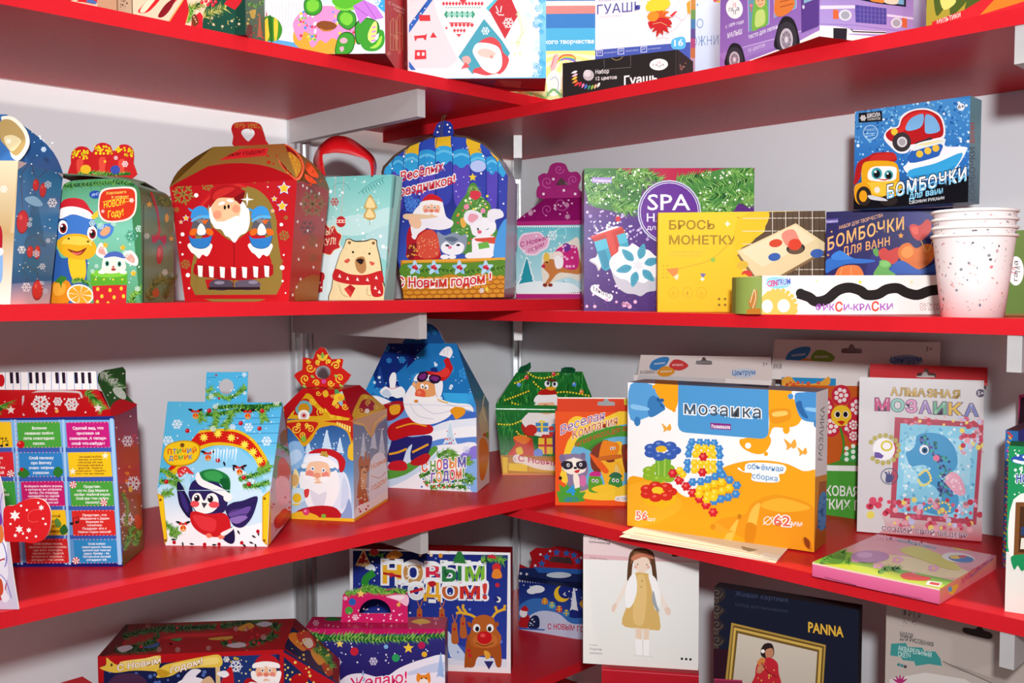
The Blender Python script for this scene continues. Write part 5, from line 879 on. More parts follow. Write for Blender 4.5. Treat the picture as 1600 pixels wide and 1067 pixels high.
# paper cups nested in a stack
rng = random.Random(5)
c0 = deep(1519, .985, z, 490); px = .985/F_PX; Rb, Rr, Hc = .0298, .0395, .0845
def cup(k, label):
    mb = MB(); zb = c0[2]+k*.0083; n = 40; prof = [(Rb-.0012, .0035), (Rb-.0008, 0), (Rb, 0), (Rb+(Rr-Rb)*.5, Hc*.5), (Rr-.0006, Hc-.004)]
    def circle(r_, hh): return [np.array((c0[0]+r_*math.cos(2*PI*i/n), c0[1]+r_*math.sin(2*PI*i/n), zb+hh)) for i in range(n)]
    mb.grid([circle(*q)[::-1] for q in prof], 'f3e6e4', True)
    mb.grid([circle(Rr-.0005, Hc-.003), circle(Rb-.0002, .0052), circle(.002, .0052)], 'efe6e2', True)
    if k == 0:
        for _ in range(210):                           # printed sprigs, each on the cup's own curved wall
            an = rng.uniform(0, 2*PI); hh = rng.uniform(.004, Hc-.008); s_ = rng.uniform(.0008, .0021); ro = rng.uniform(0, PI); kind = rng.random()
            col = rng.choice(('8a8a94', '6c6c78', 'd87a7a', 'e8a8a0', '5a5a60', 'c8a0a0', 'b8b0b8'))
            asp = .3 if kind < .5 else .8 if kind < .8 else .12
            P = []
            for q in circ(0, 0, s_*(2 if asp < .2 else 1), s_*asp, math.degrees(ro), 7):
                a2 = an+q[0]/Rr; h2 = min(max(hh+q[1], .001), Hc-.005); rr = Rb+(Rr-Rb)*h2/Hc+.00012; P.append((c0[0]+rr*math.cos(a2), c0[1]+rr*math.sin(a2), zb+h2))
            mb.add(P, col)
    else:
        for _ in range(46):
            an = rng.uniform(0, 2*PI); hh = rng.uniform(Hc-.0115, Hc-.005); rr = Rb+(Rr-Rb)*hh/Hc+.00012; s_ = rng.uniform(.0008, .0018)
            mb.add([(c0[0]+rr*math.cos(an+q[0]/rr), c0[1]+rr*math.sin(an+q[0]/rr), zb+hh+q[1]) for q in circ(0, 0, s_, s_*.6, 0, 6)], rng.choice(('8a8a94', 'd89a9a', '6c6c78')))
    o = mb.build('paper_cup', M_MATT, None, (c0[0], c0[1], zb)); tag(o, label, 'cup', 'nested paper cups')
    rm = MB(); ring = []
    for j in range(9):
        an = 2*PI*j/8; ring.append([np.array((c0[0]+(Rr+.0008+.0012*math.cos(an))*math.cos(2*PI*i/n), c0[1]+(Rr+.0008+.0012*math.cos(an))*math.sin(2*PI*i/n), zb+Hc-.002+.0016*math.sin(an))) for i in range(n)])
    rm.grid(ring, 'f6f0ec', True); rm.build('rolled_rim', M_MATT, o)
for k, s_ in enumerate(('lowest paper cup of the nested stack, printed with pink and grey sprigs', 'second paper cup from the bottom of the nested stack', 'third paper cup from the bottom of the nested stack', 'topmost paper cup of the nested stack, open at the top')): cup(k, s_)
# ================================================================ third shelf, left wall
z = ZL[3]; W10 = (0, 560, 2.669); W11 = (230, 530, 3.1385); W12 = (560, 500, 3.5575)
# red party box with song cards
c0, c1 = ground(-70, 886.2, z), ground(191.8, 885, z)
h = house(c0, c1, ((-150, 252), (475, 240)), ((600, 790), (570, 195)), ((-120, 130), (410, 132)), W10, .035)
t = thing('gift_box', 'red party gift box with song cards and piano keys on top', 'box', (c0+c1)/2+h['D']*h['dep']/2); t['_o'] = [*t.location]
mb = h['mb']; A = mb.face([h['c0'], h['c1'], h['TR'], h['TL']], '6aa8dc').win(*W10)
A.g('7cb4e4', '5a98d4', '-200 240 520 240 520 600 -200 600').g('5a98d4', '6a9cd0', '-200 600 520 600 520 870 -200 870').p('1c1c6c', '-200 852 520 850 520 880 -200 880').p('1f2c7c', '-200 242 480 240 480 256 -200 258')
for y0, y1 in ((372, 390), (494, 512), (616, 632), (738, 752)): A.p('3a5cb0', [(-160, y0+2), (465+(y0-250)*.05, y0-2), (465+(y0-250)*.05, y1), (-160, y1+2)])
for x in (62, 262): A.p('a8cdf0', [(x-4, 255), (x+6, 255), (x+6+28, 860), (x-4+28, 860)]).p('8cb8e4', [(x-18, 255), (x-10, 255), (x+18, 860), (x+10, 860)])
A.p('a8cdf0', '458 250 472 250 508 860 492 860').many('e84c5c', [circ(66+k*.05*28/10+(k*.6), 262+k*20, 2.5) for k in range(30)])
cards = [
    ('f2c41c', '5a3a10', ['Изобрази', 'любого', 'певца, жестами и', 'мимикой'], -1, 0), ('d8242c', 'f6e4e0', ['Спой песню', 'про зиму', 'как будто ты', 'робот и пой'], -1, 1), ('3c9c3c', 'f0f6ec', ['Спой песню,', 'где есть слово', 'снег'], -1, 2), ('d8242c', 'f6e4e0', ['Пой шёпотом'], -1, 4),
    ('4aa43c', 'f4f8ec', ['Вспомни', 'названия любых', 'пяти новогодних', 'песен.'], 0, 0), ('2f84c8', 'f0f6fa', ['Спой песенку', 'про ёлочку', 'очень хитрым', 'голосом.'], 0, 1), ('c81c6c', 'f8e4ee', ['Выберите любого игрока,', 'с которым вы устроите', 'битву. По очереди', 'напевайте по одной', 'новогодней песне.', 'Повторять нельзя!'], 0, 2), ('f2c41c', '7c3a10', ['Вспомни и спой', 'песню, где', 'поётся про ёлку', 'или снеговика'], 0, 3), ('d02a2c', 'f4d0c8', ['Спой любую песню,', 'зимнюю или новогоднюю,', 'где есть повторы,', 'заменяя их. Задача', 'остальных игроков -', 'отгадать эти слова.'], 0, 4),
    ('c81c7c', 'fbeef4', ['Сделай вид, что', 'прыгаешь на', 'скакалке. А теперь', 'спой что-нибудь!'], 1, 0), ('f4c81c', '8a4a1c', ['Загадай любую', 'песню, а потом', 'объясни её при', 'помощи мимики и', 'жестов. Задача', 'остальных - понять,', 'что это за песня.'], 1, 1), ('4aa43c', 'f0f6ec', ['Представь,', 'что ты Дед Мороз и', 'несёшь тяжёлый мешок.', 'Спой при этом любую', 'песенку!'], 1, 2), ('d82c28', 'fae8e4', ['Представь, что', 'общаешься с Дедом', 'Морозом по', 'телефону.', 'Поздравь его с', 'Новым годом песней!'], 1, 3), ('2f8cc8', 'eef6fa', ['Спой любую', 'новогоднюю песню,', 'используя только', 'одну букву - Ы.', 'Остальные пускай', 'отгадают её.'], 1, 4)]
ys = [(265, 372), (390, 494), (512, 616), (632, 738), (752, 854)]
for c, tc, L, cx_, r_ in cards:
    y0, y1 = ys[r_]; x0 = 72+cx_*204+r_*8+(0 if cx_ < 1 else 0); x1 = x0+178; dy = -1.5
    A.s(c, [(x0, y0+14), (x0+3, y0+3), (x0+40, y0+1), (x1-40, y0-1), (x1-3, y0), (x1, y0+12), (x1+6, y1-14), (x1+3, y1-3), (x1-40, y1-1), (x0+46, y1), (x0+9, y1), (x0+6, y1-12)])
    A.many('f4a0a0' if c != 'd8242c' else '2c4ca0', [circ(x0+8+k*(x1-x0-10)/11, y0+2, 2.4) for k in range(12)]+[circ(x0+12+k*(x1-x0-10)/11, y1-2, 2.4) for k in range(12)])
    n = len(L); lh = (y1-y0-22)/max(n, 4)
    for i, s_ in enumerate(L):
        wd = min(160, len(s_)*(8.6 if n < 5 else 7.2)); xm = (x0+x1)/2+3+r_*1.2; yb = y0+14+lh*(i+.8)+(4-n if n < 4 else 0)*lh/2
        A.t(tc, s_, xm-wd/2, yb, xm+wd/2, yb-1, min(11, lh*.62), .05)
A.e('c4141c', 88, 358, 16).e('f07060', 83, 352, 5).s('2c7a2c', '75 480 100 455 125 480 100 498').s('2c7a2c', '222 478 240 450 265 470 245 495').e('c4141c', 92, 462, 8).s('2f6c2c', '250 715 270 690 285 720 262 735').s('5c8c3c', '228 680 240 665 258 690 240 705').e('202020', 300, 688, 8, 6).e('202020', 322, 682, 8, 6).l('202020', 3, '307 688 306 665 328 660 329 682').l('202020', 3, '12 365 12 345 34 342 34 360').e('202020', 8, 364, 7, 5).e('202020', 30, 360, 7, 5)
for x, y in ((306, 526), (318, 842), (46, 480), (434, 600)):
    A.e('f4eee8', x, y, 15); A.many('c82430', [[(x, y), (x+15*math.cos(k), y+15*math.sin(k)), (x+15*math.cos(k+.5), y+15*math.sin(k+.5))] for k in np.arange(0, 6.2, 1.05)])
A.star('f6f0d0', 440, 405, 16).star('f6f0d0', 305, 470, 16)
A = mb.face([h['c1'], h['BB'], h['BT'], h['TR']], 'b8141c').win(*W10)
A.g('7a1a3c', 'c42028', '470 190 600 190 600 520 470 520').g('a83020', '5a4a20', '470 520 610 520 610 870 470 870').flake('f0e8f0', 532, 345, 26).flake('f0e8f0', 556, 520, 32).flake('f0e8f0', 530, 670, 30).l('d83038', 4, '556 370 552 330 562 318 570 330', s=True).dots('f4e8f0', 26, 485, 240, 595, 780, 2, 4).dots('e87a20', 10, 515, 440, 550, 760, 4, 9).fir('515 800 540 740 560 700', 26, 60).fir('560 780 580 720', 26, 40).fir('510 560 530 620 525 700', 22, 50, ('5a7a1c', '9aa82c')).s('c83018', '560 660 580 650 590 690 570 710').e('e8b02c', 544, 545, 9, 13).s('5a3a8c', '480 780 500 760 515 800 495 840')
A = mb.face([h['TL'], h['TR'], h['RR'], h['RL']], 'c4161c').win(*W10)
A.bg('c8181e', 'c4141c').fir('-40 240 20 190 60 140 90 110', 40, 110).fir('360 140 400 180 430 220', 34, 60)
A.l('d8c8c8', 9, '100 240 97 170 102 148 120 141 220 138 320 142 338 152 342 168', s=True).s('c4161c', '108 240 106 165 125 155 220 150 318 155 328 175 325 240').flake('f6f0ee', 170, 192, 40, 9).flake('f6f0ee', 242, 182, 20, 5).flake('f6f0ee', 300, 194, 30, 7)
for x, y in ((46, 216), (410, 210)): A.star('f2d8c8', x, y, 20).star('f6eeea', x, y, 10)
A.many('f6dcd8', [circ(x, y, 4) for x, y in ((205, 168), (232, 210), (238, 212), (270, 172), (330, 170), (195, 232), (358, 228), (20, 180))]).e('f0b060', 238, 222, 8)
Q = [h['TR'], h['BT']]
mb.face([h['LB'], h['c0'], h['TL'], h['LT']], 'b8141c'); mb.face([h['BB'], h['LB'], h['LT'], h['BT']], 'b8141c'); mb.face([h['LT'], h['BT'], h['RR'], h['RL']], 'b8141c')
mb.build('body', M_GLOSS, t)
mb = MB(h['c0']+UP*.1+h['D']*.03); g_ = plane(mb, h['TR'], h['BT'], h['RR']).win(*W10)
cutout(mb, g_, [(475, 240), (405, 90), (412, 62), (440, 48), (512, 35), (524, 50), (525, 150), (571, 196)], .0008, '2c6030', edge='c8b8b0'); g_.k = 3
g_.s('c02028', '475 240 462 200 500 170 540 180 570 197').fir('420 60 450 80 480 110 510 130', 34, 110, ('1f5a28', '3d8a3e', '6cb05c', 'd8ecd8')).s('d8ecdc', '470 130 495 120 522 145 522 170 490 160').dots('f2faf2', 24, 440, 60, 520, 170, 2, 4)
mb.build('gable_flap', M_PRINT, t)
mb = MB(); q = plane(mb, *upright(h['RR'], h['RL'], h['RR'])).win(*W10)
cutout(mb, q, [(-120, 138), (-120, 62), (20, 58), (400, 53), (406, 134)], .0015, 'f6f4f2'); q.k = 2
for k in range(13): q.l('7aa0d8', 2.5, [(22+32*k, 58), (23+32*k, 134)])
for x in (40, 65, 120, 147, 175, 230, 258, 310, 338, 366): q.p('1c1824', [(x, 58), (x+11, 58), (x+13, 104), (x+3, 104)]).p('6a2c5c', [(x+11, 58), (x+14, 58), (x+16, 104), (x+13, 104)])
q.e('c8141c', 6, 92, 14, 26).p('c4161c', '-120 60 -12 60 -8 138 -120 138')
mb.build('keyboard_strip', M_PRINT, t)['label'] = 'strip of printed piano keys along the ridge'
# cardboard figure at the frame edge with a red mitten
p0 = ground(28.5, 952, z); dd_ = (p0-CAM)@cf
p0 = np.array([*p0[:2], z]); Pl = CAM+ray(-80, 952)*dd_
t = thing('card_figure', 'cardboard figure with a red mitten at the left frame edge', 'decoration', p0+(Pl-p0)*.4); t.location.z = z; t['_o'] = [*t.location]
mb = MB(); q = plane(mb, *upright(p0, Pl, p0)).win(*W10)
cutout(mb, q, smooth([(-160, 1046), (-160, 480), (-60, 440), (0, 500), (20, 640), (40, 800), (58, 930), (77, 1046)], False, 3), .002, 'cfc4d8'); q.k = 2
q.s('b83a48', '-60 800 10 820 30 900 20 980 0 1010 -60 1000').s('e8e0ea', '-20 880 20 840 34 900 20 960 40 1000 10 1010').s('f0ecf2', '0 720 20 720 30 800 20 830 -20 830').l('6a5ab8', 4, '-20 760 12 770 28 830 20 870', s=True).l('6a5ab8', 3, '0 900 26 930 48 1000', s=True).l('6a5ab8', 3, '10 560 2 620 14 700', s=True).s('e07a3c', '-30 700 4 690 16 740 4 770 -30 770').s('c84a2c', '-30 930 5 920 12 980 -30 1000').s('7a3aa0', '-20 640 0 640 8 690 -20 690')
mb.build('card_sheet', M_PRINT, t)
mb = MB(); q = plane(mb, *upright(p0-cf*.004, Pl, p0)).win(*W10)
cutout(mb, q, smooth([(18, 750), (14, 640), (30, 616), (60, 612), (100, 592), (140, 583), (180, 590), (205, 620), (212, 660), (205, 720), (180, 755), (140, 770), (100, 766), (60, 765), (30, 762)]), .0016, 'd81c22'); q.k = 2
for x, y, r_ in ((62, 655, 24), (80, 712, 18), (120, 716, 12), (172, 622, 13), (64, 738, 9)): q.star('f6ece8', x, y, r_, 6, .5)
q.many('f6e6e0', [circ(x, y, 5) for x, y in ((88, 614), (112, 632), (160, 602), (180, 668), (190, 690), (112, 748), (150, 742), (44, 690), (96, 730))]).l('e85050', 3, '120 680 118 650 140 632 165 632', s=True).l('e85050', 3, '118 676 140 682 160 678', s=True)
mb.build('mitten', M_GLOSS, t)
# bird house box
c0, c1 = ground(258.7, 852, z), ground(418, 854, z)
h = house(c0, c1, ((50, 742), (604, 740)), ((705, 870), (708, 640)), ((100, 305), (664, 311)), W11, .072)
t = thing('gift_box', 'blue bird house box with a violet tit in a green hat', 'box', (c0+c1)/2+h['D']*h['dep']/2); t['_o'] = [*t.location]
mb = h['mb']; F = mb.face([h['c0'], h['c1'], h['TR'], h['TL']], 'e8f2fa').win(*W11); R = mb.face([h['TL'], h['TR'], h['RR'], h['RL']], '58b8e0').win(*W11)
for A in (R, F):
    A.g('4aaee0', '6cc4ea', '40 290 680 290 680 560 40 560').g('6cc4ea', 'c8e6f6', '40 560 680 560 680 760 40 760').g('b8dcf2', 'f2f6fa', '40 740 680 740 680 900 40 900').p('f4f6f8', '40 900 680 890 680 1030 40 1030')
    for y in (395, 425, 470, 520): A.l('2c7cb4', 3, [(60, y+8), (250, y-2), (660, y-10)])
    A.l('2c7cb4', 3, '60 460 200 440 380 445')
    A.s('8ccdec', '230 620 300 540 400 520 480 560 560 660 560 760 240 760').s('cfe8f6', '240 720 320 640 460 640 560 740 560 900 240 900')
    A.s('e8b81c', '88 660 110 600 170 500 230 455 340 440 440 445 520 490 580 570 606 640 560 650 520 570 450 530 330 520 230 560 160 640 120 680').s('d02018', '98 650 115 600 180 500 240 465 340 452 440 458 510 500 565 575 592 640 560 640 525 565 450 520 330 506 230 540 150 620').l('e8b81c', 9, '150 640 230 556 330 518 450 528 520 572 560 648', s=True)
    for x, y in ((278, 482), (347, 464), (413, 484), (478, 518), (520, 554), (552, 594), (165, 560)): A.star('f8e450', x, y, 24, 9, .5)
    for pth in ('100 325 200 335 300 340 420 330 560 330 660 320', '110 350 220 360 320 370 450 350 600 345', '330 350 340 400 320 440', '420 350 400 400 380 430', '250 350 270 400', '560 340 570 380 575 400'): A.fir(pth, 34, 110)
    for pth in ('60 640 110 660 160 700', '60 700 120 700 170 740', '70 760 120 750', '450 690 520 670 600 640', '470 720 540 720 600 700', '540 640 580 640 600 620', '60 900 110 920 150 960', '110 960 150 940'): A.fir(pth, 32, 70)
    A.dots('f4f8fa', 30, 100, 310, 660, 500, 2, 4).flake('f4fafc', 147, 418, 26).flake('f4fafc', 103, 500, 28).flake('f4fafc', 498, 434, 24).flake('f4fafc', 587, 502, 26).flake('e8f4e8', 153, 316, 14).flake('e8f4e8', 324, 440, 16).flake('e8f4e8', 636, 314, 16).flake('e8f4e8', 335, 332, 14).flake('f4fafc', 420, 432, 16)
    for x, y in ((305, 352), (565, 354), (460, 414), (198, 450), (348, 596), (95, 700), (500, 712), (552, 440), (475, 680)): A.e('b81420', x, y, 11).e('ec6068', x-3, y-3, 4)
    for x, y in ((238, 364), (495, 366), (300, 570), (455, 640), (178, 912)):
        m_leaf(A, 'e8841c', x, y, 24, 12, 100); m_leaf(A, 'e8841c', x, y, 24, 12, 60); A.ring('f0a030', x, y+14, 15, 15, 6); m_bow(A, 'd83020', x, y-8, 18); m_leaf(A, '1c1820', x-14, y-12, 24, 12, 200); m_leaf(A, '1c1820', x+14, y-12, 24, 12, -20)
    for x, y, rt in ((376, 616, 70), (424, 640, 80), (462, 640, 50)): m_leaf(A, '1c1820', x, y-14, 26, 10, rt)
    for k in range(9): A.p('f0f8fc', [(316+15*k, 545-(k % 3)*6), (324+15*k, 545), (318+14*k, 590+12*(k % 3))])
    A.s('d83438', '150 640 190 625 220 650 230 665 190 660 160 680').dots('f4f0f0', 12, 150, 630, 230, 680, 3, 5)
    A.s('c8920c', '80 570 95 525 150 502 210 500 255 520 262 560 240 600 190 622 120 622 90 600').s('f2c820', '84 568 98 528 150 507 208 505 250 524 256 558 236 596 188 616 122 616 95 596').e('7a4a1c', 174, 522, 11)
    for s_, cc, x, y, x2, hh in (('П', 'd82c24', 102, 566, 122, 24), ('Т', '2c6cc8', 128, 566, 144, 24), ('И', '2ca04c', 148, 565, 168, 24), ('Ч', 'd82c24', 174, 564, 192, 24), ('И', '2c6cc8', 198, 563, 218, 24), ('Й', 'd82c24', 224, 562, 244, 24), ('Д', '2c6cc8', 108, 596, 130, 20), ('О', 'd82c24', 134, 594, 152, 20), ('М', '2ca04c', 156, 593, 178, 20), ('И', 'd82c24', 184, 592, 202, 20), ('К', '2c6cc8', 206, 591, 224, 20)): A.t(cc, s_, x, y, x2, y, hh, .04)
    # the tit
    A.s('1f1844', '148 720 160 700 190 750 212 790 225 830 220 872 200 870 170 830 155 790').s('3a2c78', '160 740 185 770 205 820 200 850 175 810').s('2a1f58', '385 830 420 800 470 790 540 768 535 820 510 880 470 920 430 915 405 880').s('6a4c9c', '400 850 450 830 510 820 480 870 430 890').s('8a6cb4', '405 880 450 865 495 870 455 900 425 900').l('1c1440', 3, '400 850 460 830 530 800').l('1c1440', 3, '405 875 460 860 515 850').s('1f1844', '360 930 420 920 432 980 415 1002 380 985 365 960')
    A.s('2a2058', '215 790 205 750 225 700 270 690 340 700 390 760 395 810 370 850 300 855 240 845').s('fbf4ee', '222 800 230 760 260 755 280 790 300 760 330 755 350 780 348 820 310 850 250 848').s('2a2058', '268 750 282 790 300 752 300 720 270 720')
    A.e('e85058', 236, 806, 22, 16).e('e85058', 330, 810, 26, 16).e('1c1420', 246, 778, 14, 17).e('1c1420', 312, 782, 14, 17).e('ffffff', 242, 770, 5).e('ffffff', 307, 773, 5).p('3a3440', '268 800 298 802 280 828')
    A.s('c81c24', '216 850 240 842 300 856 370 850 400 870 412 920 395 955 350 968 290 960 240 930 215 890').s('dc343c', '230 860 300 870 340 890 330 940 270 930 235 890').s('f0785c', '290 955 310 950 320 965 300 972').s('f0785c', '350 965 372 955 382 970 360 978').s('f2ece8', '362 950 400 930 425 920 420 935 380 962')
    A.s('1f7a3c', '245 680 270 650 330 640 390 665 410 700 405 760 388 765 370 720 320 700 260 705').s('3a9c50', '280 660 330 648 370 668 360 700 300 690').s('125a2c', '360 690 400 690 405 755 388 762 368 720').s('f4f0ee', '240 670 255 655 275 690 340 720 400 750 420 770 400 780 340 750 270 725 244 700').e('f6f2f0', 398, 776, 22, 20)
    A.p('d8a41c', '50 752 82 768 102 980 88 1006 75 1000').p('f4c820', '58 762 82 776 98 976 88 1000 80 990').p('d8a41c', '566 770 604 738 606 900 596 1018 566 985').p('f4c820', '572 776 598 750 598 1000 572 980')
    for x, y in ((68, 786), (93, 985), (576, 985), (578, 780)): A.e('8a5a14', x, y, 7)
    for x, y, rt in ((525, 960, 30), (455, 935, 60), (185, 992, 80), (220, 1000, 10), (330, 1006, 0), (512, 992, 20), (540, 1000, 70), (130, 980, 0), (480, 1002, 40), (555, 940, 80)): m_leaf(A, '241c20', x-10, y, 24, 9, rt)
    for x, y in ((135, 994), (284, 1004), (466, 996), (545, 940), (355, 1003)): A.e('b81420', x, y, 9)
A = mb.face([h['c1'], h['BB'], h['BT'], h['TR']], 'c8a0a8').win(*W11); G = mb.face([h['TR'], h['BT'], h['RR']], '5a7c9c').win(*W11)
for q in (A, G): q.g('4a7ca8', 'a8a0b4', '590 300 720 300 720 640 590 640').g('a8a0b4', 'e8c0b8', '590 640 720 640 720 900 590 900').s('6a8c6c', '600 600 640 570 700 620 690 680 620 680').s('c83c3c', '640 610 670 580 700 640 690 700 650 720').s('f0a8b0', '630 690 665 670 695 700 690 800 640 800').fir('610 540 650 520 700 560', 24, 50).dots('d84048', 12, 610, 400, 700, 900, 4, 7).s('b83030', '620 900 640 860 700 840 700 880 640 930').s('d83a2c', '630 880 670 830 690 850 650 900').s('7c5a3c', '650 470 680 440 690 500 660 520').p('e8b424', '594 770 606 755 606 1005 594 1015').dots('3a2c30', 8, 610, 900, 690, 980, 3, 5)
mb.face([h['LB'], h['c0'], h['TL'], h['LT']], '8ab8d8'); mb.face([h['BB'], h['LB'], h['LT'], h['BT']], '8ab8d8'); mb.face([h['LT'], h['BT'], h['RR'], h['RL']], '58b0d8'); mb.face([h['LT'], h['TL'], h['RL']], '58b0d8')
mb.build('body', M_GLOSS, t)
mb = MB(); q = plane(mb, *upright(h['RR'], h['RL'], h['RR'])).win(*W11)
cutout(mb, q, [(284, 312), (290, 162), (495, 160), (490, 312)], .0014, '4ab0dc', [circ(388, 232, 36, 38, n=24)]); q.k = 2
q.l('2c84b8', 3, '292 190 340 186').l('2c84b8', 3, '430 186 492 182').l('2c84b8', 3, '290 250 330 246').fir('290 290 340 270 400 290 485 240', 26, 120).fir('290 260 320 240', 22, 40).fir('440 270 480 230', 24, 50).dots('f4f8fa', 12, 295, 170, 485, 300, 2, 4).flake('e8f4e8', 314, 280, 14).flake('f4fafc', 476, 174, 12).flake('e8f4e8', 478, 264, 10).e('b81420', 338, 176, 5).e('b81420', 352, 290, 6)
mb.build('handle', M_PRINT, t)
# ornate red six-sided box
P0, P1, P2 = ground(451, 810, z), ground(553.4, 815, z), ground(606, 781.7, z); P5 = deep(424, 1.27, z, 640); c = (P2+P5)/2
hexa = [P0, P1, P2, 2*c-P0, 2*c-P1, P5]; zz = hgt(P1, 547, 657); ztop = None
t = thing('gift_box', 'ornate red and gold six-sided box with Santa and a pointed handle', 'box', c); t['_o'] = [*t.location]
mb = MB(c+UP*.07); E = [p+UP*zz for p in hexa]; cT = c+UP*(zz+hgt(c, 520, 604.5)-hgt(c, 520, 604.5)); 
zr = hgt(c, 520, 604.5); TOP = [c+(p-c)*.5+UP*zr for p in hexa]
A = mb.face([P0, P1, E[1], E[0]], '2c5c9c').win(*W11)
A.g('1f4488', '5a90c4', '680 390 1020 390 1020 640 680 640').g('5a90c4', 'c8dcee', '680 640 1020 640 1020 900 680 900')
for x, y, h2, w2 in ((880, 545, 90, 60), (945, 560, 70, 44), (790, 560, 60, 40)): A.tree(x, y, h2, w2, 'c8dcee')
A.s('8cb4dc', '690 520 740 500 770 540 760 620 690 640').s('b8d0ea', '700 560 740 540 760 580 700 620').dots('e8f2fa', 20, 800, 440, 1000, 620, 2, 4)
A.s('dce4f2', '900 690 960 650 990 700 1000 800 970 850 900 840').s('8aa0cc', '890 880 960 850 990 780 1000 890').s('c8d4ea', '960 680 985 720 985 790 950 830')
m_santa(A, 838, 655, 62, hat='c01c24'); A.s('f4f0f0', '760 650 790 690 830 710 880 700 925 640 945 720 920 800 870 850 800 830 770 780 745 700').s('dcd8e2', '800 740 840 760 880 750 860 830 820 820')
A.e('f4c4a0', 838, 640, 58, 52).e('e88878', 798, 660, 20, 18).e('e88878', 874, 664, 18, 16).e('e89878', 834, 668, 17, 14).s('f8f4f4', '830 682 780 690 770 672 790 668').s('f8f4f4', '840 682 885 696 896 680 880 672').eye(812, 634, 9, '4a7aa8').eye(865, 642, 9, '4a7aa8').s('dfe6f6', '765 610 790 550 880 545 945 590 935 640 920 625 860 600 800 600').s('c01c24', '790 560 840 536 920 545 970 590 965 640 945 650 930 590 860 560').flake('d8b448', 868, 570, 22, 8).s('f6f2f4', '770 600 800 570 870 575 930 612 930 632 860 598 800 602')
A.s('b81c24', '700 870 760 830 860 815 930 830 935 880 700 880').s('f0d8a0', '720 640 740 650 745 700 715 740').e('f2c83c', 730, 775, 36, 40).s('c8e0ec', '700 740 760 730 780 760 760 800 700 800').e('e8b82c', 735, 778, 22, 24).s('d83c3c', '770 740 795 735 790 770 775 775').e('d8a868', 720, 690, 24, 30)
A.s('d89c1c', '660 400 1010 398 1010 520 985 450 930 420 890 425 840 440 810 490 770 525 740 490 700 440').s('c02018', '690 410 830 405 825 440 795 480 768 505 740 480 705 440')
for x, y, r_, a0 in ((730, 440, 22, 0), (800, 440, 22, 180), (765, 470, 18, 90), (745, 420, 14, 60), (785, 420, 14, 0)): m_swirl(A, 'f2c83c', x, y, r_, 5, a0)
A.e('7cb43c', 768, 488, 13, 15).l('d89c1c', 8, '840 432 890 418 940 425 985 455 1005 520', s=True).s('b82418', '870 402 1008 402 1006 500 990 450 940 414').many('f4d870', [[(930+12*i, 405+4*i), (938+12*i, 405+4*i), (938+12*i, 420+7*i), (930+12*i, 418+7*i)] for i in range(6)]).s('e8b82c', '990 520 1018 515 1016 590 985 580').p('e8b42c', '660 868 1020 878 1020 900 660 890').s('e8b42c', '660 880 720 850 780 845 840 875').e('d83c6c', 780, 846, 17).e('f0a0b8', 776, 842, 6).m_ = 0
A.e('7cb43c', 866, 866, 12, 10)
A = mb.face([P1, P2, E[2], E[1]], '5a6c94').win(*W11)
A.g('34487c', '9aa4bc', '1010 340 1185 340 1185 640 1010 640').g('9aa4bc', 'dcc8c4', '1010 640 1185 640 1185 900 1010 900')
for x, y in ((1060, 580), (1150, 560), (1110, 540)): A.tree(x, y, 110, 36, 'c8d0e0')
A.s('c89468', '1010 400 1170 340 1175 380 1130 420 1110 470 1095 480 1070 430 1030 420').l('e8b82c', 5, '1015 410 1060 420 1095 470 1120 410 1170 370', s=True).dots('f2ece8', 16, 1020, 440, 1175, 600, 2, 4)
A.s('b86a3c', '1035 600 1050 570 1062 600 1070 545 1080 590 1090 560 1092 600 1088 640 1078 660 1075 740 1085 800 1060 820 1040 810 1030 740 1040 670').s('e0a878', '1050 640 1075 640 1072 720 1050 730').e('201818', 1052, 628, 5).e('201818', 1076, 624, 5).e('201818', 1066, 652, 6, 4).dots('f4e8d8', 12, 1035, 680, 1085, 800, 3, 5).s('e8e8f0', '1095 600 1160 560 1180 700 1170 790 1095 810').t('e08a3c', 'Новым', 1098, 640, 1176, 600, 26, .02).t('e08a3c', 'годом', 1100, 745, 1172, 700, 30, .02).l('c8742c', 3, '1100 670 1140 680 1170 650', s=True).s('f2ece8', '1030 820 1100 790 1180 740 1180 800 1020 890').dots('c82c38', 14, 1030, 770, 1090, 850, 3, 6).p('e0a02c', '1015 880 1185 775 1185 795 1015 898')
for i in range(2, 6): mb.face([hexa[i], hexa[(i+1) % 6], E[(i+1) % 6], E[i]], '8a3030')
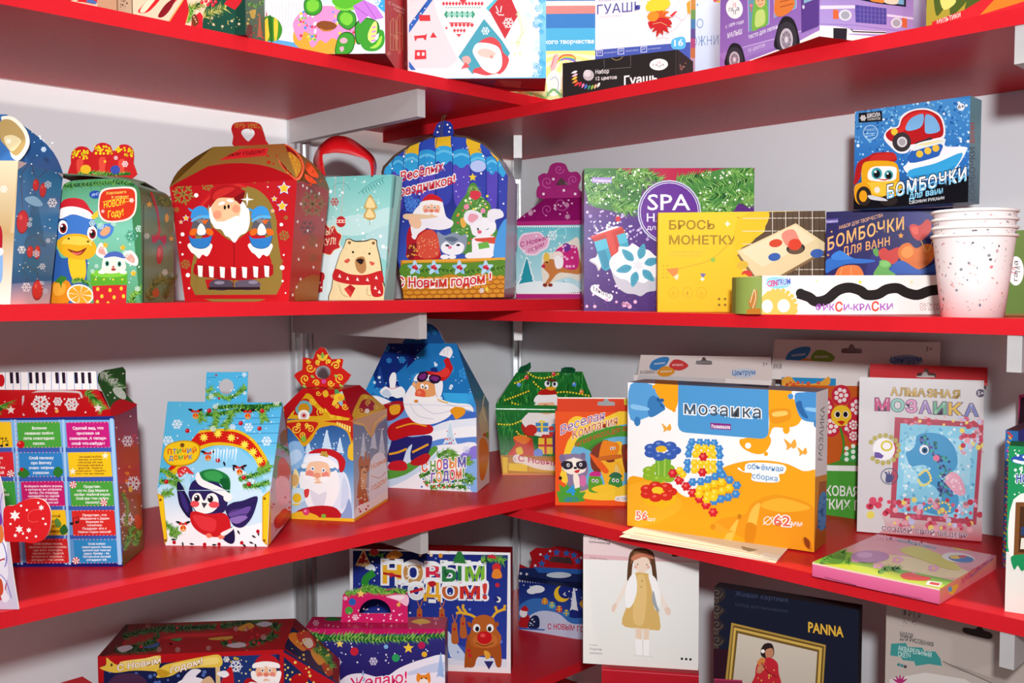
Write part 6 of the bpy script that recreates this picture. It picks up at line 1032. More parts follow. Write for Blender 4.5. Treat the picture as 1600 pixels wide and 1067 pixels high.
for i in range(6):
    R = mb.face([E[i], E[(i+1) % 6], TOP[(i+1) % 6], TOP[i]], 'c0161c').win(*W11)
    if i == 0:
        R.bg('b8141a', 'c01a1c').s('d8a41c', '690 390 660 330 720 290 760 270 800 270 850 330 920 370 990 390').s('b81818', '720 370 730 320 780 290 820 330 860 372').e('6ca8b0', 768, 340, 42, 40).e('c88c1c', 768, 340, 28, 26).e('f4f0e8', 768, 374, 28, 28).e('d8b8b8', 768, 374, 17).e('b82430', 768, 374, 8)
        for x, y, r_, a0 in ((700, 350, 20, 0), (735, 300, 18, 90), (810, 305, 18, 0), (850, 355, 20, 120), (905, 375, 16, 200), (690, 375, 14, 60), (880, 345, 12, 0), (940, 380, 12, 0)): m_swirl(R, 'f4cc3c', x, y, r_, 5, a0)
        R.l('e8b42c', 7, '690 396 990 394').p('c0161c', '800 236 1000 240 1030 250 1000 388 900 370 840 300').s('e8b42c', '860 260 880 250 890 275 870 285')
        for k in range(6): m_leaf(R, ('3c8c4c', '8ab8c8', 'f0c83c', 'e08a3c', '4c9c5c', 'a8d0d8')[k], 940, 285, 52-6*(k % 2), 24, 60*k+10)
        R.e('f0c430', 942, 285, 26, 20).e('e8a42c', 950, 290, 14, 12); m_swirl(R, 'f0c83c', 970, 330, 18, 5, 0); m_swirl(R, 'f0c83c', 930, 330, 14, 5, 180); m_swirl(R, 'f0c83c', 840, 265, 14, 4, 0)
    if i == 1:
        R.bg('b0141a').s('d8a41c', '1010 385 1040 290 1060 270 1100 280 1165 335').s('a81418', '1040 360 1055 300 1100 300 1120 340')
        for x, y, r_, a0 in ((1050, 350, 18, 0), (1085, 310, 16, 90), (1120, 330, 14, 0), (1070, 285, 12, 200)): m_swirl(R, 'f4cc3c', x, y, r_, 4, a0)
        R.l('e8b42c', 6, '1000 396 1170 342').e('f0e4d8', 1078, 352, 12)
    if i == 5: R.bg('c0161c', '9c1418'); R.dots('d8a82c', 16, 610, 240, 690, 380, 4, 9); R.s('3c7c4c', '630 290 660 260 690 270 670 300'); R.e('e8c03c', 662, 285, 14)
mb.face(TOP, 'b8141a'); mb.build('body', M_GLOSS, t)
mb = MB(); q = plane(mb, *upright(c, P0, P1)).win(*W11)
cutout(mb, q, [(762, 235), (738, 205), (720, 180), (730, 165), (760, 150), (762, 120), (762, 90), (790, 92), (812, 98), (828, 60), (850, 38), (872, 45), (892, 80), (905, 98), (950, 95), (962, 100), (955, 140), (975, 155), (1000, 175), (985, 200), (965, 220), (958, 236)], .0026, 'cc2018', [circ(862, 162, 37, 33, n=24)], edge='f4f0ec'); q.k = 2
for x, y, r_, a0 in ((775, 195, 24, 90), (800, 140, 24, 0), (925, 130, 22, 180), (945, 190, 24, 90), (900, 215, 18, 0), (830, 215, 18, 180), (838, 112, 14, 60), (890, 110, 14, 120), (790, 108, 12, 0), (940, 108, 11, 90)): m_swirl(q, 'f2c83c', x, y, r_, 6, a0)
for rt in (-90, -130, -50): m_leaf(q, 'f2c83c', 860, 105, 42, 20, rt)
q.e('8cb44c', 860, 80, 8, 14).e('d04c9c', 866, 207, 11)
for x, y in ((810, 178), (925, 175), (770, 225), (950, 222)): m_leaf(q, '9cc45c', x-8, y, 22, 12, 30)
mb.build('handle', M_PRINT, t)
# blue house with a skiing Santa
c0, c1 = ground(566, 759.3, z), ground(745.5, 769, z)
h = house(c0, c1, ((5, 462), (655, 480)), ((728, 900), (725, 458)), ((165, 130), (545, 130)), W12, .04)
t = thing('gift_box', 'blue house box with a Santa in sunglasses and a blowing beard', 'box', (c0+c1)/2+h['D']*h['dep']/2); t['_o'] = [*t.location]
mb = h['mb']; F = mb.face([h['c0'], h['c1'], h['TR'], h['TL']], '8cb8e8').win(*W12); R = mb.face([h['TL'], h['TR'], h['RR'], h['RL']], '1f74b8').win(*W12)
for A in (R, F):
    A.g('0c3a78', '1c84c8', '-10 120 670 120 670 340 -10 340').g('1c84c8', '2c90d8', '-10 340 670 340 670 490 -10 490').g('4a88d0', 'a8c8ec', '-10 480 670 480 670 700 -10 700').g('c8dcf4', 'f0f4fa', '-10 690 670 690 670 970 -10 970')
    A.s('0f2c74', '100 130 460 130 440 330 400 450 200 460 90 330').s('38a8e4', '470 330 520 320 640 360 650 450 560 470 480 440').tree(300, 400, 230, 140, '141c60').tree(190, 420, 160, 110, '17267a').tree(120, 380, 110, 70, '1c4090').tree(420, 360, 130, 90, '16307c')
    A.flakes('3c9ce0', 14, 60, 150, 640, 460, 16, 34).dots('e8f4fc', 30, 80, 150, 640, 460, 2, 5).dots('d8eafa', 12, 80, 150, 560, 460, 6, 10)
    A.s('f4f4f8', '-10 440 60 420 130 430 180 470 -10 500').s('e4ecf6', '380 590 480 560 660 540 670 600 560 610 440 640').s('3f6cc4', '340 560 480 520 670 510 670 540 500 560 380 600').s('f4f6fa', '370 640 470 610 670 590 670 660 560 660 420 700').s('5c8cd8', '380 690 460 660 560 655 670 650 670 690 560 690 430 720').s('f2f4f8', '360 750 430 700 540 690 670 700 670 960 -10 970 -10 900 120 880')
    A.s('5a9c3c', '60 860 180 830 290 790 360 750 420 700 440 720 380 780 300 840 200 880 80 900').s('c8dcf0', '120 900 260 860 380 780 460 720 400 800 260 890 160 930').tree(510, 690, 120, 80, 'f0f6fa').tree(510, 685, 105, 60, 'c8e0f0').dots('d84048', 8, 480, 600, 540, 690, 3, 5)
    A.s('8c7cd8', '560 760 640 700 668 720 668 800 600 800').flake('d8e0f8', 600, 720, 22).s('88b4ec', '600 800 670 780 670 960 640 960 560 880')
    for pth in ('340 870 420 840 500 850 600 860 640 890', '370 910 450 890 560 890 630 900', '440 760 500 730 540 760', '460 780 520 760 560 780', '400 930 500 920 600 930', '590 800 620 780'): A.fir(pth, 38, 90)
    A.dots('f4f8fa', 46, 370, 890, 630, 950, 3, 6).dots('d84838', 10, 350, 870, 560, 930, 5, 8).dots('2c6cc8', 6, 350, 870, 560, 930, 5, 8)
    cols = ('e05a2c', '5c9c3c', 'e8543c', '7a5cc0', 'e8943c', '5c4cb0', 'd84c6c')
    for i, (s_, x, x2) in enumerate((('С', 352, 386), ('Н', 400, 430), ('О', 436, 466), ('В', 472, 500), ('Ы', 506, 546), ('М', 554, 598))): A.t(cols[i], s_, x, 842-i*5, x2, 841-i*5, 52, .05, o=('fbf8f4', .06))
    for i, (s_, x, x2) in enumerate((('Г', 404, 428), ('О', 434, 464), ('Д', 470, 504), ('О', 508, 538), ('М', 542, 574), ('!', 580, 590))): A.t(cols[(i+3) % 7], s_, x, 904-i*6, x2, 903-i*6, 50, .05, o=('fbf8f4', .06))
    # Santa
    A.s('28246c', '180 690 200 640 300 650 400 640 410 680 390 740 360 780 300 790 290 740 300 690 270 720 250 780 240 800 170 790 160 760').l('e8a42c', 12, '170 745 220 735 270 715', s=True).l('e8a42c', 12, '300 735 350 710 390 690', s=True).s('c8202c', '170 830 180 790 240 780 270 800 262 835').s('b81c24', '290 790 330 760 380 740 400 760 370 800 310 808').s('c01820', '165 640 170 590 240 550 330 540 410 590 412 620 380 635 280 645 190 670').s('a8141c', '40 520 140 470 230 450 260 480 230 530 160 560').s('e8a428', '175 480 230 470 228 515 185 525').l('e8a428', 8, '210 600 300 575 380 590', s=True)
    A.s('f4f2f4', '300 360 330 390 420 400 440 430 520 460 620 470 640 510 600 495 540 500 500 540 440 570 380 580 310 565 265 510 250 440 270 400').l('c8d0dc', 4, '280 450 330 530 420 550', s=True).l('c8d0dc', 4, '330 460 420 520 520 500', s=True).l('c8d0dc', 4, '440 450 540 480 630 505', s=True)
    A.s('f4f6f8', '120 400 150 370 175 378 172 330 188 295 208 296 212 330 208 375 240 370 262 400 250 425 215 435 190 425 150 430').s('c8d8e8', '130 405 160 385 185 420 150 425').l('d84848', 3, '165 375 190 382 215 376', s=True)
    A.s('e8a064', '320 400 318 360 345 335 400 345 430 370 430 410 400 440 360 440 330 425').e('f0b078', 310, 358, 10, 14).e('f0b078', 440, 410, 9, 16).e('e85a3c', 345, 412, 30, 28).e('f08060', 338, 404, 12).e('ffffff', 356, 368, 10, 15).e('ffffff', 380, 374, 10, 15).e('101010', 358, 372, 4, 7).e('101010', 376, 378, 4, 7).s('f6f4f4', '300 420 330 425 380 430 420 425 430 445 380 455 330 445 290 470 270 430').e('e08838', 322, 452, 12, 9)
    A.s('f2f2f6', '310 340 330 300 400 290 460 320 470 380 450 440 430 400 420 350 370 335').s('c41c20', '340 310 380 285 440 290 485 260 475 225 500 210 515 240 526 270 500 320 460 340 420 310 370 305').s('e03c34', '400 292 450 290 490 265 510 290 480 320').s('f4f2f4', '450 190 480 155 510 150 525 180 510 212 490 205 470 200').l('c8ccd8', 3, '475 170 485 200').l('c8ccd8', 3, '500 160 495 200')
    A.s('241430', '326 325 345 292 380 290 388 315 370 340 340 345').s('241430', '392 320 410 305 450 310 460 330 440 352 405 350').s('7c2c78', '335 322 350 300 375 298 378 315 362 332').s('7c2c78', '400 325 415 312 445 318 448 330 430 342').s('e8981c', '510 505 540 482 590 490 592 520 560 545 540 550 530 530').l('f0b840', 6, '440 440 470 455 500 460', s=True)
A = mb.face([h['c1'], h['BB'], h['BT'], h['TR']], '7c8c9c').win(*W12); G = mb.face([h['TR'], h['BT'], h['RR']], '1f5c94').win(*W12)
for q in (A, G): q.g('1c5a98', '3a7490', '540 120 740 120 740 440 540 440').g('5a7890', 'c8b0a8', '640 440 740 440 740 680 640 680').g('c8b0a8', 'dcd0d0', '640 680 740 680 740 960 640 960').s('d8782c', '670 700 690 650 715 680 725 760 700 880 675 870').s('c8b490', '670 540 700 480 715 560 725 640 690 650').l('e8dcb0', 5, '700 420 690 500 710 560', s=True).s('5c8c3c', '705 640 720 620 722 660').s('c83c30', '690 640 705 625 708 650')
mb.face([h['LB'], h['c0'], h['TL'], h['LT']], '2c6cb0'); mb.face([h['BB'], h['LB'], h['LT'], h['BT']], '2c6cb0'); mb.face([h['LT'], h['BT'], h['RR'], h['RL']], '14508c'); mb.face([h['LT'], h['TL'], h['RL']], '14508c')
mb.build('body', M_GLOSS, t)
mb = MB(); q = plane(mb, *upright(h['RR'], h['RL'], h['RR'])).win(*W12)
cutout(mb, q, smooth([(262, 132), (255, 112), (280, 70), (320, 35), (370, 18), (415, 30), (450, 65), (468, 105), (470, 132)], True, 3), .0014, '0f4884', [circ(330, 85, 34, 26, n=20)]); q.k = 2; q.flakes('2c80c0', 3, 380, 40, 460, 120, 14, 20)
mb.build('handle', M_PRINT, t)
# green tree box with a flash streak on its fold
a = ground(785, 741.7, z); U = np.array([math.cos(math.radians(-45.3)), math.sin(math.radians(-45.3)), 0]); n_ = np.cross(ray(922, 744), UP); b = a+U*(-((a-CAM)@n_)/(U@n_)); D = np.cross(UP, U)
t = thing('gift_box', 'green fir tree box with garlands and dark green ribbon ends', 'box', (a+b)/2+D*.03); t['_o'] = [*t.location]
mb = MB((a+b)/2+D*.06+UP*.07)
fl = plane(MB(), a, b, a+UP-D*.06).win(*W12); L1_, R1_ = fl.at3(763, 512), fl.at3(1318, 520)
L2_, R2_ = None, None; fu = plane(MB(), L1_+D*.003+UP*.012, R1_+D*.003+UP*.012, L1_+D*.003+UP*1.012+D*.55).win(*W12)
L2_, R2_ = L1_+D*.003+UP*.012, R1_+D*.003+UP*.012; L3_, R3_ = fu.at3(880, 290), fu.at3(1245, 286)
F = mb.face([a, b, R1_, L1_], '1f7a34').win(*W12); R = mb.face([L2_, R2_, R3_, L3_], '1f7a34').win(*W12)
rg = random.Random(3)
for A in (F, R):
    A.bg('1c7430', '176428'); G_ = []
    for cc in ('2c8c3c', '125420', '3fa048', '0e4a1c', '52ac4c'):
        A.many(cc, [[(x-3, y), (x+rg.uniform(-6, 14), y+rg.uniform(22, 50)), (x+3, y)] for x, y in ((rg.uniform(760, 1320), rg.uniform(280, 800)) for _ in range(120))])
    for pth, n in (('815 445 870 425 945 395', 10), ('870 350 890 345 925 325', 5), ('945 295 985 318 1040 322 1110 300', 12), ('975 345 1020 385 1080 400', 8), ('1090 405 1160 400 1280 420', 12), ('855 460 920 480 990 485', 9), ('780 578 850 580 915 555', 10), ('880 620 900 640 930 645', 5), ('1150 480 1220 470 1290 480', 9)): A.scallop('8a7c10', pth, 6.5, n).scallop('f0e040', pth, 5, n)
    for x, y, cc in ((935, 318, 'd83c4c'), (892, 360, '5a9ce0'), (1200, 358, '4a8cd8'), (1085, 300, 'c83c3c'), (1240, 400, 'e8843c')): A.bauble(cc, x, y, 12, 'f4dce0')
    A.s('b02818', '905 590 930 560 980 560 1005 600 990 640 930 640').s('c83a20', '860 655 900 645 960 655 970 680 980 740 975 760 840 760 835 740 870 690').s('e87a2c', '860 655 905 640 955 660 920 690').s('e8c43c', '875 715 905 705 915 740 885 748')
    A.e('f4f2f2', 1050, 540, 90, 50).s('f0ece8', '920 540 960 500 1000 450 1100 430 1130 480 1120 560 1100 640 980 640 910 570').e('f0b890', 1045, 485, 52, 40).e('f6f2f0', 1030, 500, 70, 16).e('e07858', 1040, 480, 14, 12).s('f4f2f2', '975 450 1000 415 1090 410 1110 440 1090 455 1000 460').s('b8201c', '1000 415 1020 388 1080 385 1100 412').l('a0141c', 6, '960 600 1010 620 1060 600', s=True)
    A.e('f2f2f6', 1050, 355, 16, 18).e('f2f2f6', 1092, 358, 16, 18).e('203040', 1054, 352, 8, 10).e('203040', 1090, 356, 8, 10).s('e8a42c', '1040 378 1070 370 1100 380 1070 392').s('5a3a20', '1042 335 1070 322 1105 340 1072 345')
    m_gift(A, 985, 570, 70, 50, '4a8cd0', 'f0d83c'); m_gift(A, 1000, 655, 80, 90, 'f0c83c', 'c83030'); m_gift(A, 1060, 590, 60, 60, 'd83c30', '4cb0d8'); A.e('c82c20', 960, 610, 34, 30).e('6a8cd8', 1000, 740, 26).s('6c4c8c', '1080 640 1110 600 1130 640 1120 740 1085 740')
    A.p('b87c14', '780 750 1330 765 1330 880 780 870').p('e8c020', '800 760 830 762 830 850 805 850').p('f0cc30', '835 795 940 800 940 842 835 836').p('d8a418', '945 800 1320 806 1320 850 945 842').l('8a5a10', 4, '800 758 1330 772').l('e89838', 8, '800 856 1330 866').e('f4f0ec', 882, 770, 24).e('c83c4c', 882, 770, 15).e('f4f0ec', 882, 770, 7)
    A.s('f4e4d8', '872 760 900 752 1000 780 1120 795 1120 835 1000 828 920 800 880 790').t('c02c50', 'С Новым годом', 888, 782, 1290, 838, 30, .03)
mb.grid([[L1_+(R1_-L1_)*k/14 for k in range(15)]]+[[(L1_*(1-s_)+L2_*s_)-D*.0022*math.sin(PI*s_)+((R1_-L1_)*(1-s_)+(R2_-L2_)*s_)*k/14 for k in range(15)] for s_ in np.linspace(.1, 1, 10)], '1f7a34')
dp = D*.07
for q in ([b, b+dp, R1_+dp, R1_], [R1_, R1_+dp, R2_+dp, R2_], [a+dp, a, L1_, L1_+dp], [L1_+dp, L1_, L2_, L2_+dp], [L2_+dp, L2_, L3_], [R2_, R2_+dp, R3_], [b+dp, a+dp, L1_+dp, R1_+dp], [R1_+dp, L1_+dp, L2_+dp, R2_+dp], [R2_+dp, L2_+dp, L3_, R3_]): mb.face(q, '14602a')
mb.build('body', new_mat('lacquered_card', 0.16, spec=0.5, noise=0.02), t)
for nm, P in (('left', [(888, 288), (900, 262), (935, 250), (955, 236), (958, 262), (945, 282), (915, 290)]), ('right', [(1125, 288), (1130, 270), (1150, 264), (1190, 265), (1206, 275), (1200, 288)])):
    mb = MB(); q = plane(mb, *upright((L3_+R3_)/2-D*.003, L3_, R3_)).win(*W12)
    c3 = [q.at3(*p) for p in P]; m_ = sum(c3)/len(c3)-D*.006
    for i in range(len(c3)): mb.add([c3[i-1], c3[i], m_], '0c5c34')
    o = mb.build('ribbon', M_SATIN, t); md = o.modifiers.new('sheet', 'SOLIDIFY'); md.thickness = .001
# ================================================================ third shelf, right wall
z = ZR[3]; W13 = (850, 520, 2.963); W14 = (1200, 500, 2.32)
def hang_tab(B, px, th, col, W, hole, label, art):   # card tab with a hanging slot above a carton's front
    mb = MB(); q = plane(mb, B.A2+B.D*.0006, B.B2+B.D*.0006, B.A2+B.V+B.D*.0006).win(*W)
    cutout(mb, q, px, th, col, [hole] if hole else (), edge='e8dcd8'); q.k = 3; art(q); o = mb.build('hang_tab', M_PRINT, B.ob); o['label'] = label
def euro(x, y, s):                                     # outline of a hanging slot
    return smooth([(x-2.2*s, y), (x-2.0*s, y-.55*s), (x-.75*s, y-.6*s), (x-.5*s, y-1.2*s), (x, y-1.5*s), (x+.5*s, y-1.2*s), (x+.75*s, y-.6*s), (x+2.0*s, y-.5*s), (x+2.2*s, y+.05*s), (x+2.0*s, y+.5*s), (x-2.0*s, y+.45*s)], True, 2)
# orange modelling dough box
a, b = ground(867.5, 789, z), ground(984, 790.5, z); h_ = hgt(a, 870, 642)
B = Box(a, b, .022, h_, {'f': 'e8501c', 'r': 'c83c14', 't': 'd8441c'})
A = B.f.win(*W13)
A.g('e8541c', 'ec5a1c', '40 350 420 350 420 800 40 800').l('d04014', 3, '58 362 400 366').s('f4cc34', '80 640 110 500 180 440 260 400 420 380 420 760 250 750 150 740 100 700').s('6ab4d8', '110 640 130 540 190 480 280 450 420 440 420 720 250 720 140 700')
A.s('f4c834', '110 420 140 388 180 392 195 420 185 450 150 460').s('48942c', '140 520 180 470 260 440 340 430 420 440 420 480 340 480 260 500 210 540 180 530').s('3c8030', '205 540 260 500 300 500 280 560').s('7c3420', '215 560 240 520 290 500 340 520 420 520 420 640 330 640 230 640')
A.t('7c4ca0', 'Веселая', 78, 472, 280, 402, 40, .0, o=('f6f0e4', .05), arc=8).t('b8401c', 'Компания', 132, 494, 340, 424, 40, .0, o=('f8e8d0', .05), arc=6).t('c83028', 'ЛЕГКАЯ МАССА ДЛЯ ЛЕПКИ', 142, 532, 430, 448, 20, .03, arc=14)
A.s('f4c02c', '330 560 345 520 330 505 352 502 362 515 358 540 365 600 372 650 330 650').s('e8841c', '255 580 270 505 300 500 345 515 340 560 290 570').s('f0b428', '250 590 265 580 300 600 350 600 370 680 300 720 270 660').s('e8601c', '210 560 240 575 270 600 300 640 280 650 240 610').eye(312, 535, 6).eye(325, 533, 6).s('c86820', '252 575 350 562 355 580 260 592').s('e8c878', '330 610 350 640 360 700 330 700')
A.s('d83c24', '380 540 420 500 420 620 385 600').s('5aa02c', '205 690 215 660 250 660 270 690 262 735 210 735').s('c82c84', '208 660 225 642 258 645 262 662 235 664').eye(228, 684, 7).eye(245, 686, 7).s('3c8c3c', '300 690 318 660 345 660 362 690 355 735 300 730').s('2c6c4c', '300 665 322 645 350 650 362 668 330 670').eye(322, 682, 7).eye(340, 684, 7).s('f2c830', '220 720 290 700 350 720 340 735 260 740').s('f4cc34', '100 720 180 735 280 740 420 690 420 760 300 775 180 765')
A.s('8a7a9c', '78 600 90 565 120 560 170 562 195 590 205 640 190 680 205 720 150 735 110 710 95 660').s('f4ecdc', '82 620 100 590 150 580 190 600 190 640 150 655 110 650').s('2c2434', '78 610 95 592 132 600 130 625 100 632').s('2c2434', '150 600 190 592 198 618 180 632 155 625').s('f6f0e4', '130 580 145 580 148 610 134 612').eye(112, 612, 7).eye(170, 610, 7).e('1c141c', 145, 625, 8, 6).s('c82c34', '140 640 165 632 160 646 148 648').s('f4ecdc', '135 660 160 660 165 720 145 725').s('d070a4', '170 660 195 670 188 710 165 700').s('f4d03c', '75 650 100 640 110 690 85 690').s('7a6c90', '70 575 85 560 98 580 82 600').s('7a6c90', '170 560 188 556 192 580 176 582').e('1c1418', 76, 672, 8)
A.p('4ca034', '58 735 75 732 70 700 92 715 110 698 118 715 140 700 142 722 172 712 165 738 195 735 180 760 192 778 150 784 70 784 65 760').t('2c9ce0', '4', 104, 752, 146, 750, 44, .05).t('2c7cc0', 'ЦВЕТА', 94, 780, 160, 780, 18, .04).s('f6f0e8', '330 765 340 756 420 752 420 780 335 778').t('706860', 'НЕ ТОКСИЧНО', 335, 775, 428, 770, 11, .0)
B.ob = B.done('dough_box', 'orange modelling dough box with a raccoon, left of the mosaic box', 'box')
hang_tab(B, [(60, 362), (62, 298), (420, 300), (420, 364)], .0008, 'd8401c', W13, euro(288, 328, 18), 'orange hang tab with a slot',
    lambda q: q.p('e8d83c', '370 306 420 306 420 335 372 334').p('f4ece4', '64 298 420 300 420 306 64 304'))
# papers under the mosaic box
for k, (pts, lab) in enumerate((('968 838 1212 879 1232 866 1012 822', 'cream paper sheet under the mosaic box, lower of two'), ('972 832 1215 874 1240 858 1015 818', 'cream paper sheet directly under the mosaic box, upper of two'))):
    P = [ground(*p, z+.0006+.0012*k) for p in pair(pts)]; D_ = unit(np.array([.9, .42, 0])); P = [P[0], P[1], P[2]+D_*.05, P[3]+D_*.05]
    mb = MB(sum(P)/4-UP*.01); q = mb.face(P, 'f0e4c8'); mb.face([p-UP*.0006 for p in P], 'e8dcc0')
    for i in range(4): mb.add([P[i-1], P[i], P[i]-UP*.0006, P[i-1]-UP*.0006], 'f4ead0')
    q.win(0, 0, 1); q.l('d89ca0', 1.2, '985 838 1200 876').l('d8b48c', 1.2, '990 832 1205 870').p('e8b0b0', '1090 858 1130 865 1126 868 1088 861').p('a89878', '1158 853 1185 859 1170 862 1160 858').p('f8f0e0', '1185 868 1214 874 1222 870 1195 863')
    tag(mb.build('paper_sheet', M_MATT), lab, 'paper')
# mosaic box
a, b = ground(980, 823, z), ground(1271.9, 865, z); a[2] = b[2] = z+.0018; h_ = hgt(a, 987.7, 597)
B = Box(a, b, far_depth(a, b, 1290.4, 844), h_, {'f': 'f4f2f0', 'r': 'e8e2de', 't': '8a8288'})
A = B.f.win(*W13)
A.bg('f8f7f6', 'f4f2f0').s('f2a41c', '380 700 460 670 560 690 660 760 740 720 800 640 900 600 1010 590 1120 605 1200 640 1290 670 1290 1060 380 1060').s('f4ac28', '390 720 470 690 560 720 640 800 520 880 390 880').s('e8961c', '780 900 820 860 930 840 960 790 1060 750 1180 770 1240 800 1260 850 1255 1040 900 1030 930 960 850 920').s('f4b030', '1000 800 1080 765 1180 785 1230 815 1100 830').s('f6bc4c', '960 820 1000 790 980 900 960 960 940 900').s('f6bc4c', '830 960 880 880 900 870 870 960 840 980').s('d88414', '940 880 985 900 960 990 930 960').s('d07c14', '1195 950 1230 960 1240 1010 1210 990').s('8a3c14', '1205 945 1230 965 1228 1000 1208 980').s('e8a028', '770 895 800 880 850 910 880 920 820 925').e('d88814', 782, 898, 12, 14).e('c87c14', 905, 850, 10, 12)
A.s('f4a41c', '515 235 620 225 620 320 600 360 560 340 530 300').s('5aa0d8', '400 240 500 240 520 280 560 340 540 360 480 390 400 400').s('3c7cb8', '480 320 510 290 560 345 545 365 490 390').s('8cc4ec', '408 330 480 345 480 360 408 352').s('2c5c94', '520 310 532 300 540 340 560 346 545 330').e('3c7cb8', 432, 410, 15, 22).e('f4a41c', 510, 250, 9).e('2c5c94', 545, 312, 12, 8).e('f2a01c', 602, 358, 9)
A.s('f2a41c', '1040 250 1140 250 1150 300 1200 350 1180 420 1120 440 1060 440 1040 500 1000 560 930 540 905 500 960 480 1040 460').s('e8941c', '1045 360 1130 350 1140 400 1060 420').s('f8c864', '1060 368 1120 362 1125 380 1065 388').e('f2a41c', 1122, 448, 16, 20).s('f2a41c', '905 495 960 490 1035 470 1050 510 1010 560 940 545').e('f8f7f6', 945, 522, 14).e('f8f7f6', 1055, 476, 11).e('f2a41c', 1028, 560, 10)
A.s('4a90cc', '1160 290 1200 275 1290 280 1290 400 1220 410 1180 380').s('2c64a0', '1165 330 1190 315 1200 350 1225 395 1195 385').e('4a90cc', 1142, 294, 13).e('3c7cb8', 1258, 420, 9, 18).s('8cc0e8', '1215 345 1280 352 1280 368 1218 360')
A.p('4f98d0', '622 232 1040 240 1040 455 1036 474 1024 486 1004 490 660 462 640 458 626 446 620 425')
A.t('4a5058', 'мозаика', 650, 374, 1004, 396, 56, .012, o=('f6f8fa', .06), sp=1.12).p('8a2c80', '770 416 866 422 866 450 772 444').t('f6ecf4', 'Развивашки', 776, 440, 862, 444, 16, .04)
def stud(x, y, r, c, hi): A.many(c, [circ(x+r*.72*math.cos(k), y+r*.72*math.sin(k), r*.42, n=7) for k in np.linspace(0, 2*PI, 7)[:-1]]).e(c, x, y, r*.85).e(hi, x-r*.15, y-r*.2, r*.4)
for cx_, cy_, c, hi, c2 in ((540, 650, '8cb42c', 'a8cc4c', None), (548, 545, '3a5cb0', '6c8cd0', 'e8b82c'), (530, 735, 'd02c20', 'ec6450', 'f0c830')):
    if cy_ == 545: A.p('7cae34', '516 570 590 580 580 668 518 662').l('a8cc54', 6, '530 580 532 660').l('a8cc54', 6, '560 584 558 664')
    if cy_ == 735: A.s('e8b41c', '455 730 600 740 605 790 570 800 555 815 520 800 490 800 462 780')
    for k in range(7): an = 2*PI*k/7; A.e(c, cx_+58*math.cos(an), cy_+28*math.sin(an), 30, 20).e(hi, cx_+58*math.cos(an)-6, cy_+28*math.sin(an)-6, 10, 6)
    if c2: A.e(c2, cx_-4, cy_-8, 26, 15)
Bl, Ye, Re = ('3f84c8', '6cacdc'), ('f2c81c', 'f8e060'), ('d0242c', 'ec6060')
rows = [(505, 690, 'BBBB', 33, 0), (530, 680, 'BYYYB', 33, 0), (560, 675, 'BYYYYB', 28, 0), (600, 670, 'BYYYYB', 29, 1), (632, 668, 'BYYYYB', 30, 0)]
for y, x0, s_, st, _ in rows:
    for k, ch in enumerate(s_): stud(x0+k*st-(4 if k == 0 else 0), y+k*1.5, 17, *(Bl if ch == 'B' else Ye))
stud(739, 573, 19, *Re); stud(735, 645, 19, *Re)
for x, y in ((598, 650), (628, 682), (660, 710), (690, 740), (722, 768), (752, 796), (785, 830)): stud(x, y, 20, *Re)
for x, y in ((630, 636), (645, 655)): stud(x, y, 16, *Ye)
for x, y in ((690, 690), (728, 688), (762, 680), (795, 664), (830, 660), (862, 680), (895, 705), (890, 745), (855, 760), (822, 768), (790, 778)): stud(x, y, 18, *Bl)
for x, y in ((724, 722), (756, 712), (790, 698), (824, 690), (858, 716), (826, 730), (792, 738), (760, 748), (755, 770), (788, 760), (720, 745)): stud(x, y, 18, *Ye)
for x, y, s_ in ((572, 438, 1), (1145, 515, 1.3), (1200, 548, 1)): A.s('f0a83c', [(x, y), (x-24*s_, y-20*s_), (x-14*s_, y+6*s_), (x-16*s_, y+20*s_), (x+2*s_, y+8*s_)]).s('f0a83c', [(x, y), (x+14*s_, y-18*s_), (x+20*s_, y+6*s_), (x+8*s_, y+14*s_)])
A.s('f8f6f2', '905 622 930 640 950 600 1110 610 1115 648 1090 655 1085 690 970 684 965 650 930 645 900 630').t('4a90c8', 'объёмная', 944, 628, 1110, 642, 26, .02).t('4a90c8', 'сборка', 966, 672, 1084, 686, 24, .02)
A.t('e06c5c', '56', 428, 862, 482, 866, 38, .02, o=('f8f2ec', .07)).t('f8e8d8', 'шт', 482, 868, 520, 872, 18, .03).t('e06c5c', '62', 1065, 888, 1144, 894, 46, .03, o=('f8f2ec', .07)).t('f4e8dc', 'мм', 1146, 892, 1198, 896, 26, .03).ring('f6eee4', 1038, 868, 20, 20, 4).l('f6eee4', 4, '1016 886 1060 850')
A = B.r.win(*W13)
A.bg('efeae8', 'e4dcd6').p('d88c1c', '1250 668 1330 650 1330 1000 1240 1040').p('a85c10', '1275 690 1330 680 1330 1000 1250 1030').t('8a8488', 'МОЗАИКА', 1288, 590, 1300, 340, 18, .02, up=(-1, 0)).t('7a747c', 'Развивашки', 1318, 440, 1326, 330, 10, .02, up=(-1, 0)).s('4a88c0', '1275 760 1300 735 1312 790 1300 900 1275 910 1268 850').dots('2c64a0', 14, 1270, 750, 1305, 900, 4, 8)
A = B.t.win(*W13); A.bg('9a949c').p('b8783c', '515 200 620 220 620 240 515 240').p('5c7ca0', '620 210 940 225 1040 250 620 245').p('404858', '940 225 1040 235 1040 255 900 245').p('6c6870', '700 225 940 230 930 240 640 235')
B.ob = B.done('mosaic_box', 'large white and orange mosaic box with a stud flower and chair', 'box')
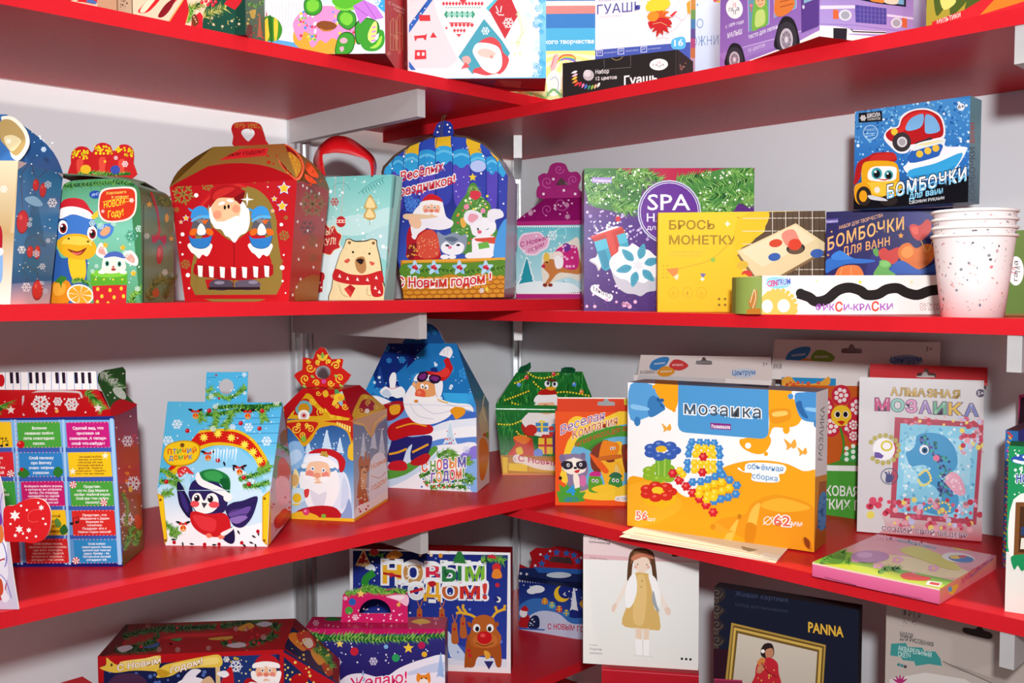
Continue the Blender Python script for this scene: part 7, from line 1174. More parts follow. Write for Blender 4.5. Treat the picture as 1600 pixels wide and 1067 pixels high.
# pale set behind it on the left
a, b = deep(990, 1.50, z, 600), deep(1206, 1.385, z, 560); h_ = hgt(a, 998, 585)
B = Box(a, b, .02, h_, {'f': 'e6e2de', 'r': 'c8c0bc'})
A = B.f.win(*W13); A.p('c8c4c4', '440 190 840 210 840 230 430 220')
def leaves(A, x, y, s, cs=('3a7cb8', 'c83c3c', 'd8902c'), words=True):
    A.s(cs[0], [(x-.9*s, y), (x-.7*s, y-.55*s), (x, y-.85*s), (x+.55*s, y-.8*s), (x+.35*s, y-.3*s), (x-.3*s, y+.1*s)]).s(cs[1], [(x+.55*s, y-.2*s), (x+.9*s, y-.65*s), (x+1.5*s, y-.6*s), (x+2.0*s, y-.2*s), (x+1.4*s, y+.15*s), (x+.8*s, y+.05*s)]).s(cs[2], [(x-.35*s, y+.3*s), (x+.1*s, y-.15*s), (x+.6*s, y-.1*s), (x+1.0*s, y+.2*s), (x+.6*s, y+.55*s), (x, y+.6*s)])
    A.t('e8f0f4', 'мышление', x-.55*s, y-.28*s, x+.25*s, y-.36*s, .16*s, .0).t('f4ece4', 'моторику', x+.8*s, y-.2*s, x+1.6*s, y-.22*s, .16*s, .0).t('f4ece4', 'внимание', x-.1*s, y+.3*s, x+.75*s, y+.26*s, .16*s, .0).t('4a4a50', 'РАЗВИВАЕТ', x-1.6*s, y+.42*s, x-.35*s, y+.36*s, .24*s, .01)
leaves(A, 545, 165, 62)
B.ob = B.done('craft_set', 'pale craft set behind the mosaic box, left of the flower set', 'box')
def art(q): leaves(q, 545, 165, 62); q.e('c0ccd8', 925, 187, 58, 22).t('4a78b8', 'Центрум', 872, 196, 978, 192, 22, .04).t('6a6468', '3+', 1012, 154, 1036, 152, 18, .0)
hang_tab(B, [(432, 200), (448, 102), (1050, 112), (1056, 225)], .0008, 'd8cdc8', W13, euro(740, 138, 17), 'pale hang tab with a slot', art)
# pale set with flowers
a, b = deep(1219, 1.40, z, 780), deep(1464, 1.262, z, 780); h_ = hgt(b, 1468, 573)
B = Box(a, b, .012, h_, {'f': 'e8e4e0', 'r': 'c8c0bc', 'l': 'a8c070'})
A = B.f.win(*W14)
A.bg('e4dcd8', 'ece8e4').p('2c90c8', '18 206 246 212 246 240 18 240').s('e8a43c', '50 215 80 205 110 230 180 228 220 205 210 240 60 240').dots('e05a3c', 10, 60, 225, 210, 240, 4, 8).p('c85c20', '80 236 420 240 420 528 80 520').s('4c8c30', '225 520 280 505 345 500 420 510 420 530 225 526').p('4ca038', '-20 540 420 548 420 760 -20 740').p('f0eeec', '-20 522 420 530 420 550 -20 542')
def pet(cx_, cy_, rr, n, c):
    for k in range(n):
        an = 2*PI*k/n-PI/2; px_, py_ = cx_+rr*math.cos(an), cy_+rr*math.sin(an); A.e(c, px_, py_, rr*.56, rr*.62)
        A.many('f4e4e4', [circ(px_+rr*.3*math.cos(j), py_+rr*.33*math.sin(j), rr*.13, n=7) for j in np.linspace(0, 2*PI, 8)[:-1]]).e('f4e4e4', px_, py_, rr*.13)
pet(265, 335, 62, 5, 'c82840'); A.e('f2c42c', 266, 346, 37, 38).e('f6ecec', 252, 342, 11, 13).e('f6ecec', 282, 342, 11, 13).e('181418', 253, 342, 8, 10).e('181418', 281, 342, 8, 10).p('c8281c', '250 368 264 364 280 368 268 382')
pet(345, 400, 40, 6, 'c82840'); A.l('3c8c2c', 8, '262 390 275 450 265 510', s=True).s('3c9c4c', '262 505 285 475 330 452 372 440 372 490 330 512')
for k in range(12): A.e('e8f4e4', 285+(k % 4)*24, 505-(k//4)*20-(k % 4)*8, 8)
A.t('f0f4ec', 'ВОСКОВАЯ ЖИВОПИСЬ', 130, 632, 560, 648, 34, .03).t('f0f4ec', 'МЯГКИХ ПАСТЕЛЕЙ', 140, 680, 520, 700, 34, .03)
B.ob = B.done('craft_set', 'flower craft set with red dotted petals on a green and orange card', 'box')
def art(q): q.p('e8e0dc', '8 180 620 186 620 226 6 214'); leaves(q, 120, 150, 62, ('3a7cb8', '7c9c3c', 'd8842c')); q.t('5a5458', '3+', 572, 114, 596, 113, 17, .0).e('8a9cb8', 500, 146, 62, 20).t('3c5ca0', 'Центрум', 446, 154, 556, 150, 20, .03)
hang_tab(B, [(6, 212), (26, 70), (625, 80), (620, 225)], .0008, 'dccfca', W14, euro(303, 112, 17), 'pale hang tab with a slot', art)
# diamond mosaic kit
a, b = ground(1338.8, 832, z), ground(1534, 848, z); lean = 5; h_ = hgt(a, 1350, 592.7)/math.cos(math.radians(lean))*1.0
B = Box(a, b, .018, h_, {'f': 'e8e4e4', 'r': 'd8ccca', 't': 'b83038'}, lean=lean)
A = B.f.win(*W14)
A.bg('d6d2d3', 'd2ccd0').g('d6d2d2', 'c83048', '320 690 800 690 800 820 320 820').s('d6d2d2', '320 690 400 700 420 760 330 780')
word = [('А', 444, 472), ('Л', 476, 500), ('М', 503, 538), ('А', 540, 572), ('З', 576, 600), ('Н', 603, 634), ('А', 636, 664), ('Я', 668, 696)]
for i, (s_, x, x2) in enumerate(word): A.t(('c8a44c', 'b89440')[i % 2], s_, x, 272+i*1.4, x2, 273+i*1.4, 26, .06, o=('7a6850', .03))
word = [('М', 388, 440, 'c83c78'), ('О', 446, 494, '8cc8b8'), ('З', 500, 540, 'e09ac0'), ('А', 548, 592, 'a88cc8'), ('И', 600, 646, '6cb08c'), ('К', 654, 704, 'e0b84c'), ('А', 712, 762, '7c84c0')]
for i, (s_, x, x2, c) in enumerate(word): A.t(c, s_, x, 326+i*3.4, x2, 327+i*3.4, 40, .05, o=('6a4c6c', .04))
A.e('4a4058', 770, 265, 16, 15).t('e8e0e8', '5+', 760, 272, 782, 272, 14, .02)
A.p('b8485c', '460 352 782 372 755 742 442 716').p('8cd0ea', '480 374 766 390 742 722 462 696').p('a8dcf0', '500 420 740 430 730 600 490 590')
g = A.rng
for c, n in (('c8ecf4', 60), ('6cb8e0', 70), ('f0f4f8', 40), ('88c8d8', 40)): A.many(c, [[(x, y), (x+9, y+1), (x+9, y+10), (x, y+9)] for x, y in ((g.uniform(478, 745), g.uniform(385, 700)) for _ in range(n))])
A.s('4c9ccc', '500 480 520 470 535 450 540 420 580 408 640 420 680 470 685 530 650 560 620 560 650 600 690 640 680 690 630 708 560 690 540 660 590 665 630 650 600 600 560 590 545 560 590 540 560 525 520 530 505 505')
for c, n in (('2c5c8c', 26), ('3c7c6c', 30), ('6c5c9c', 30), ('4cb0a0', 20), ('3c4c7c', 16)): A.many(c, [[(x, y), (x+9, y+1), (x+9, y+10), (x, y+9)] for x, y in ((565+95*t_+g.uniform(-22, 22) if t_ < 1 else 640+g.uniform(-28, 28), (415+150*t_ if t_ < 1 else 555+70*(t_-1))+g.uniform(-16, 16)) for t_ in (g.uniform(0, 2) for _ in range(n)))])
A.scallop('f0dc6c', '550 560 575 545 590 580 560 600 545 580', 5, 14).scallop('f0dc6c', '560 690 640 660 660 690 620 700', 5, 14).e('f2f0f4', 566, 470, 17, 18).e('2c6c9c', 568, 472, 11, 12).e('101828', 568, 472, 6).e('e87c9c', 610, 500, 12, 11)
A.s('e8a8bc', '640 580 660 552 690 560 712 600 715 630 690 635 660 610').dots('f4d0dc', 14, 645, 560, 712, 630, 3, 6)
for c, n in (('d8607c', 26), ('e8a8b4', 24), ('f0d870', 12), ('c8c8e8', 10), ('c83c50', 14)): A.dots(c, n, 440, 650, 780, 760, 5, 13).dots(c, n//2, 700, 360, 790, 480, 5, 12).dots(c, n//4, 490, 350, 720, 380, 4, 9)
A.dots('d8405c', 8, 350, 640, 450, 720, 6, 14).e('e8d85c', 372, 706, 14).e('d84868', 380, 655, 14)
A.many('b8ac60', [circ(420+54*math.cos(k), 468+50*math.sin(k), 9) for k in np.linspace(-2.6, 2.4, 14)]).e('f4f2f4', 420, 468, 40, 40).ring('d8c83c', 430, 456, 22, 20, 7).p('6c50a0', '386 478 404 480 420 492 412 502 386 498').ring('4c5070', 440, 566, 32, 30, 3).s('4c5080', '426 585 428 560 422 552 430 550 436 560 438 544 444 560 450 548 450 565 458 560 452 582 440 590')
A.t('7c4c68', 'СОЗДАЙ СВОЙ ШЕДЕВР', 412, 762, 722, 790, 15, .04, o=('f0e4e8', .05))
B.ob = B.done('mosaic_kit', 'pale diamond mosaic kit with a seahorse picture, leaning back', 'box', M_GLOSS)
hang_tab(B, [(368, 216), (370, 158), (796, 172), (796, 238)], .0008, 'b81c24', W14, euro(574, 200, 16), 'dark red hang tab with a slot', lambda q: q.p('d85c60', '368 206 796 228 796 238 368 217'))
# pink plasticine box lying flat
a, b = ground(1269, 900, z), ground(1468, 944, z); h_ = hgt(b, 1469.4, 920)
B = Box(a, b, far_depth(a, b, 1557, 868.5), h_, {'f': 'e06894', 'r': 'e89c74', 't': 'e8a0b0'})
A = B.t.win(*W14)
A.bg('d87c9c', 'ecc0a8').p('e8a8b4', '370 760 840 820 760 900 300 830').s('ecd8a8', '400 850 600 870 700 900 740 930 600 930 400 890').p('8cbc30', '150 885 250 830 330 850 420 890 560 920 680 945 640 990 160 880').p('c8d838', '150 885 300 885 420 905 560 940 640 960 625 985 160 882').s('4c8c2c', '200 860 250 835 280 850 270 880 220 880')
for pth in ('190 880 240 850 280 840', '280 880 320 860 350 870', '400 915 440 900 480 905'): A.fir(pth, 22, 40, ('3c8c2c', '7cb83c'))
for x, y in ((320, 868), (400, 890), (520, 925), (470, 870), (600, 900)):
    for k in range(5): A.e('f0a8cc', x+13*math.cos(1.26*k), y+7*math.sin(1.26*k), 9, 5)
    A.e('f4e060', x, y, 6, 4)
A.s('e8402c', '480 925 510 915 545 925 590 935 570 945 500 940').e('b884b8', 370, 858, 70, 22).e('d0a4d0', 350, 852, 30, 10).s('d8d05c', '480 830 540 820 600 840 660 870 700 905 640 900 560 870 500 850')
A.e('f0ece8', 690, 862, 60, 18, 6).e('3c7cc0', 700, 866, 46, 13, 6).e('f0d040', 680, 860, 22, 7).e('d83c50', 705, 858, 16, 5).s('e8e050', '660 815 720 808 780 822 770 836 690 834').t('e86aa0', 'ПЛАСТИЛИН', 390, 792, 590, 808, 16, .04, o=('f8e8ec', .06)).t('4cb4c4', 'восковой 8 цветов', 470, 802, 610, 832, 9, .02).p('f4ece4', '580 945 632 953 622 970 570 960').p('d84c3c', '590 950 625 956 618 964 584 958')
A = B.f.win(*W14); A.bg('e8709c', 'd85c88').l('8a3c5c', 3, '205 932 320 962 318 966').l('8a3c5c', 3, '448 990 560 1012 558 1016').p('f0d8b8', '158 876 640 978 640 984 158 884')
A = B.r.win(*W14); A.bg('e8a078', 'e87c88').t('d83c78', 'пластилин', 700, 962, 800, 870, 24, .05, up=(0, -1)).t('8c5cb0', 'восковой', 735, 935, 815, 868, 12, .03).s('f0c83c', '655 985 675 960 690 962 670 995').e('5ca8d8', 660, 975, 8, 10)
B.done('plasticine_box', 'flat pink box lying in front of the leaning diamond mosaic kit', 'box', M_GLOSS)
# book with a bright spine and the green box at the frame edge
a, b = ground(1566, 886, z), ground(1584, 889, z); h_ = hgt(a, 1574, 672)
U_ = unit(b-a)
B = Box(a, a+U_*.013, .11, h_, {'f': '2c6cb0', 'r': '3c3c9c', 'l': '2c5ca0', 't': '6a4c58'})
A = B.f.win(*W14)
for k in range(15):
    y = 405+k*33; c = ('e0402c', 'f0a42c', 'd83c80', 'f4d43c')[k % 4]; A.l(c, 7, [(868-k*1.3, y), (886-k*1.3, y+16), (868-k*1.3, y+30)]).l(('f4d43c', '4cb0d8')[k % 2], 4, [(872-k*1.3, y+14), (884-k*1.3, y+30)]); A.p('2c7cc8', [(866-k*1.3, y+26), (886-k*1.3, y+28), (886-k*1.3, y+36), (866-k*1.3, y+34)])
B.done('storybook', 'blue box with a red and yellow patterned spine, left of the green snow box', 'book')
a, b = ground(1569.8, 954.7, z), ground(1650, 967, z); h_ = hgt(a, 1583.6, 696)
B = Box(a, b, .035, h_, {'f': 'e4e0d8', 'l': 'c8c4a0', 't': '1c7c4c', 'r': 'e0dcd4'})
A = B.f.win(*W14)
A.g('1c8c54', '189458', '850 440 1100 440 1100 840 850 840').s('2c4ca8', '890 495 1000 480 1000 525 900 520').s('f4f6f8', '892 505 930 512 990 500 990 515 930 522 892 515').dots('d8f0e0', 18, 892, 460, 935, 660, 2, 7).t('2c3c9c', 'НОВЫЙ', 900, 590, 1010, 588, 30, .05, o=('f4f6f8', .05)).s('f0ece4', '890 650 1010 650 1010 868 880 866').p('7c4c24', '898 660 1010 660 1010 862 890 858').p('4a2a14', '914 676 1010 676 1010 845 908 842').p('28406c', '918 750 1010 750 1010 780 916 780').p('e8e0d0', '918 790 1010 790 1010 830 914 830')
A.s('1c8c54', '880 860 910 850 940 850 990 856 1000 880 960 880 950 930 938 900 920 910 905 890 892 905').p('e8e4dc', '866 890 880 920 900 900 930 930 990 900 990 1080 850 1080')
B.done('gift_box', 'green and white snow box at the right edge of the third shelf', 'box')
a, b = deep(1591, 1.17, z, 660), deep(1660, 1.13, z, 650); h_ = hgt(a, 1594, 617)
B = Box(a, b, .02, h_, {'f': '2a1420', 'l': 'a82c5c', 't': 'a82c5c'}); A = B.f.win(*W14); A.l('b8346c', 8, '912 275 905 360'); A.l('b8346c', 8, '910 276 1000 272')
B.done('gift_box', 'dark box with a pink rim behind the books at the right edge', 'box')
# ================================================================ lowest shelves
z = ZL[4]; W15 = (100, 820, 2.2857); W16 = (780, 820, 1.9512)
# framed New Year box with a reindeer
a, b = ground(548, 1042.5, z), ground(798, 1052, z); h_ = hgt(a, 548.5, 857)
B = Box(a, b, .034, h_, {'f': '1f2c7c', 'r': 'a01018', 't': '8c1016', 'l': '8c1016'})
A = B.f.win(*W15)
A.p('f0eef0', '1010 70 1610 80 1610 545 1010 545').g('1c2878', '2c40a4', '1032 100 1585 108 1580 500 1032 480').p('101850', '1032 92 1300 96 1290 120 1200 150 1120 140 1032 130').p('dfe6f4', '1032 430 1580 480 1582 510 1032 480').s('3a5cb8', '1032 400 1200 430 1350 410 1450 470 1032 470').s('c8d8f0', '1370 380 1400 420 1440 480 1380 470').dots('e8f0fa', 40, 1040, 110, 1570, 470, 2, 4).dots('6c8ce0', 24, 1040, 110, 1570, 470, 3, 5)
A.p('e8c47c', '1070 84 1096 145 1090 152 1040 145').p('b01c20', '1069 95 1090 140 1048 136').dots('f4d8a8', 7, 1055, 110, 1085, 140, 2, 4).fir('1090 110 1110 100 1140 110', 20, 40).s('c02830', '1090 95 1110 84 1125 100 1105 110').s('c87c2c', '1150 110 1180 90 1210 105 1190 120 1160 122').dots('f0d0a0', 6, 1240, 90, 1380, 110, 4, 7).e('c82030', 1276, 100, 8).e('d8902c', 1345, 110, 8).e('c82434', 1548, 215, 8)
A.s('e8f0f8', '1075 155 1095 140 1110 150 1110 165').l('2c8c34', 26, '1108 170 1080 190 1075 210 1085 225 1110 228', s=True)
L_ = [('Н', 1138, 1205, 206, 'f0b428', 72), ('О', 1212, 1282, 205, 'c8904c', 68), ('В', 1292, 1342, 205, 'd82c48', 64), ('Ы', 1350, 1420, 200, '2c7c44', 62), ('М', 1432, 1502, 205, '7cb834', 66), ('Г', 1192, 1226, 256, '5c3c94', 52), ('О', 1232, 1284, 260, 'e8e4e4', 50), ('Д', 1284, 1346, 256, 'f0b030', 58), ('О', 1350, 1408, 262, 'c86430', 50), ('М', 1414, 1486, 262, 'd03028', 52), ('!', 1494, 1512, 262, 'd83c34', 60)]
for s_, x, x2, y, c, hh in L_:
    A.t(c, s_, x, y, x2, y+2, hh, .05, o=('f4f4f6', .07)); A.s('f6f8fa', [(x, y-hh), (x+(x2-x)*.3, y-hh-8), (x2-4, y-hh-4), (x2, y-hh+8), ((x+x2)/2, y-hh+5), (x+4, y-hh+10)])
A.p('b81c24', '1140 168 1205 180 1205 190 1140 176').s('c82430', '1165 170 1180 176 1165 188').dots('f4e8d8', 10, 1225, 145, 1275, 195, 2, 4).e('1c2878', 1246, 170, 9).l('c82430', 10, '1236 240 1282 228').s('c01c28', '1300 206 1320 200 1330 212 1312 222')
for k in range(3): A.tree(1412, 138-6*k, 36, 50, '2c7a3a')
A.fir('1490 130 1530 120 1570 130', 26, 50).s('c82838', '1510 115 1530 105 1545 120').e('d02c30', 1545, 152, 16).s('e8842c', '1528 185 1535 160 1556 160 1564 186 1545 192').s('1c2878', '1535 262 1550 250 1560 268 1545 276').s('f0ecd8', '1546 255 1560 262 1556 276 1544 274 1554 268')
for x, y in ((1270, 300), (1350, 300), (1395, 350), (1425, 330)): A.l('c86c2c', 3, [(x-8, y-30), (x-3, y-12), (x, y)]).l('c86c2c', 3, [(x+10, y-30), (x+4, y-12), (x, y)]).s('b8602c', [(x-8, y), (x+8, y), (x+10, y+24), (x+14, y+70), (x-10, y+70), (x-10, y+24)]).e('c01c20', x, y+22, 5)
for P in ('1470 330 1450 320 1420 312 1405 290', '1440 318 1425 295 1428 284', '1420 312 1400 315', '1530 330 1545 312 1570 300 1575 285', '1548 312 1540 290', '1562 304 1578 300'): A.l('e8b02c', 9, P, s=True)
A.s('a8521c', '1430 500 1440 400 1462 390 1540 390 1560 430 1562 500 1545 505 1530 470 1480 470 1465 505 1440 508').s('b86024', '1455 370 1462 335 1500 320 1535 335 1545 370 1562 400 1550 430 1510 440 1460 435 1448 405').e('c87030', 1505, 412, 44, 26).s('a8521c', '1440 345 1455 350 1460 365 1445 362').s('a8521c', '1550 345 1538 352 1536 368 1552 360').e('f4f4f6', 1474, 368, 13, 15).e('f4f4f6', 1522, 368, 13, 15).e('1c1418', 1476, 371, 7, 9).e('1c1418', 1520, 371, 7, 9).e('c8141c', 1502, 402, 27, 23).e('ec5050', 1496, 394, 9, 7).l('6a2c10', 3, '1470 420 1500 432 1535 420', s=True).s('e8a83c', '1500 450 1516 452 1524 470 1508 478').e('c82030', 1446, 448, 7).e('c82030', 1450, 466, 7).p('2c2c6c', '1500 486 1535 486 1518 516')
A = B.t.win(*W15); A.bg('7c0c12', '98141a').p('b87c78', '1150 62 1250 62 1258 72 1145 74').dots('c88c3c', 8, 1300, 62, 1560, 72, 2, 3)
A = B.r.win(*W15); A.bg('a81820', '8c1018')
B.done('gift_box', 'blue New Year box with a red nosed reindeer in a white frame', 'box')
# small blue box with a red handle in the corner
a, b = ground(811, 983, z), ground(934, 1004, z); h_ = hgt(a, 810, 906); U = unit(b-a); D = np.cross(UP, U)
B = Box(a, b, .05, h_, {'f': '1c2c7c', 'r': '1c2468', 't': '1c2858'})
A = B.f.win(*W16)
A.g('16246c', '2a4498', '55 165 320 165 320 260 55 260').p('a8141c', '50 155 330 170 330 180 50 166').p('b01820', '50 325 330 352 330 375 50 345').many('f0e8e4', [[(60+k*8, 166+k*.45), (66+k*8, 166+k*.45), (63+k*8, 176+k*.45)] for k in range(32)]).many('f4f0f0', [[(58+k*9, 331+k*.85), (66+k*9, 332+k*.85), (62+k*9, 322+k*.85)] for k in range(30)])
A.s('3c74c0', '60 250 100 225 150 230 190 260 230 285 330 270 330 300 60 300').s('c8d0ea', '55 330 90 280 130 262 180 270 220 300 270 300 330 290 330 352 55 328').e('eef2f8', 115, 196, 24, 12).e('eef2f8', 100, 202, 16, 9).e('f4c830', 192, 210, 25).e('1c2c7c', 202, 203, 22).tree(228, 262, 70, 26, 'e8eef8')
for k, c in enumerate(('d87c3c', '4cb0c8', 'c83c50', '3c8cc0')): m_gift(A, 130+k*22, 226+k*12, 18, 16, c)
A.s('b01c24', '62 310 66 280 90 275 95 310').e('f4f0f0', 74, 268, 12, 14).s('c01c24', '66 256 80 246 90 262 72 262').s('1c2450', '88 312 95 285 110 275 122 285 120 314').dots('e8ecf8', 8, 92, 285, 118, 310, 1.5, 2.5).p('3c5cb0', '60 312 140 318 138 322 62 318').t('c83c54', 'С НОВЫМ ГОДОМ', 148, 318, 300, 338, 16, .04, arc=6).s('e8b83c', '245 240 260 225 268 240 262 260').dots('e8f0fa', 14, 60, 180, 300, 240, 1.5, 3)
t = B.done('gift_box', 'small blue box with a red scalloped handle in the shelf corner', 'box')
mb = MB(); q = plane(mb, *upright(a+D*.025, a, b)).win(*W16)
cutout(mb, q, [(58, 165), (62, 120), (90, 132), (100, 110), (92, 84), (112, 70), (150, 72), (175, 64), (205, 68), (235, 78), (262, 84), (285, 90), (275, 115), (300, 140), (300, 178)], .0012, 'a8141c', [[(150, 112), (162, 96), (215, 100), (226, 120)]], edge='7c1018'); q.k = 2
q.p('1c2858', '58 165 62 132 140 130 300 145 300 178').p('2c5ca8', '105 128 260 136 250 150 120 146').e('c8ccd8', 182, 153, 38, 9)
for x, y in ((145, 98), (130, 118), (240, 110), (175, 84), (205, 86), (228, 92)): q.star('2c5ca8', x, y, 13)
q.many('d8d0d8', [circ(x, y, 4) for x, y in ((155, 80), (126, 90), (250, 100), (110, 124), (66, 148), (84, 150))])
mb.build('handle', M_PRINT, t)
# pink and blue box with an arched handle
zt = -.465
def lvl(x, y): return ground(x, y, zt)
FL, FR, BR_, BL_ = lvl(476, 982), lvl(695, 982.5), lvl(690.6, 964), lvl(480.6, 962)
U = unit(FR-FL); D = np.cross(UP, U); dep = max((BR_-FR)@D, .045); h_ = zt-z
a, b = FL-UP*h_, FR-UP*h_
t = thing('gift_box', 'pink and violet gift box with an arched window handle', 'box', (a+b)/2+D*dep/2); t['_o'] = [*t.location]
mb = MB((a+b)/2+D*dep/2+UP*h_/2); A = mb.face([a, b, FR, FL], '2c2878').win(*W15)
A.g('34307c', '241c64', '850 360 1370 360 1370 570 850 570').p('c0145c', '850 360 1370 360 1370 388 850 392').s('ece8f4', '1000 545 1060 530 1140 545 1200 510 1280 480 1370 470 1370 600 990 600').s('c8d0ec', '1200 540 1300 500 1370 490 1370 520 1280 530').dots('e8e8fa', 60, 865, 400, 1360, 560, 1.5, 3.5)
for y, pth in enumerate(('860 385 950 400 1050 395 1150 402 1250 400 1360 395', '900 410 1000 405 1100 412 1200 408 1300 410')): A.fir(pth, 24, 170, ('1f5a28', '3d8a3e', '6cb04c', '9cc85c'))
A.star('f4cc3c', 1230, 440, 20).star('f4d46c', 985, 425, 15).e('c82438', 1037, 452, 15).e('b81c50', 1277, 430, 13).e('2c9c5c', 1185, 475, 14).e('e8b02c', 1287, 462, 10).e('7cb0e0', 1150, 435, 8).flake('e8e0f8', 975, 490, 18).flake('e8e0f8', 1105, 487, 16).tree(1068, 560, 36, 22, '9cb8e0').tree(1345, 545, 80, 30, '9cb8e4')
A.t('e0246c', 'Желаю!', 1020, 590, 1225, 562, 40, .02, o=('f8f0f4', .05)).s('e88a2c', '1262 560 1262 530 1275 535 1290 535 1305 528 1306 565').s('f4ece4', '1270 555 1284 548 1300 556 1298 575 1272 575').e('1c1418', 1277, 548, 3).e('1c1418', 1293, 548, 3)
Tp = mb.face([FL, FR, FR+D*dep, FL+D*dep], 'b8144c').win(*W15); Tp.bg('a81448', 'c01a58').dots('e89cbc', 30, 870, 322, 1360, 372, 2, 4).s('e8b83c', '1240 345 1280 335 1310 348 1270 354').s('2c4c9c', '1040 340 1060 334 1070 346 1045 350').s('2c6c34', '930 335 960 328 990 338 950 344').flake('f0b8d0', 900, 350, 12)
for p_, c in (([b, b+D*dep, FR+D*dep, FR], '2c2470'), ([a+D*dep, a, FL, FL+D*dep], '2c2470'), ([b+D*dep, a+D*dep, FL+D*dep, FR+D*dep], '2c2470'), ([a, b, b+D*dep, a+D*dep], '2c2470')): mb.face(p_, c)
mb.build('body', M_GLOSS, t)
mb = MB(); q = plane(mb, *upright(FL+D*dep*.5, FL, FR)).win(*W15)
arch = [(1053, 316)]+[(1111+57*math.cos(PI-k*PI/14), 316-52*math.sin(PI-k*PI/14)) for k in range(1, 14)]+[(1168, 316)]
cutout(mb, q, [(990, 348), (996, 250), (1010, 236), (1040, 240), (1060, 222), (1100, 220), (1130, 232), (1180, 226), (1226, 240), (1228, 350)], .0014, 'd02064', [arch], edge='e8d0dc'); q.k = 2
for pth in ('1005 246 1040 240 1070 235 1110 235', '1100 236 1150 240 1190 236 1222 242', '1060 228 1100 226 1140 236'): q.fir(pth, 20, 80)
q.star('f4cc6c', 1060, 246, 15).star('f4d06c', 1205, 268, 16).e('2c5cb0', 1030, 275, 13).e('4c9c3c', 1018, 306, 14).e('e8b04c', 1195, 285, 7).s('f0b8cc', '1150 255 1225 250 1226 290 1190 270').s('f4dce4', '1165 256 1215 254 1200 268').dots('f8d8e4', 24, 1000, 300, 1222, 345, 2, 4).flake('f8e0ec', 1040, 330, 12).flake('f8e0ec', 1005, 262, 8)
mb.build('handle', M_GLOSS, t)
# long red roofed box, front left
zt = -.452
FL, FR, BR_, BL_ = [ground(x, y, zt) for x, y in ((152.5, 1025.6), (443, 1014.7), (448, 966.6), (183, 977.5))]
U = unit(FR-FL); D = np.cross(UP, U); dep = (BR_-FR)@D; BR_ = FR+D*dep; BL_ = FL+D*dep
t = thing('gift_box', 'long red roofed box with a Santa and gold banner, at the bottom left', 'box', [*((FL+BR_)/2)[:2], z]); t['_o'] = [*t.location]
mb = MB((FL+BR_)/2-UP*.06); Tp = mb.face([FL, FR, BR_, BL_], '9c1218').win(*W15)
Tp.bg('8c0e14', 'a8161c').s('5c0a10', '190 362 230 356 200 440 150 466 130 465')
for pth, n in (('210 400 260 385 330 375 400 372', 130), ('560 362 640 350 720 352 770 365', 130), ('220 440 300 425 340 400', 90), ('560 420 640 430 720 410 750 390', 130), ('180 450 260 448 340 440', 60), ('360 372 450 368 540 365', 90)): Tp.fir(pth, 26, n, ('12301c', '1f4a28', '2f6434', '4c7c44'))
Tp.s('a8141c', '330 415 380 390 480 384 560 378 640 385 600 402 500 408 420 410').s('c8242c', '350 408 400 392 500 388 600 386 520 398 420 402').s('c8bcc8', '190 440 230 430 245 440 210 456').s('c8bcc8', '580 430 630 420 655 432 610 440').s('b8b0bc', '685 355 720 345 745 355 715 365').s('c88c34', '620 370 660 350 680 365 640 380').s('c8983c', '520 405 600 398 590 410 530 412').s('3c5ca8', '280 440 320 428 340 420 330 436').s('3c8c4c', '380 410 420 404 412 416').dots('c82434', 14, 200, 360, 740, 440, 4, 7).flakes('d8a0a0', 8, 140, 350, 780, 460, 7, 12)
rp = plane(MB(), FR, BR_, FR+U*.0+UP-U*1.2); 
gR = plane(MB(), FR, BR_, FR+U*.78-UP*.60).win(*W15); Q1, Q2 = gR.at3(982, 565), gR.at3(985, 480)
Gp = mb.face([FR, Q1, Q2, BR_], '6c1c24').win(*W15)
Gp.p('8c1218', '770 330 990 480 990 600 930 560 780 450').p('1c2048', '795 350 960 465 960 560 940 550 790 440').s('e8842c', '800 400 830 385 870 430 850 450').s('c83c24', '830 390 870 380 900 430 880 450 850 430').s('f0e0d0', '850 410 880 405 890 430 870 440').s('e8a03c', '880 450 920 440 940 480 910 500').s('2c6c34', '900 420 940 450 960 480 930 470').s('c84028', '920 500 950 490 960 530 940 540').dots('f0d060', 24, 800, 370, 950, 540, 2, 5).fir('890 440 930 470 960 510', 20, 60)
h_ = zt-z; fa, fb = FL-UP*h_, FR-UP*h_
A = mb.face([fa, Q1-UP*(Q1[2]-z)+0*U, FR, FL] if False else [fa, fb, FR, FL], 'b0161e').win(*W15)
A.bg('b4161c', 'a81218').p('14204c', '142 500 320 495 770 462 770 700 142 700').p('d8c08c', '540 470 556 468 560 620 544 620').p('1c3470', '560 470 760 462 760 700 560 700').dots('4c6cb0', 16, 160, 520, 540, 565, 4, 8).dots('f0e0a0', 20, 560, 480, 765, 560, 2, 4).dots('c8a83c', 14, 560, 475, 765, 560, 4, 6)
A.s('e8c84c', '128 512 150 500 152 474 170 488 200 500 290 480 340 466 345 480 340 512 360 500 400 490 500 470 556 465 560 505 480 510 420 520 380 540 330 545 335 525 250 520 180 528').s('c89c24', '330 525 345 515 380 530 350 546').s('f4dc78', '200 490 290 476 335 468 330 500 230 512').s('f4dc78', '390 498 480 482 545 472 548 495 460 505 400 515').t('fbf6ee', 'С Новым', 190, 522, 345, 494, 22, .03, o=('a87a14', .04)).t('fbf6ee', 'годом!', 380, 530, 495, 496, 22, .03, o=('a87a14', .04)).e('4a3c14', 170, 500, 4, 6)
A.s('4a2c4c', '160 575 180 540 220 530 270 535 290 570').s('e8e8f0', '420 575 430 540 460 515 490 520 470 545 500 575').s('f0eef4', '400 575 440 545 490 548 520 575').s('d8b88c', '490 560 520 540 540 575 500 575').flake('e8ecf8', 614, 505, 24).flake('e8ecf8', 580, 480, 12).m_ = 0
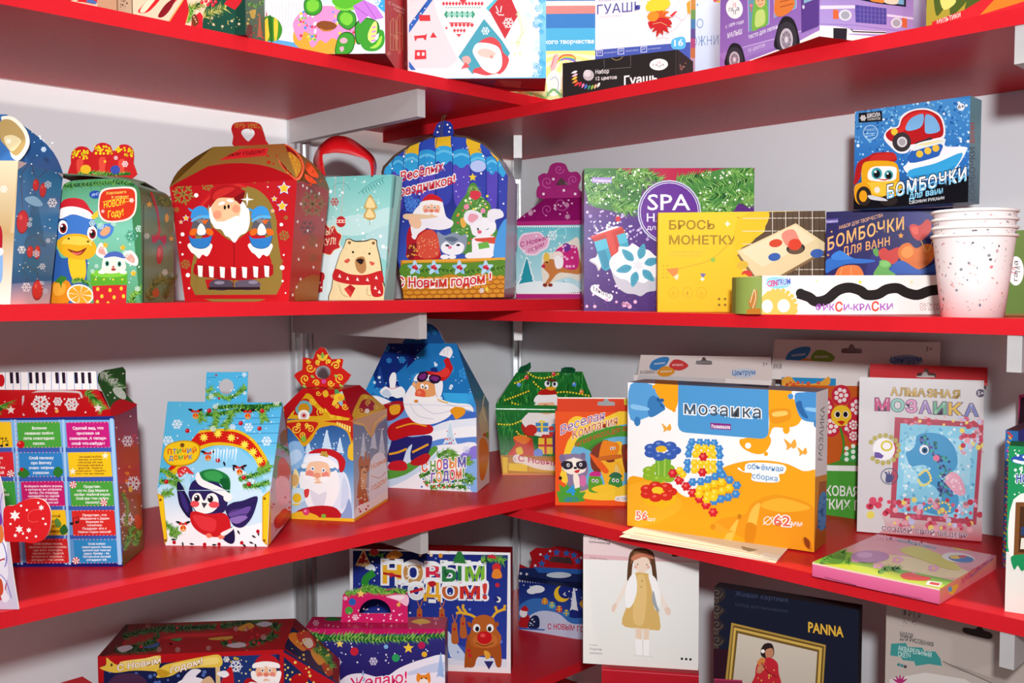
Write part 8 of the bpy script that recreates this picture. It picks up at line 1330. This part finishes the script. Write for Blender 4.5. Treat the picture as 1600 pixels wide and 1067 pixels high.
m_santa(A, 722, 525, 38, hat='b81820'); A.s('c01c24', '560 575 580 520 600 510 605 575').s('f0f0f4', '545 530 575 520 590 535 570 545').s('a8141c', '640 575 660 545 700 575').s('eef0f4', '655 575 670 560 720 575')
W_ = mb.face([fb, Q1-UP*(Q1[2]-z), Q1, FR], '1c2450').win(*W15)
W_.g('142048', '1c2c60', '760 440 990 440 990 600 760 600').s('a81018', '810 550 840 530 870 545 860 600 815 600').p('b0161e', '768 455 785 455 990 575 990 600 930 600').dots('e8c860', 20, 775, 480, 900, 575, 3, 6)
mb.face([Q1-UP*(Q1[2]-z), Q2-UP*(Q2[2]-z), Q2, Q1], '7c1018'); mb.face([fa+D*dep, fa, FL, BL_], '8c1018'); mb.face([fb+D*dep, fa+D*dep, BL_, BR_], '8c1018'); mb.face([Q2-UP*(Q2[2]-z), fb+D*dep, BR_, Q2], '8c1018')
mb.build('body', M_GLOSS, t)
# red lid peeking in at the bottom
a, b = deep(104, .93, z, 1062), deep(168, .96, z, 1062); h_ = hgt(a, 108, 1061)-.026
B = Box(a, b, .06, h_, {'f': 'b01c22', 't': 'c8343c'}); B.done('gift_box', 'red box lid just showing at the bottom edge, left of the long red box', 'box')
# ---------------------------------------------------------------- right side
z = ZR[4]
zt = -.512
P0, P1 = ground(940, 1043, zt), ground(1092, 1053, zt); a, b = P0.copy(), P1.copy(); a[2] = b[2] = z
B = Box(a, b, .06, zt-z, {'f': 'b41826', 't': '9c1a24', 'r': 'a0141e'}); B.f.win(*W16).l('d8606c', 2, '312 441 610 462')
B.done('carton', 'plain red carton standing under the doll box', 'box')
U = unit(b-a); D = np.cross(UP, U)
d0 = (P0+D*.012-CAM)@cf
a2, b2 = deep(911, d0+.004, zt, 1033), deep(1091, d0-.022, zt, 1045); a2[2] = b2[2] = zt
B = Box(a2, b2, .045, .178, {'f': 'eae7e2', 'r': 'c8c2bc', 'l': 'd8d2cc'})
A = B.f.win(*W16)
A.bg('efede9', 'e8e5df').p('e0b4b8', '250 88 620 112 620 116 250 104').p('e8d0d0', '250 20 620 50 620 112 250 88').t('3c3438', 'Набор для шитья', 274, 42, 340, 48, 8, .02).t('3c3438', 'куклы-малышки', 274, 54, 338, 60, 8, .02).t('8a7c80', 'Шьём игрушку', 276, 102, 330, 107, 6, .0).t('8a8484', '© серия', 276, 368, 298, 369, 5, .0).t('8a8484', 'Мадлен', 276, 381, 312, 383, 7, .0).t('8a8484', 'малышка', 276, 393, 314, 395, 7, .0).many('2c2828', [circ(x, y, 4) for x, y in ((557, 408), (570, 409), (583, 410))])
A.s('3a2418', '528 88 550 82 548 95 530 96').s('5a3a24', '390 170 395 100 408 76 435 70 462 78 474 100 482 180 470 168 462 120 440 100 410 110 402 160').s('8a5c3c', '400 120 412 84 435 78 456 86 462 120 440 102 415 104').s('f0d8c4', '410 110 420 100 450 100 460 118 452 138 436 146 420 140').s('c87a5c', '402 100 420 88 440 86 466 92 470 104 440 98 410 108').e('3c2c28', 422, 120, 2).e('3c2c28', 450, 121, 2).e('e8b0a0', 416, 128, 5).e('e8b0a0', 455, 129, 5)
A.s('f0e0d4', '392 170 372 200 352 240 345 262 352 264 376 220 405 180').s('f0e0d4', '475 180 500 220 518 255 515 274 506 268 486 220').s('e8ccba', '346 244 358 240 352 264 343 262').s('e8ccba', '505 252 520 254 522 272 510 272')
A.s('d8b068', '410 152 440 146 462 156 472 200 492 310 470 320 436 316 374 302 400 220').s('e4c07c', '420 160 440 154 450 200 440 300 410 295 410 230').s('f6f4f2', '398 160 415 150 420 200 405 245 388 250 385 200').s('f6f4f2', '455 152 478 165 492 220 484 260 472 250 466 200').s('a0a4a8', '470 200 480 240 488 262 480 262 466 230').dots('8a6c3c', 4, 432, 165, 442, 210, 1.5, 2)
A.p('ecd0b8', '416 312 436 316 434 350 416 348').p('ecd0b8', '440 316 458 316 456 352 440 350').p('f6f2f0', '414 346 436 350 438 398 418 396').p('f6f2f0', '440 350 458 350 456 400 440 398').l('d8d2cc', 2, '410 398 470 402').l('dcd6d0', 2, '437 350 438 398')
B.done('doll_kit', 'white doll sewing kit with a brown haired doll, on the red carton', 'box')
# dark picture kit
a, b = deep(1116, 1.212, z, 917), deep(1342, 1.122, z, 954); zz_ = CAM[2]-(917-456.9)/F_PX*1.212
B = Box(a, b, .022, zz_-z, {'f': '171a2c', 'r': '14161f', 't': '2c2a2e', 'l': '3a2c2c'})
A = B.f.win(*W16)
A.bg('14182a', '1c1c30').s('2c2426', '640 190 680 190 690 220 668 240 690 262 670 285 688 310 668 330 690 352 668 372 640 372')
for k in range(4): m_swirl(A, '5a4a40', 664, 208+48*k, 17, 3, 0); m_swirl(A, '5a4a40', 660, 232+48*k, 13, 3, 120)
A.p('2c101c', '640 375 700 380 690 490 630 490').t('d8a83c', 'PANNA', 942, 326, 1050, 342, 30, .045).t('3c4058', 'Живая картина', 720, 216, 880, 236, 14, .0).t('34384c', 'набор для вышивания', 720, 246, 880, 268, 10, .0)
A.p('a8863c', '708 298 996 366 980 620 680 560').p('5c4420', '714 306 990 371 975 620 688 560').p('c8a450', '716 312 985 375 970 620 692 560').p('6c5224', '722 321 976 381 962 620 698 560').p('c0b4a4', '728 330 970 387 955 620 704 560').g('c8bcac', 'b0a498', '728 330 970 387 955 620 704 560')
A.s('2a1c1c', '800 400 798 380 810 362 830 362 838 380 836 400 820 408').s('b87c5c', '812 382 832 376 836 395 826 408 814 404').e('e8e0d8', 804, 385, 6).s('b82430', '784 430 800 412 825 404 848 420 852 450 856 500 770 500 780 460').s('c87c3c', '786 420 800 404 812 412 800 430').s('b87c5c', '790 430 808 425 800 450 786 450').dots('d8a04c', 16, 785, 430, 850, 500, 1.5, 3).l('801820', 3, '800 420 820 450 850 465', s=True)
A = B.l.win(*W16); A.bg('463632', '2c2428')
B.done('embroidery_kit', 'dark blue embroidery kit with a gold framed lady in red', 'box')
a, b = deep(1116, 1.14, z, 1060), deep(1160, 1.135, z, 1065); h_ = hgt(a, 1110, 1062)
B = Box(a, b, .004, h_, {'f': '7c1c3c', 'l': 'd8d0d0', 't': '8c2848'}); B.done('carton', 'plum carton corner at the bottom edge before the dark blue kit', 'box')
# watercolour kit in a pale sleeve
a, b = deep(1384, 1.10, z, 1000), deep(1640, .985, z, 1030); zz_ = -.337
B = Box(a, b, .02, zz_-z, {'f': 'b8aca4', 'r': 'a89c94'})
A = B.f.win(*W16)
A.bg('b4a69e', 'c0b8b2').t('5a5654', 'ФРЕЯ', 1230, 276, 1284, 286, 18, .0, sp=1.4).dots('6a6260', 20, 1228, 282, 1284, 312, 1, 2).t('3c3c3c', 'НАБОР', 1222, 338, 1262, 346, 13, .03).t('3c3c3c', 'ДЛЯ РИСОВАНИЯ', 1222, 350, 1324, 372, 13, .03)
A.p('3c8c88', '1195 362 1240 360 1245 372 1290 374 1295 384 1330 386 1345 408 1350 430 1310 424 1270 430 1265 416 1230 412 1225 402 1192 398').t('c8dcd8', 'АКВАРЕЛЬНЫЙ', 1216, 382, 1318, 404, 14, .02).t('c8dcd8', 'СКЕТЧ', 1216, 400, 1254, 408, 14, .02).many('3c7c84', [circ(x, y, 5) for x, y in ((1218, 426), (1228, 429))]).e('4a4048', 1238, 432, 5)
A.p('a49890', '1350 424 1400 430 1600 500 1600 520 1480 470').l('6a645e', 3, '1352 416 1420 446 1520 490', s=True).p('d0c8c2', '1190 470 1300 450 1420 470 1500 520 1500 560 1190 560')
for k in range(5): m_leaf(A, 'a82c6c', 1222, 482, 26, 7, -150+30*k)
B.ob = B.done('watercolour_kit', 'pale watercolour sketch kit with a teal brush stroke, at the bottom right', 'box')
mb = MB(); q = plane(mb, B.f.O-B.D*.0004, B.f.O-B.D*.0004+B.U, B.f.O-B.D*.0004+B.V).win(*W16)
cutout(mb, q, smooth([(1412, 320), (1420, 313), (1450, 318), (1458, 311), (1470, 312), (1478, 322), (1496, 328), (1504, 338), (1498, 347), (1480, 346), (1424, 332)], True, 3), .0003, '3a3230', edge='3a3230'); mb.build('hang_slot', M_MATT, B.ob)['label'] = 'dark hanging slot'
for o in bpy.data.objects:
    if o.parent is None and o.get('category') == 'box' and o.name.startswith('gift_box'):
        zb = o.location.z; o['group'] = 'gift boxes on the '+min((abs(zb-ZL[i]), sh[i]) for i in ZL)[1]+' shelf'
bpy.data.objects.remove(_fo)
